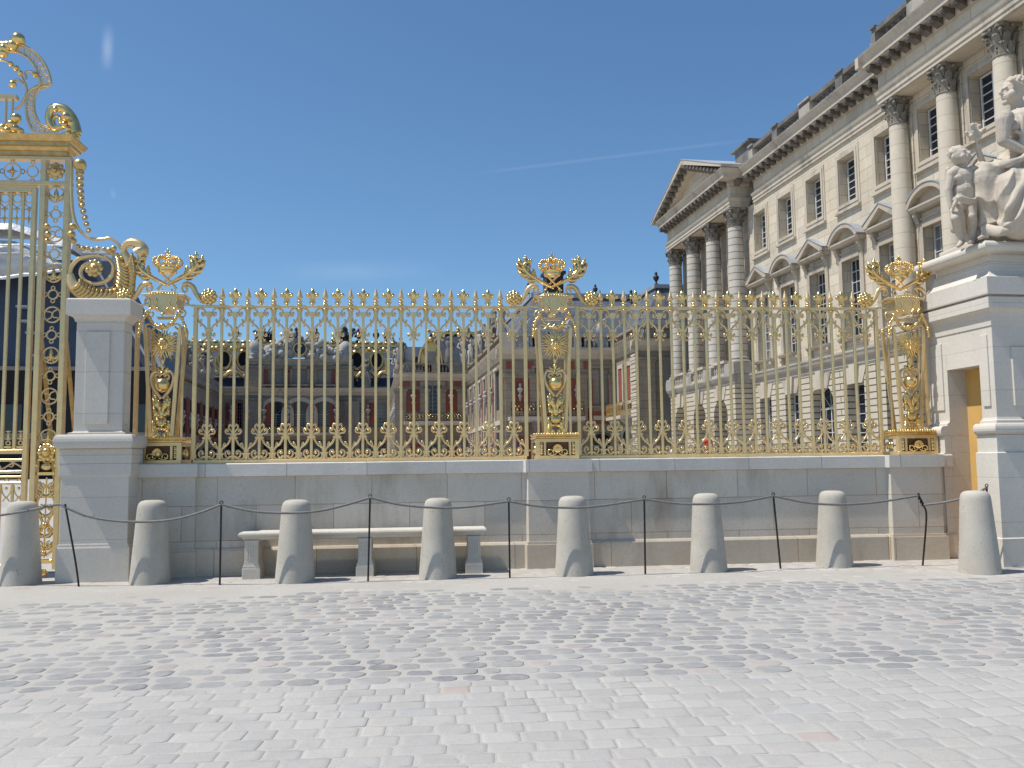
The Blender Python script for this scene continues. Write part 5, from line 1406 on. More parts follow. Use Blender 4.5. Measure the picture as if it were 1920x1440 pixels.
mb = MB(); cornice_x(mb, XP-.2, VN, VB+.3, [(0,5.9),(.06,5.92),(.06,6.12),(.2,6.2),(.28,6.42),(.28,6.5),(0,6.515)]); mb.box(XP-.2,U,VN,VB+.3,5.9,6.5); mb.build('balcony_course', M['belt'], wing)

# --- the temple front
mb = MB(); pops = [(v-1.05,v+1.05,0,5.2,True) for v in (49.85,53.27,56.72)]
wall_x(mb, UP-.15, .8, VC, VF, -.1, 6.0, pops); mb.add([(UP-.15,VC,-.1),(U,VC,-.1),(U,VC,6.0),(UP-.15,VC,6.0)],[(0,1,2,3)])
mb.build('portico_arcade', M['rust'], wing)
mb = MB(); mb.box(U+.55,U+.7,VC,VF,-.1,6.0); mb.build('arcade_back', M['palace'], wing)
for v in (49.85,53.27,56.72):
    c = key.copy(); COL.objects.link(c); c.parent = wing; c.location = (UP-.15,v,.15)
mb = MB(); bp = [(0,5.98),(.05,6.0),(.05,6.15),(.16,6.24),(.24,6.42),(.24,6.5),(0,6.52)]
cornice_x(mb, UP-.15, VC-.2, VF+.2, bp); mb.box(UP-.16, U+.2, VC-.2, VF+.2, 5.99, 6.5); mb.build('portico_course', M['dirty'], wing)
cols = (48.15,51.55,55.0,58.45)
for v in cols:
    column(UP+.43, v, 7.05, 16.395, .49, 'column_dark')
    mb = MB(); mb.box(UP-.28, UP+1.1, v-.72, v+.72, 6.521, 7.049); mb.build('column_pedestal', M['dirty'], wing)
    mb = MB(); mb.box(U+.12,U+.5,v-.55,v+.55,6.55,16.39); mb.build('pilaster', M['palace'], wing)
for a,b in zip(cols,cols[1:]):
    mb = MB(); mb.box(UP-.25,UP+.05,a+.73,b-.73,7.30,7.46); mb.box(UP-.25,UP+.05,a+.73,b-.73,6.521,6.66); mb.build('balcony_rail', M['trim'], wing)
    baluster_row(wing,'dirty',(UP-.1,a+.8),(UP-.1,b-.8),6.66,.64,.30)
mb = MB(); lop = []
for a,b in zip(cols,cols[1:]):
    v = (a+b)/2; lop += [(v-.7,v+.7,7.1,11.0),(v-.65,v+.65,13.3,15.4)]
wall_x(mb, U+.45, .5, VC, VF, 6.5, 16.4, lop); mb.build('portico_wall', M['palace'], wing)
mb = MB(); mb.add([(U,VC,6.5),(U+.45,VC,6.5),(U+.45,VC,16.4),(U,VC,16.4)],[(0,1,2,3)]); mb.build('portico_jamb', M['palace'], wing)
for a,b in zip(cols,cols[1:]): put_sash(w_main, wing, (U+.8,(a+b)/2,7.15), RZm); put_sash(w_att, wing, (U+.8,(a+b)/2,13.3), RZm)
# entablature all round the portico: front and the return we see
UE = UP-.02
mb = MB(); mb.box(UE, U+.5, VC+.001, VF, 16.4, 18.0); mb.build('portico_soffit', M['palace'], wing)
def ret(prof_, nm, mt):
    mb = MB(); cornice_x(mb, UE, VC, VF, prof_)
    poly = [(VC-o,z) for o,z in prof_]+[(VC+.05,prof_[-1][1]),(VC+.05,prof_[0][1])]
    mb.prism(poly, 'x', UE-.0, U+.12)
    # mitre block at the corner
    om = max(o for o,z in prof_); pz_ = prof_
    vs = []; n = len(pz_)
    for o,z in pz_: vs += [(UE,VC-o,z),(UE-o,VC-o,z),(UE-o,VC,z)]
    fs = []
    for i in range(n-1):
        for j in range(2): fs.append((i*3+j,(i)*3+j+1,(i+1)*3+j+1,(i+1)*3+j))
    mb.add(vs, fs)
    mb.build(nm, M[mt], wing)
ret(arch_p, 'portico_architrave', 'trim'); 
mb = MB(); mb.box(UE-.04,U+.02,VC-.04,VF,16.935,17.62); mb.build('portico_frieze', M['palace'], wing)
ret(corn_p, 'portico_cornice', 'trim')
for i in range(18): modil(UE, VC+(VF-VC)*(i+.5)/18, 17.965)
modil(UE+.35, VC, 17.965, PI/2)
VA, ZA_ = (VC+VF)/2, 21.15; e0, e1 = VC-.92, VF+.92
mb = MB(); mb.prism([(VC+.3,18.50),(VF-.3,18.50),(VA,20.75)], 'x', UE+.05, UE+.4); mb.build('tympanum', M['palace'], wing)
mb = MB()
for s,ve in ((-1,e0),(1,e1)):
    mb.prism([(ve,18.505),(ve,18.66),(VA,ZA_),(VA,ZA_-.34)] if s<0 else [(ve,18.505),(VA,ZA_-.34),(VA,ZA_),(ve,18.66)], 'x', UE-.92, UE+.3)
    mb.prism([(ve-s*.5,18.505),(VA,ZA_-.345),(VA,ZA_-.62),(ve-s*1.7,18.505)], 'x', UE-.45, UE+.3)
mb.build('raking_cornice', M['trim'], wing)
for s,ve in ((-1,e0),(1,e1)):
    for i in range(10):
        t_ = (i+1.6)/11.4; modil(UE-.25, ve+(VA-ve)*t_, 18.66-.36+(ZA_-18.66)*t_)
mb = MB()
for s,ve in ((-1,e0),(1,e1)):
    P = [(ve-.02*s,18.665),(ve-.02*s,18.70),(VA,ZA_+.04),(VA,ZA_+.002)]
    mb.prism(P, 'x', UE-.95, 25.5)
mb.build('portico_roof', M['leadroof'], wing)
mb = MB(); mb.box(22.0,24.6,VC-.65,VC+1.5,18.49,20.15); mb.sweep(22.0,24.6,VC-.65,VC+1.5,[(0,20.151),(.2,20.2),(.2,20.32),(0,20.36)]); mb.build('attic_block', M['sooty'], wing)
mb = MB(); mb.box(U-.2,U+1.0,VC-1.3,VC-.7,18.501,19.6); mb.build('parapet_end', M['sooty'], wing)
mb = MB()
for i,(d_,z_) in enumerate(((2.6,.95),(2.2,1.15),(1.8,1.35))): mb.box(UP-.15-d_,UP-.16,VC-.2,VF+.3,z_-.2+(0.001 if i else -.3),z_)
mb.build('portico_steps', M['trim'], wing)
# ------------------------------------------------------------------ inner courtyards of the palace (palace axes)
def vat(px, v):                       # sideways place of a pixel column at depth v
    d = ray(px, 868); b = toB(d); return b.x*v/b.y
def zat(py, v, px=700):
    d = ray(px, py); b = toB(d); return EYE + b.z*v/b.y
def figure_small(h=2.0, pose=0):
    mb = MB(); s = h/2.0
    mb.lathe([(.30*s,0),(.34*s,.1*s),(.27*s,.6*s),(.24*s,.95*s),(.20*s,1.15*s),(.28*s,1.45*s),(.22*s,1.6*s),(.09*s,1.66*s),(.09*s,1.72*s)], 9)
    mb.ball((0,-.03*s,1.85*s), .15*s, 9); sg_ = 1 if pose%2 else -1
    mb.tube([(sg_*.27*s,0,1.5*s),(sg_*.42*s,-.1*s,1.2*s),(sg_*.22*s,-.28*s,1.05*s)], [.1*s,.08*s,.06*s], 6)
    mb.tube([(-sg_*.27*s,0,1.5*s),(-sg_*.5*s,-.05*s,1.65*s),(-sg_*.58*s,-.05*s,1.95*s)] if pose>1 else [(-sg_*.27*s,0,1.5*s),(-sg_*.38*s,0,1.2*s),(-sg_*.36*s,-.1*s,.9*s)], [.1*s,.08*s,.06*s], 6)
    mb.tube([(-.2*s,.1*s,1.4*s),(.1*s,-.24*s,1.0*s),(.25*s,-.2*s,.5*s),(.15*s,-.2*s,.05*s)], .09*s, 6)
    return mb
def bust_mesh():
    mb = MB(); mb.lathe([(.06,-.55),(.20,-.45),(.10,-.38),(.10,-.30),(.34,.1),(.38,.22),(.15,.36),(.11,.45)], 9); mb.ball((0,-.05,.62), .2, 9, (.9,1,1.15)); mb.lathe([(.04,-1.2),(.16,-.75),(.26,-.60),(.26,-.55)], 8)
    return mb
def urn_mesh(h=1.6):
    s = h/1.6; return MB().lathe([(.22*s,0),(.22*s,.15*s),(.10*s,.25*s),(.12*s,.4*s),(.34*s,.75*s),(.36*s,.95*s),(.22*s,1.1*s),(.12*s,1.2*s),(.2*s,1.32*s),(.1*s,1.5*s),(.02*s,1.6*s)], 10)
def trophy_mesh(rs):
    mb = MB()
    for i in range(26): mb.ball((rs.uniform(-.9,.9), rs.uniform(-.25,.25), abs(rs.gauss(.5,.45))), rs.uniform(.12,.28), 6, (rs.uniform(.6,1.4),1,rs.uniform(.6,1.6)))
    for i in range(7):
        a = rs.uniform(.2,PI-.2); mb.tube([(0,0,.4),(1.3*math.cos(a),rs.uniform(-.2,.2),.4+1.3*math.sin(a))], [.09,.05], 5)
    return mb
FIGS = [figure_small(2.0,k_).build('stone_figure', M['sooty' if k_%2 else 'dirty']) for k_ in range(4)]
BUST = bust_mesh().build('bust', M['bust']); 
for o in FIGS+[BUST]: COL.objects.unlink(o)
def bust(parent, loc, rz=0, s=1):
    c = BUST.copy(); COL.objects.link(c); c.parent = parent; c.location = loc; c.rotation_euler = (0,0,rz); s *= .62; c.scale = (s,s,s)
NFIG = [0]
def statue(u, v, z, rz, h, lab, grp='statues along the courtyard parapets'):
    o = FIGS[NFIG[0]%4].copy(); NFIG[0] += 1; COL.objects.link(o); o.name = 'parapet_statue'
    o.location = (u*math.cos(PHI)-v*math.sin(PHI), u*math.sin(PHI)+v*math.cos(PHI), z); o.rotation_euler = (0,0,rz+PHI); s = h/2.0; o.scale = (s,s,s)
    tag(o, lab, 'statue', grp); return o
def bal_y(parent, y, x0, x1, z, h, mt='court', pitch=.42):
    mb = MB(); mb.box(x0,x1,y-.18,y+.18,z,z+.16*h); mb.box(x0,x1,y-.2,y+.2,z+.84*h,z+h)
    n = max(1,round((x1-x0)/3.0))
    for i in range(n+1):
        x = x0+(x1-x0)*i/n; mb.box(max(x0,x-.3),min(x1,x+.3),y-.215,y+.215,z+.001,z+h*1.03)
    mb.build('parapet', M[mt], parent)
    baluster_row(parent, mt, (x0,y),(x1,y),z+.16*h,.68*h,pitch,6)
def bal_x(parent, x, y0, y1, z, h, mt='court', pitch=.45):
    mb = MB(); mb.box(x-.18,x+.18,y0,y1,z,z+.16*h); mb.box(x-.2,x+.2,y0,y1,z+.84*h,z+h); mb.build('parapet', M[mt], parent)
    baluster_row(parent, mt, (x,y0),(x,y1),z+.16*h,.68*h,pitch,6)
def iron_balcony(parent, x0, x1, y, z, h, dy=1.0):
    mb = MB(); mb.box(x0-.1,x1+.1,y-dy,y,z-.30,z); mb.box(x0-.02,x1+.02,y-dy+.06,y,z-.42,z-.301)
    sl = mb.build('balcony', M['trim'], parent)
    mb = MB(); mb.box(x0,x1,y-dy+.05,y-dy+.09,z+h-.05,z+h); mb.box(x0,x1,y-dy+.05,y-dy+.09,z+.05,z+.09); n = int((x1-x0)/.32)
    for i in range(n+1): q = x0+(x1-x0)*i/n; mb.box(q-.02,q+.02,y-dy+.055,y-dy+.085,z,z+h)
    for i in range(n): q = x0+(x1-x0)*(i+.5)/n; mb.tube(circ(q,z+h*.5,.13,10,y-dy+.07), .025, 4, True)
    mb.build('balcony_railing', M['iron'], sl)
    mb = MB()
    for i in range(0,n,1):
        q = x0+(x1-x0)*(i+.5)/n; mb.ball((q,y-dy+.03,z+h*.5), .10 if i%3==1 else .05, 7, (1,.5,1.3))
        if i%3==1:
            for s in (-1,1): mb.ball((q+s*.13,y-dy+.03,z+h*.68), .06, 6); mb.ball((q+s*.1,y-dy+.03,z+h*.3), .05, 6)
    mb.build('balcony_gilding', M['gold'], sl)
def mansard(parent, x0, x1, y0, y1, z0, z1, ix, iy, mt='slate', nm='roof', ixr=None):
    ixr = ix if ixr is None else ixr
    mb = MB(); mb.add([(x0,y0,z0),(x1,y0,z0),(x1,y1,z0),(x0,y1,z0),(x0+ix,y0+iy,z1),(x1-ixr,y0+iy,z1),(x1-ixr,y1-iy,z1),(x0+ix,y1-iy,z1)],
        [(0,1,5,4),(1,2,6,5),(2,3,7,6),(3,0,4,7),(4,5,6,7)])
    r = mb.build(nm, M[mt], parent); return r
def gild_ridge(parent, x0, x1, y, z, h=.55, rs=random.Random(2)):
    mb = MB(); mb.box(x0,x1,y-.12,y+.12,z,z+h*.3); mb.box(x0,x1,y-.08,y+.08,z+h*.3,z+h*.5); x = x0
    while x < x1:
        mb.ball((x,y-.05,z+h*.6), h*.3, 6, (1.6,.7,.8)); mb.ball((x+.55,y-.05,z-.1*h), h*.26, 6, (1,.6,1.3)); x += 1.1
        if rs.random()<.18: mb.ball((x,y,z+h*1.0), h*.4, 7); mb.ball((x,y,z+h*1.5), h*.22, 6)
    mb.build('gilded_ridge', M['oldgold'], parent)
def quoin(parent, x, y, z0, z1, w=.55, d_=.12, mt='court', cap=True):
    mb = MB(); mb.box(x-w,x+w,y-d_,y+.02,z0,z1)
    if cap: mb.box(x-w*1.25,x+w*1.25,y-d_*1.8,y+.02,z1-.32,z1-.10); mb.box(x-w*1.12,x+w*1.12,y-d_*1.4,y+.02,z1-.45,z1-.321); mb.box(x-w*1.2,x+w*1.2,y-d_*1.6,y+.02,z0,z0+.35)
    mb.build('pilaster', M[mt], parent)
def frame_y(parent, x, y, w, z0, z1, t_=.22, mt='court'):
    mb = MB(); mb.box(x-w/2-t_,x-w/2,y-.10,y+.02,z0,z1+t_); mb.box(x+w/2,x+w/2+t_,y-.10,y+.02,z0,z1+t_); mb.box(x-w/2,x+w/2,y-.10,y+.02,z1,z1+t_); mb.box(x-w/2-t_-.1,x+w/2+t_+.1,y-.18,y+.02,z0-.16,z0)
    mb.build('window_surround', M[mt], parent)
_s = {}
def sash_c(w, h, nx, nz, arch=False):
    key_ = (round(w,2),round(h,2),nx,nz,arch)
    if key_ not in _s: _s[key_] = sash(w,h,nx,nz,arch,.07,.05,'frame_shaded')
    return _s[key_]
cornP = [(0,0),(.12,.05),(.12,.28),(.3,.36),(.5,.62),(.55,.72),(0,.76)]
def corn_at(z, s=1.0): return [(o*s,z+q*s) for o,q in cornP]

# --- block beside the temple front: its end wall, lit side and steep slate roof
vR, uR = 62.0, 19.5
bR = thing('corner_pavilion', 'narrow stone corner pavilion with slate roof squeezed beside the temple front', 'pavilion', (0,0,0), PHI)
zc_R = 9.7
mb = MB(); mb.box(uR, 32, vR, 90, -.1, zc_R); mb.build('wall', M['court'], bR)
quoin(bR, uR+.7, vR, 0, zc_R-.4, .62, .16); quoin(bR, uR+2.6, vR, 0, zc_R-.4, .55, .12, 'shade_stone')
mb = MB(); mb.box(uR-.16,uR+.02,vR-.16,vR+1.1,0,zc_R-.2); 
for i in range(14): mb.box(uR-.20,uR+.01,vR-.19,vR+.9+.3*(i%2),.25+i*.66,.25+i*.66+.5)
mb.build('quoins', M['rust'], bR)
mb = MB(); cornice_y(mb, vR, uR-.5, 32, corn_at(zc_R,1)); mb.prism([(uR-o,z) for o,z in corn_at(zc_R,1)]+[(uR+.05,zc_R+.76),(uR+.05,zc_R)],'y',vR,68); mb.build('cornice', M['trim'], bR)
bal_x(bR, uR+.1, vR+.2, 68, zc_R+.76, 1.1); bal_y(bR, vR+.1, uR, 32, zc_R+.76, 1.1)
mb = MB(); mb.box(uR+.9,uR+3.4,vR+.6,vR+1.2,zc_R+.76,zc_R+2.1); mb.build('attic_block', M['lead'], bR)
mansard(bR, uR+.7, 31, vR+1.4, 80, zc_R+.5, 15.2, 2.2, 2.4, 'slate_old')
mb = MB(); mb.box(uR+2.7,29,vR+3.6,78,15.2,15.5); mb.build('roof_cap', M['lead'], bR)
mb = MB(); q = urn_mesh(1.1); mb.add(q.v,q.f,True,Matrix.Translation((uR+3.0,vR+4,15.5))); mb.build('finial', M['iron'], bR)
mb = MB(); mb.add(q.v,q.f,True,Matrix.Translation((uR+1.2,vR+5,14.2))); mb.build('finial', M['iron'], bR)
# lit side wall: red panel, window recesses, iron balcony
for i,v in enumerate((63.9,66.2)):
    mb = MB(); mb.box(uR-.06,uR+.02,v-.5,v+.5,6.3,8.8); mb.build('brick_panel', M['brick'], bR)
    mb = MB(); mb.box(uR-.12,uR+.02,v-.75,v-.5,6.1,9.1); mb.box(uR-.12,uR+.02,v+.5,v+.75,6.1,9.1); mb.box(uR-.12,uR+.02,v-.5,v+.5,8.8,9.1); mb.box(uR-.2,uR+.02,v-.8,v+.8,5.9,6.1); mb.build('panel_frame', M['trim'], bR)
mb = MB(); mb.box(uR-1.0,uR,63.4,67.4,4.75,5.0); mb.prism([(uR,4.75),(uR-.9,4.75),(uR-.3,4.2),(uR,3.6)],'y',63.6,64.0); mb.prism([(uR,4.75),(uR-.9,4.75),(uR-.3,4.2),(uR,3.6)],'y',66.8,67.2); bl_ = mb.build('balcony', M['trim'], bR)
mb = MB(); mb.box(uR-.97,uR-.93,63.4,67.4,5.95,6.0); mb.box(uR-.97,uR-.93,63.4,67.4,5.05,5.1)
for y in (63.42,67.38): mb.box(uR-.95,uR,y-.02,y+.02,5.95,6.0); mb.box(uR-.95,uR,y-.02,y+.02,5.05,5.1)
for i in range(17): mb.box(uR-.96,uR-.94,63.4+i*.25-.015,63.4+i*.25+.015,5,6)
for i in range(8): mb.tube([Vector((uR-.95,63.65+i*.5+.2*math.cos(a),5.5+.35*math.sin(a))) for a in [2*PI*j/10 for j in range(10)]], .03, 4, True)
for i in range(4): mb.tube([Vector((uR-.8+i*.22+.1*math.cos(a),63.42,5.5+.35*math.sin(a))) for a in [2*PI*j/10 for j in range(10)]], .03, 4, True)
mb.build('balcony_railing', M['oldgold'], bl_)
mb = MB(); wall_x(mb, uR-.03, .4, 64.2, 66.6, 0, 4.2, [(64.6,66.2,0,3.9,True)]); mb.build('doorway', M['trim'], bR)
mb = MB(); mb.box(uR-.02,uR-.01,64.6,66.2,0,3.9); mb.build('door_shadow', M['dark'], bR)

# --- brick range facing us, right of the middle pier
vM, uM = 68.0, 10.3
bM = thing('brick_range', 'brick and stone palace range with slate roof and gilded balcony behind the middle pier', 'palace range', (0,0,0), PHI)
zcM = 9.75
xs_door, xs_w2 = vat(1131,vM), vat(1128,vM)
xw1 = vat(1022,vM)
ops = [(xw1-.75,xw1+.75,5.9,9.0),(xs_w2-.8,xs_w2+.8,6.0,9.0),(xs_door-1.1,xs_door+1.1,0,3.9,True),(xw1-.75,xw1+.75,.2,3.9)]
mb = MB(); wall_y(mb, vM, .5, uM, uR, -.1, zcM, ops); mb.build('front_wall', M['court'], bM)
mb = MB(); mb.box(uM+.02, 30, vM+.55, 92, -.1, zcM+.2); mb.build('core', M['dark'], bM)
put_sash(sash_c(1.5,3.1,4,6), bM, (xw1,vM+.3,5.9), 0); put_sash(sash_c(1.5,3.7,4,6), bM, (xw1,vM+.3,.2), 0)
put_sash(sash_c(2.1,3.85,4,4,True), bM, (xs_door,vM+.3,0), 0)
mb = MB(); mb.box(xs_w2-.8,xs_w2-.02,vM+.12,vM+.2,6.0,9.0); mb.box(xs_w2+.02,xs_w2+.8,vM+.12,vM+.2,6.0,9.0)
for i in range(6): mb.box(xs_w2-.7,xs_w2-.1,vM+.09,vM+.121,6.15+i*.48,6.15+i*.48+.36); mb.box(xs_w2+.1,xs_w2+.7,vM+.09,vM+.121,6.15+i*.48,6.15+i*.48+.36)
mb.build('shutters', M['shade_stone'], bM)
for x,w,z0_,z1_ in ((xw1,1.5,5.9,9.0),(xs_w2,1.6,6.0,9.0)): frame_y(bM,x,vM,w,z0_,z1_)
for px,z0_,z1_,w in ((976,5.6,8.2,.95),(976,.4,3.6,.95),(1082,5.6,8.2,.55),(1082,.4,3.6,.5),(1106,5.0,8.2,.35),(1150,5.0,8.2,.3)):
    x = vat(px,vM); mb = MB(); mb.box(x-w,x+w,vM-.05,vM+.02,z0_,z1_); mb.build('brick_panel', M['brick'], bM)
for px,w in ((958,.4),(1003,.35),(1063,.35),(1094,.4),(1153,.4)): quoin(bM, vat(px,vM), vM, 0, 8.6, w, .14)
for px in (957,997,1075,1103): 
    x = vat(px,vM); mb = MB(); mb.box(x-.25,x+.25,vM-.06,vM+.02,8.95,9.55); mb.build('brick_panel', M['brick'], bM)
x = vat(1130,vM); mb = MB(); mb.box(x-1.15,x+1.15,vM-.05,vM+.02,4.55,5.55); mb.build('brick_panel', M['brick'], bM)
mb = MB(); mb.box(x-.7,x+.7,vM-.09,vM-.03,4.85,5.2); mb.build('stone_tablet', M['trim'], bM)
bust(bM, (vat(976,vM),vM-.25,7.2), 0, 1.15); bust(bM, (vat(976,vM),vM-.2,2.6), 0, .9); bust(bM,(vat(1082,vM),vM-.2,7.2),0,.9)
iron_balcony(bM, vat(955,vM), vat(1090,vM), vM, 5.1, 1.15, 1.3)
for px in (962,1000,1064,1086):
    mb = MB(); mb.lathe([(.30,0),(.30,.2),(.22,.3),(.21,2.2),(.19,4.1),(.3,4.25),(.32,4.45)], 12, (vat(px,vM),vM-1.0,.1)); mb.box(vat(px,vM)-.34,vat(px,vM)+.34,vM-1.34,vM-.66,4.55,4.675)
    mb.build('balcony_column', plain('veined_marble',(.20,.14,.14),.4,0,.4,4) if 'vm' not in M else M['vm'], bM)
mb = MB(); cornice_y(mb, vM, uM-.5, uR, corn_at(zcM)); mb.prism([(uM-o,z) for o,z in corn_at(zcM)]+[(uM+.05,zcM+.76),(uM+.05,zcM)],'y',vM,92); mb.build('cornice', M['trim'], bM)
bal_y(bM, vM+.1, uM, uR, zcM+.76, 1.25, 'dirty', .36)
mb = MB(); mb.box(uM-.1,uM+1.0,vM-.12,vM+.5,zcM+.761,zcM+2.1); mb.build('parapet_corner', M['trim'], bM)
rf = mansard(bM, uM+.8, 30, vM+1.2, 90, zcM+.6, 15.6, 2.6, 3.2, 'slate_old')
mb = MB(); mb.box(uM+3.2,28,vM+4.2,88,15.55,15.95); mb.build('roof_cap', M['lead'], rf)
for px in (1010,1086,1150):      # lead dormers
    x = vat(px,vM+1.5); mb = MB(); mb.box(x-.8,x+.8,vM+1.0,vM+4,zcM+.9,zcM+2.8); mb.lathe([(.95,-.0),(.95,3.2)],12,(x,vM+.9,zcM+2.75),None,True,'y'); dm = mb.build('dormer', M['leadroof'], rf)
    mb = MB(); mb.box(x-.45,x+.45,vM+.97,vM+.999,zcM+1.2,zcM+2.7); mb.build('dormer_window', M['dark'], dm)
xch = vat(1042,75); zch0 = 15.9
mb = MB(); mb.box(xch-.75,xch+.75,74,75.6,zch0,18.0); mb.box(xch-.95,xch+.95,73.8,75.8,18.0,18.25); mb.box(xch-.6,xch+.6,74.1,75.4,18.25,18.7); mb.build('chimney', M['iron'], rf)
q = urn_mesh(1.0)
for px in (995,1123):
    mb = MB(); mb.add(q.v,q.f,True,Matrix.Translation((vat(px,73),73,15.95))); mb.build('finial', M['iron'], rf)
# sunlit courtyard side of the range
ws = []
for i in range(6): v = vM+2.6+i*3.6; ws += [(v-.75,v+.75,5.8,9.0),(v-.75,v+.75,.3,4.0)]
mb = MB(); wall_x(mb, uM, .5, vM, 92, -.1, zcM, ws); mb.build('side_wall', M['court'], bM)
for i in range(6):
    v = vM+2.6+i*3.6
    for z,h_ in ((5.8,3.2),(.3,3.7)): put_sash(sash_c(1.5,h_,4,6), bM, (uM+.3,v,z), RZm)
    vv = v+1.8; mb = MB(); mb.box(uM-.05,uM+.02,vv-.7,vv+.7,5.4,8.6); mb.box(uM-.05,uM+.02,vv-.7,vv+.7,.5,4.2); mb.build('brick_panel', M['brick'], bM)
    bust(bM,(uM-.3,vv,7.2),RZm,1.2); bust(bM,(uM-.3,vv,2.6),RZm,1.1)
    mb = MB(); mb.box(uM-.14,uM+.02,vv-1.05,vv-.72,0,9.3); mb.build('pilaster', M['trim'], bM); mb = MB(); mb.box(uM-.14,uM+.02,vv+.72,vv+1.05,0,9.3); mb.build('pilaster', M['trim'], bM); mb = MB(); mb.box(uM-.22,uM+.02,v-1.0,v+1.0,9.05,9.25); mb.build('window_cornice', M['trim'], bM)
mb = MB(); mb.box(uM-.2,uM+.02,vM+.1,92,4.55,4.9); mb.build('string_course', M['trim'], bM)
bal_x(bM, uM+.1, vM+.6, 92, zcM+.76, 1.25)
for i in range(7):
    statue(uM+.1, vM+.8+i*3.5, zcM+1.9, RZm, 2.7, ['parapet statue on the corner left of the middle pier','second parapet statue back along the sunlit side','third parapet statue back along the sunlit side','fourth parapet statue back along the sunlit side','fifth parapet statue back along the sunlit side','sixth parapet statue back along the sunlit side','farthest parapet statue along the sunlit side'][i])

# --- brick end pavilion of the inner court
vL, uL = 92.0, 3.1
bL = thing('brick_end_pavilion', 'red brick pavilion with tall window, balcony and steep blue slate roof with gilded dormer', 'pavilion', (0,0,0), PHI)
zcL = zat(714,vL); u1L = uM
xw = vat(812,vL)
ops = [(xw-.95,xw+.95,zat(776,vL),zat(722,vL)),(xw-.95,xw+.95,.1,3.6)]
mb = MB(); wall_y(mb, vL, .5, uL, u1L+.2, -.1, zcL, ops); mb.build('front_wall', M['court'], bL)
mb = MB(); mb.box(uL+.02,uL+20,vL+.6,136,-.1,zcL); mb.build('core', M['dark'], bL)
put_sash(sash_c(1.9,zat(722,vL)-zat(776,vL),4,7), bL, (xw,vL+.3,zat(776,vL)), 0); put_sash(sash_c(1.9,3.5,4,5), bL, (xw,vL+.3,.1), 0)
frame_y(bL, xw, vL, 1.9, zat(776,vL), zat(722,vL), .4)
for px,w in ((775,1.15),(846,1.15)):
    x = vat(px,vL)
    for z0_,z1_ in ((zat(772,vL),zat(730,vL)),(.3,3.6)):
        mb = MB(); mb.box(x-w,x+w,vL-.05,vL+.02,z0_,z1_); mb.build('brick_panel', M['brick'], bL)
    bust(bL,(x,vL-.3,zat(745,vL)),0,1.5); bust(bL,(x,vL-.3,2.2),0,1.1)
for px in (762,788,832,858):
    x = vat(px,vL); mb = MB(); mb.box(x-.4,x+.4,vL-.05,vL+.02,zat(724,vL),zat(714.5,vL)); mb.build('brick_panel', M['brick'], bL)
for px in (751,797,828,869): quoin(bL, vat(px,vL), vL, 0, zat(728,vL), .45 if px in (797,828) else .6, .16)
iron_balcony(bL, vat(759,vL), vat(866,vL), vL, zat(791,vL), zat(774,vL)-zat(791,vL), 1.3)
for px in (764,795,832,860):
    mb = MB(); mb.lathe([(.32,0),(.32,.2),(.24,.3),(.22,3.0),(.34,3.2),(.34,3.35)], 12, (vat(px,vL),vL-1.0,.1)); mb.build('balcony_column', M['shade_stone'], bL)
mb = MB(); cornice_y(mb, vL, uL-.5, u1L, corn_at(zcL)); mb.prism([(uL-o,z) for o,z in corn_at(zcL)]+[(uL+.05,zcL+.76),(uL+.05,zcL)],'y',vL,136); mb.build('cornice', M['trim'], bL)
bal_y(bL, vL+.1, uL, u1L, zcL+.76, 1.15, 'court', .36)
zr0, zr1 = zcL+.7, zat(624,vL+4)
rf = mansard(bL, uL+.5, uL+20, vL+1.0, 130, zr0, zr1, 3.0, 3.6)
gild_ridge(rf, uL+3.3, uL+17, vL+4.5, zr1, .62)
mb = MB(); xd = vat(808,vL+.8); zd = zat(685,vL); zt_ = zat(646,vL)
mb.box(xd-.9,xd-.55,vL+.6,vL+3,zd,zt_-.2); mb.box(xd+.55,xd+.9,vL+.6,vL+3,zd,zt_-.2); mb.lathe([(.92,0),(.92,1.8)],12,(xd,vL+.6,zt_-.5),None,True,'y')
for s in (-1,1):
    mb.tube(smooth_path([(xd+s*.9,vL+.55,zt_-.3),(xd+s*1.1,vL+.55,zt_-.9),(xd+s*1.25,vL+.55,zd+.3)],5),.16,6); mb.ball((xd+s*.4,vL+.5,zt_+.4), .22, 7)
mb.ball((xd,vL+.5,zt_+.65), .32, 8); dm = mb.build('dormer', M['oldgold'], rf)
mb = MB(); mb.box(xd-.55,xd+.55,vL+.57,vL+.62,zd+.1,zt_-.6); mb.build('dormer_window', M['shade_stone'], dm)
mb = MB(); xdl = vat(768,vL+1); mb.box(xdl-.6,xdl+.6,vL+1.5,vL+4,zr0+.3,zr0+2.4); mb.lathe([(.7,0),(.7,2.6)],10,(xdl,vL+1.4,zr0+2.35),None,True,'y'); mb.build('dormer', M['leadroof'], rf)
ws = []
for i in range(9): v = vL+3+i*4.6; ws += [(v-.9,v+.9,5.6,9.6),(v-.9,v+.9,.3,4.0)]
mb = MB(); wall_x(mb, uL, .5, vL, 136, -.1, zcL, ws); mb.build('side_wall', M['court'], bL)
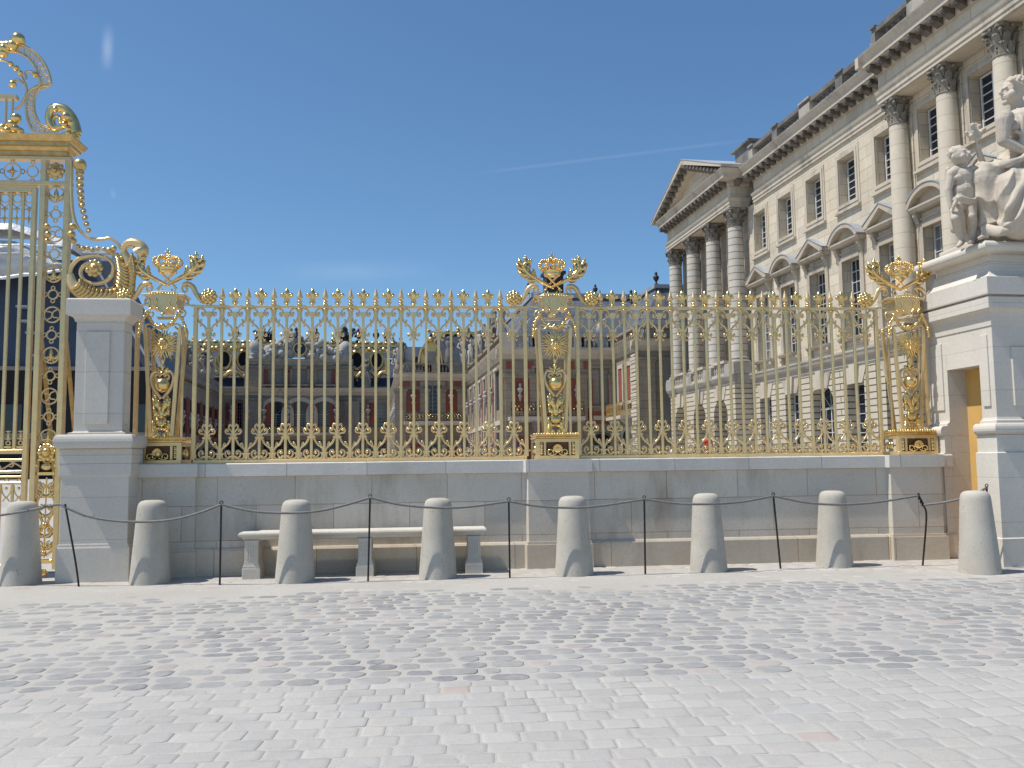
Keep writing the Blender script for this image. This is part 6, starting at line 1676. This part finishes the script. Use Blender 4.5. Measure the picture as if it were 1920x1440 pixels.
for i in range(9):
    v = vL+3+i*4.6
    for z,h_ in ((5.6,4.0),(.3,3.7)): put_sash(sash_c(1.8,h_,4,6), bL, (uL+.3,v,z), RZm)
    vv = v+2.3; mb = MB(); mb.box(uL-.05,uL+.02,vv-.9,vv+.9,5.2,9.2); mb.box(uL-.05,uL+.02,vv-.9,vv+.9,.4,4.2); mb.build('brick_panel', M['brick'], bL); bust(bL,(uL-.3,vv,7.4),RZm,1.6)
    mb = MB(); mb.box(uL-.16,uL+.02,vv-1.4,vv-.95,0,10); mb.build('pilaster', M['trim'], bL); mb = MB(); mb.box(uL-.16,uL+.02,vv+.95,vv+1.4,0,10); mb.build('pilaster', M['trim'], bL)
bal_x(bL, uL+.1, vL+.6, 136, zcL+.76, 1.15, 'court', .75)
for i,(u_,v_) in enumerate(((uL+.1,vL+.9),(uL+.1,vL+6),(uL+.1,vL+11),(uL+.1,vL+16),(vat(843,vL),vL+.2),(u1L-.5,vL+.3))):
    statue(u_, v_, zcL+1.9, 0, 2.9, ['parapet statue on the left corner of the red brick pavilion','second parapet statue left of the red brick pavilion','third parapet statue left of the red brick pavilion','fourth parapet statue left of the red brick pavilion','parapet statue right of the gilded dormer','parapet statue on the right corner of the red brick pavilion'][i])

# --- far marble-court front
vF = 136.0; u0F, u1F = vat(424,vF), uL
bF = thing('marble_court_front', 'far courtyard front with three arched windows, clock, slate roof and gilded ridge', 'palace front', (0,0,0), PHI)
X = lambda px: vat(px, vF)
Z = lambda py, px=560: zat(py, vF, px)
zc1, zc2 = Z(742), Z(684)
ops = []
arch = [X(516),X(561),X(607)]
for x in arch: ops += [(x-2.1,x+2.1,Z(800),Z(752),True),(x-1.9,x+1.9,.1,Z(825))]
side = [X(425+14),X(451),X(669),X(707)]
for x in side: ops += [(x-1.4,x+1.4,Z(803),Z(755)),(x-1.4,x+1.4,.2,Z(826))]
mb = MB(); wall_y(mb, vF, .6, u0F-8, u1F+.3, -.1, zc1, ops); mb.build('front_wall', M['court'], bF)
mb = MB(); mb.box(u0F-8, u1F+6, vF+.7, vF+14, -.1, zc1); mb.build('core', M['dark'], bF)
for x in arch: put_sash(sash_c(4.1,Z(752)-Z(800),4,5,True), bF, (x,vF+.4,Z(800)), 0); put_sash(sash_c(3.7,Z(825)-.2,4,4), bF, (x,vF+.4,.1), 0)
for x in side: put_sash(sash_c(2.7,Z(755)-Z(803),4,7), bF, (x,vF+.4,Z(803)), 0); put_sash(sash_c(2.7,Z(826)-.3,4,4), bF, (x,vF+.4,.2), 0); frame_y(bF,x,vF,2.8,Z(803),Z(755),.4)
for x in arch:
    mb = MB(); n = 14; zs_ = Z(752)-2.1
    A = [(x+2.7*math.cos(PI*i/n), zs_+2.7*math.sin(PI*i/n)) for i in range(n+1)]; B = [(x+2.1*math.cos(PI*i/n), zs_+2.1*math.sin(PI*i/n)) for i in range(n+1)]
    for i in range(n): mb.prism([A[i],A[i+1],B[i+1],B[i]],'y',vF-.2,vF+.02)
    mb.box(x-2.7,x-2.1,vF-.2,vF+.02,Z(800),zs_); mb.box(x+2.1,x+2.7,vF-.2,vF+.02,Z(800),zs_); mb.build('arch_moulding', M['trim'], bF)
for px in (494,539,584,629,690,432,464):
    x = X(px); mb = MB(); mb.box(x-.95,x+.95,vF-.06,vF+.02,Z(798),Z(752)); mb.build('brick_panel', M['brick'], bF); bust(bF,(x,vF-.4,Z(772)),0,2.0)
for px in (474,648,655): quoin(bF, X(px), vF, 0, zc1-.3, 1.5, .3, 'shade_stone')
iron_balcony(bF, X(490), X(636), vF, Z(812), Z(800)-Z(812), 1.6)
mb = MB(); cornice_y(mb, vF, u0F-8, u1F, corn_at(zc1,1.6)); mb.build('cornice', M['trim'], bF)
# attic storey over the middle
xa0, xa1 = X(466), X(654)
ops = []
att = [X(515),X(561),X(606)]
for x in att: ops.append((x-2.1,x+2.1,Z(732),Z(692)))
mb = MB(); wall_y(mb, vF+.1, .5, xa0, xa1, zc1+1.0, zc2, ops); mb.build('attic_wall', M['court'], bF)
mb = MB(); mb.box(xa0+.02,xa1-.02,vF+.7,vF+6,zc1,zc2); mb.build('attic_core', M['dark'], bF)
for x in att:
    frame_y(bF, x, vF+.1, 4.2, Z(732), Z(692), .4); mb = MB(); mb.box(x-2.1,x+2.1,vF+.3,vF+.36,Z(732),Z(692)); mb.build('blind', M['shade_stone'], bF)
    baluster_row(bF,'court',(x-2,vF-.3),(x+2,vF-.3),Z(732),Z(724)-Z(732),.75,6); mb = MB(); mb.box(x-2.3,x+2.3,vF-.5,vF-.1,Z(724),Z(724)+.25); mb.build('attic_rail', M['court'], bF)
for px in (493,538,584,628): x = X(px); mb = MB(); mb.box(x-.6,x+.6,vF+.02,vF+.12,Z(728),Z(698)); mb.box(x-.5,x+.5,vF+.02,vF+.12,Z(695),Z(688)); mb.build('brick_panel', M['brick'], bF)
for px in (474,645): quoin(bF, X(px), vF+.1, zc1+1.0, zc2-.1, 1.4, .25)
mb = MB(); cornice_y(mb, vF+.1, xa0-.6, xa1+.6, corn_at(zc2,1.2)); mb.build('attic_cornice', M['dirty'], bF)
# clock and sculpture on top
mb = MB(); cx, czk, rk = X(561), Z(655), (X(575)-X(548))/2
mb.lathe([(rk*.80,.1),(rk*.78,-.4),(rk,-.5),(rk*1.05,0),(rk,.3)], 24, (cx,vF-.2,czk), None, True, 'y', False); ck = mb.build('clock_ring', M['oldgold'], bF)
mb = MB(); mb.lathe([(.01,-.05),(rk*.8,-.04),(rk*.8,.2)], 24, (cx,vF-.45,czk), None, False, 'y'); mb.build('clock_face', M['slate'], ck)
mb = MB()
for a,l in ((70,.6),(200,.42)): mb.tube([(cx,vF-.53,czk),(cx+rk*l*math.cos(R(a)),vF-.53,czk+rk*l*math.sin(R(a)))], .12, 4)
mb.build('clock_hand', M['gold'], ck)
rs = random.Random(8); mb = MB(); zt0 = zc2+.9
for i in range(260):
    x = rs.uniform(xa0+.5,xa1-.5); dmid = abs(x-cx)/(xa1-cx); hmax = 1.6+3.6*max(0,1-dmid*1.7)
    if abs(x-cx)<rk*.9: continue
    mb.ball((x,vF-.1+rs.uniform(-.5,.3),zt0+rs.uniform(0,hmax)), rs.uniform(.28,.6), 6, (rs.uniform(.6,1.5),.8,rs.uniform(.6,1.4)))
for s in (-1,1):
    mb.tube([(cx+s*rk*1.2,vF,zt0+3.4),(cx+s*rk*2.0,vF,zt0+2.2),(cx+s*rk*3.4,vF-.2,zt0+.6)], [.5,.65,.4], 7); mb.tube([(cx+s*rk*1.3,vF,zt0+3.2),(cx+s*rk*1.8,vF,zt0+4.0)], [.3,.2], 6)
    mb.ball((cx+s*rk*1.5,vF-.1,zt0+4.4), .5, 8); mb.ball((cx,vF,czk+rk*1.45),.6,8); mb.ball((cx+s*.7,vF,czk+rk*1.25),.45,8)
    mb.lathe([(.9,0),(.7,.6),(1.1,1.5),(.9,2.3),(.3,2.8)],10,(cx+s*(xa1-cx)*.92,vF+.2,zt0))
mb.build('parapet_sculpture', M['bust'], bF)
# side balustrades, roofs
for a,b in ((u0F-8,xa0),(xa1,u1F)): bal_y(bF, vF+.1, a, b, zc1+1.2, Z(726)-zc1-1.2, 'court', .6)
statue(X(687), vF+.1, Z(727), 0, 4.4, 'parapet statue between the gilded oval dormers', 'statues along the courtyard parapets')
zr = Z(664); zt_ = Z(648)
mb = MB(); ya, yb_ = vF+1.5, vF+6
mb.add([(u0F-8,ya,zc1+1.2),(u1F+6,ya,zc1+1.2),(u1F+6,yb_,zr),(u0F-8,yb_,zr)],[(0,1,2,3)]); mb.add([(u0F-8,yb_+.3,zr+.2),(u1F+6,yb_+.3,zr+.2),(u1F+6,yb_+5,zt_+1.4),(u0F-8,yb_+5,zt_+1.4)],[(0,1,2,3)])
rf = mb.build('roof', M['slate'], bF)
gild_ridge(rf, u0F-8, u1F+2, yb_-.3, zat(662,vF+6), .55); gild_ridge(rf, u0F-8, u1F+2, yb_+4.6, zat(650,vF+10), 1.15)
q = urn_mesh(2.6)
for px in (437,490,552,590,648,672,705,724):
    mb = MB(); mb.add(q.v,q.f,True,Matrix.Translation((vat(px,vF+10),yb_+5,zat(642,vF+10)))); mb.build('finial', M['iron'], rf)
for px,seed in ((492,3),(655,4)):
    t_ = trophy_mesh(random.Random(seed)); mb = MB(); mb.add(t_.v,t_.f,True,Matrix.Translation((vat(px,vF+10),yb_+5,zat(640,vF+10)))@Matrix.Diagonal((1.7,1.7,1.5,1))); mb.build('roof_trophy', M['slate'], rf)
for px in (382,418,455,668,706):
    x = vat(px,vF+2.5); z = zat(676,vF+2.5); mb = MB(); mb.lathe([(.95,.2),(.92,-.3),(1.2,-.45),(1.42,0),(1.3,.6)], 18, (0,0,0), Matrix.Translation((x,vF+2.4,z))@Matrix.Diagonal((.85,1,1.25,1)), True, 'y', False)
    mb.tube(smooth_path([(x-2.0,vF+2.1,z-2.3),(x-.9,vF+2.1,z-1.9),(x,vF+2.1,z-2.7),(x+.9,vF+2.1,z-1.9),(x+2.0,vF+2.1,z-2.3)],4), .38, 6)
    for s in (-1,1): mb.tube([(x+s*1.3,vF+2.2,z+.3),(x+s*1.55,vF+2.2,z-1.8)], [.3,.4], 6); mb.ball((x+s*1.1,vF+2.1,z+1.7), .4, 7)
    mb.ball((x,vF+2.1,z+2.0), .5, 7); dm = mb.build('oval_dormer', M['oldgold'], rf)
    mb = MB(); mb.lathe([(.01,-.02),(.94,-.02),(.94,.1)], 18, (0,0,0), Matrix.Translation((x,vF+2.45,z))@Matrix.Diagonal((.85,1,1.25,1)), False, 'y'); mb.build('oval_window', M['dark'], dm)

# --- shaded wing on the left of the court
vS, uS = 104.0, -22.3
bS = thing('shaded_court_wing', 'dark shaded brick wing with slate roof on the left side of the courtyard', 'palace wing', (0,0,0), PHI)
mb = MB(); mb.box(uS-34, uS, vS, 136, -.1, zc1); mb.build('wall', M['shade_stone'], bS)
for i in range(7):
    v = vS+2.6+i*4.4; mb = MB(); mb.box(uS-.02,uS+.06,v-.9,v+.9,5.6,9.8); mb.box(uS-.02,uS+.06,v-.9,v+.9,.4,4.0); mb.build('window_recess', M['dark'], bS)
    mb = MB(); mb.box(uS-.02,uS+.10,v+1.3,v+3.1,5.0,10.0); mb.build('brick_panel', M['brick'], bS)
    c = BUST.copy(); COL.objects.link(c); c.parent = bS; c.location = (uS+.35,v+2.2,7.4); c.rotation_euler = (0,0,PI/2); c.scale = (1.0,)*3
for i in range(9):
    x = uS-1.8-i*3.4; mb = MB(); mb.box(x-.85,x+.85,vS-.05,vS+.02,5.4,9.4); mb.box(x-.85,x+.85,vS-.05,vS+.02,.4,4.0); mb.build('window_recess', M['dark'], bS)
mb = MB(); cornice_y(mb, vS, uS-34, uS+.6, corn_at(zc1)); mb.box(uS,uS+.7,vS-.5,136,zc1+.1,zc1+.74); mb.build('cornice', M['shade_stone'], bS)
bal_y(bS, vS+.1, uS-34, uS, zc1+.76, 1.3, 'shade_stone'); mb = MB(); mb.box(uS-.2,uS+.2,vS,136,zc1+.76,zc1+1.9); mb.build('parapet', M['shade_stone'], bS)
mansard(bS, uS-34, uS-.8, vS+1.2, 134, zc1+.6, 18.5, 3, 3.6)
for i in range(5): statue(uS, vS+.8+i*6, zc1+1.9, PI/2, 3.2, ['parapet statue on the corner of the shaded wing, right of the left crowned pier','second parapet statue back along the shaded wing','third parapet statue back along the shaded wing','fourth parapet statue back along the shaded wing','farthest parapet statue along the shaded wing'][i])
for i,(px,v_,s) in enumerate(((352,104,1.6),(372,112,1.5),(392,120,1.5))):
    t_ = trophy_mesh(random.Random(20+i)); mb = MB(); mb.add(t_.v,t_.f,True,Matrix.Diagonal((s,s,s,1))); o = mb.build('stone_trophy', M['dirty'])
    u_ = uS; o.location = (u_*math.cos(PHI)-(v_+2.5)*math.sin(PHI), u_*math.sin(PHI)+(v_+2.5)*math.cos(PHI), zc1+1.9); o.rotation_euler = (0,0,PHI+PI/2)
    tag(o, ['carved stone trophy at the corner end of the shaded wing','carved stone trophy midway along the shaded wing','carved stone trophy at the far end of the shaded wing'][i], 'carved trophy', 'carved trophies on the shaded wing')

# --- slate clad building under white sheeting, behind the gate
vT = 74.0
bT = thing('sheeted_building', 'dark slate-blue building with its roof wrapped in white and grey sheeting, behind the gate', 'building', (0,0,0), PHI)
xr_ = vat(346,vT); xl_ = vat(-420,vT); XT = lambda px: vat(px,vT); ZT = lambda py,px=100: zat(py,vT,px)
zk = ZT(690)
mb = MB(); mb.box(xl_, XT(302), vT, vT+6, -.1, zk); lw = mb.build('lower_wall', M['dark'], bT)
for i,px in enumerate((-60,-20,20,60,150,270,288)):
    x = XT(px); mb = MB(); mb.box(x-.7,x+.7,vT-.06,vT+.02,3.2,6.6); mb.build('window', M['glass'], bT)
mb = MB(); mb.box(xl_, XT(302), vT-.15, vT+.01, ZT(822), ZT(812)); mb.box(xl_,XT(302),vT-.2,vT+.01,zk-.2,zk+.1); mb.build('string_course', M['shade_stone'], bT)
zs0 = ZT(525)
mb = MB(); mb.add([(xl_,vT+.2,zk),(XT(300),vT+.2,zk),(XT(190),vT+1.8,ZT(478)),(xl_,vT+1.8,ZT(478)),(xl_,vT+6,zk),(XT(300),vT+6,zk),(XT(190),vT+5,ZT(478)),(xl_,vT+5,ZT(478))],[(0,1,2,3),(1,5,6,2),(5,4,7,6),(3,2,6,7)])
mb.build('slate_slope', M['bluewall'], bT)
mb = MB(); mb.tube([(XT(300),vT+.1,zk),(XT(190),vT+1.7,ZT(478))], .28, 6); mb.tube([(XT(280),vT-.1,zk+.2),(XT(150),vT+1.5,ZT(478))], .12, 5); mb.build('hip_roll', M['lead'], bT)
for px,py in ((18,573),(28,600),(38,622),(52,664)):
    mb = MB(); mb.box(XT(px),XT(px+22),vT-.0,vT+.9,ZT(py+4),ZT(py)); mb.build('lead_strip', M['lead'], bT)
# wrapped sheeting: a wavy skin over a frame
def sheet(x0, x1, zf0, zf1, y, nm, mt, seed, amp=.25, th=.5):
    mb = MB(); nx, nz = 40, 14; vs = []
    for j in range(nz+1):
        for i in range(nx+1):
            x = x0+(x1-x0)*i/nx; a, b = zf0(i/nx), zf1(i/nx); z = a+(b-a)*j/nz
            n_ = noise.noise(Vector((x*.35,z*.8,seed)))+.5*noise.noise(Vector((x*1.1,z*2.3,seed+5)))
            vs.append((x, y - amp*n_ - th*math.sin(PI*j/nz), z))
    mb.add(vs, [(j*(nx+1)+i, j*(nx+1)+i+1, (j+1)*(nx+1)+i+1, (j+1)*(nx+1)+i) for j in range(nz) for i in range(nx)], True)
    return mb.build(nm, M[mt], bT)
xa, xb_, xc_ = XT(-300), XT(14), XT(128)
ztop_ = lambda t_: ZT(428)+ (0 if XT(-300)+(XT(128)-XT(-300))*t_<xb_ else -(XT(-300)+(XT(128)-XT(-300))*t_-xb_)/(xc_-xb_)*(ZT(428)-ZT(474)))
sheet(xa, xc_, lambda t_: ZT(527)+ (.9*max(0,(t_-.7)/.3)), lambda t_: ztop_(t_)-1.2, vT-.4, 'wrapped_front', 'tarpgrey', 2.2, .5, .8)
mb = MB()
mb.add([(xa,vT-.8,ZT(437)),(xb_,vT-.8,ZT(437)),(xc_,vT-.8,ZT(470)),(xc_,vT+5,ZT(470)),(xb_,vT+5,ZT(422)),(xa,vT+5,ZT(422)),(xa,vT-.5,ZT(424)),(xb_,vT-.5,ZT(424)),(xc_,vT-.5,ZT(455))],[(0,1,7,6),(1,2,8,7),(6,7,4,5),(7,8,3,4),(2,3,8)])
mb.build('sheet_roof', M['tarp'], bT)
mb = MB()
for py,sag in ((468,.2),(482,.3),(528,.7)):
    P = [(xa+(xc_-xa)*i/20, vT-1.25, ZT(py)+ (sag*max(0,(i/20-.7)/.3) if py>500 else 0)+.06*math.sin(i*2.1)) for i in range(21)]; mb.tube(P, .13 if py>500 else .09, 5)
mb.build('sheet_hem', M['tarp'], bT)
mb = MB(); mb.box(XT(118),XT(186),vT+2.5,vT+5.5,ZT(510),ZT(461)); mb.build('wrapped_box', M['tarpgrey'], bT)
mb = MB(); mb.box(XT(117),XT(187),vT+2.3,vT+5.7,ZT(461),ZT(454)); mb.box(XT(160),XT(182),vT+2.4,vT+2.52,ZT(490),ZT(462)); mb.build('box_cover', M['tarp'], bT)

# --- people in the court, seen between the bars
def person(px, zg, v, h, shirt, legs, lab, hair=(.05,.03,.02), pose=0):
    u_ = vat(px,v); p = Vector((u_*math.cos(PHI)-v*math.sin(PHI), u_*math.sin(PHI)+v*math.cos(PHI), zg)); s = h/1.75
    def V_(x,y,z): return Vector((x,y,z))*s
    body = [('c',V_(-.10,.02,.06),V_(-.10,0,.48),.05,.06),('c',V_(-.10,0,.48),V_(-.085,0,.92),.065,.095),('c',V_(.10,-.10,.06),V_(.11,-.06,.48),.05,.06),('c',V_(.11,-.06,.48),V_(.085,0,.92),.065,.095),
            ('c',V_(-.10,-.10,.04),V_(-.10,.05,.05),.04,.045),('c',V_(.10,-.22,.04),V_(.10,-.07,.05),.04,.045),
            ('b',V_(0,0,.95),.155*s,(1.05,.75,.9)),('b',V_(0,0,1.15),.15*s,(1,.72,1.2)),('b',V_(0,0,1.32),.175*s,(1.08,.68,.85)),
            ('c',V_(0,0,1.42),V_(0,-.01,1.53),.055,.05),('b',V_(0,-.02,1.635),.10*s,(.88,1.0,1.2)),('b',V_(0,-.115,1.625),.018*s),
            ('c',V_(-.19,0,1.38),V_(-.24,.02,1.12),.052,.042),('c',V_(-.24,.02,1.12),V_(-.22,-.10,.88),.04,.032),('b',V_(-.22,-.12,.82),.04*s,(.6,.9,1.2)),
            ('c',V_(.19,0,1.38),V_(.25,.0,1.12),.052,.042),('c',V_(.25,0,1.12),V_(.14,-.2,1.1) if pose else V_(.23,-.08,.88),.04,.032),('b',V_(.12,-.22,1.1) if pose else V_(.23,-.10,.82),.04*s,(.6,.9,1.2))]
    sk_ = plain('skin', (.42,.26,.18), .6)
    o = thing('person', lab, 'person', p, PHI, 'visitors in the courtyard')
    grow(body, 'body', sk_, o, .022*s, 3)
    sh_ = [('b',V_(0,0,1.0),.165*s,(1.08,.8,.8)),('b',V_(0,0,1.15),.165*s,(1.02,.78,1.2)),('b',V_(0,0,1.32),.19*s,(1.1,.72,.82)),('c',V_(-.19,0,1.38),V_(-.23,.02,1.2),.065,.058),('c',V_(.19,0,1.38),V_(.24,.0,1.2),.065,.058)]
    grow(sh_, 'shirt', plain('shirt_cloth', shirt, .8), o, .022*s, 3)
    tr = [('c',V_(-.10,0,.20),V_(-.085,0,.92),.075,.11),('c',V_(.105,-.08,.20),V_(.085,0,.92),.075,.11),('b',V_(0,0,.94),.165*s,(1.05,.8,.8))]
    grow(tr, 'trousers', plain('trouser_cloth', legs, .85), o, .022*s, 3)
    hm = [('b',V_(0,.015,1.675),.112*s,(.92,1.02,1.05))]
    grow([hm[0],('b',V_(0,.05,1.60),.09*s,(.9,.8,1.1))], 'hair', plain('hair', hair, .6), o, .02*s, 2)
person(1329, 1.35, 48.6, 1.75, (.62,.03,.03), (.55,.05,.05), 'person in red shirt and red trousers standing before the arcade')
person(1262, .73, 46, 1.75, (.7,.7,.7), (.05,.05,.06), 'person in white shirt and dark trousers near the corner pavilion', pose=1)
person(716, .735, 60, 1.72, (.65,.68,.72), (.08,.1,.2), 'person in pale shirt and blue trousers far left in the court')
person(770, .735, 64, 1.7, (.75,.72,.68), (.06,.06,.07), 'person in cream shirt and black trousers before the red brick pavilion', pose=1)
person(566, .735, 70, 1.75, (.2,.35,.6), (.3,.28,.25), 'person in blue shirt and grey trousers before the far clock front')
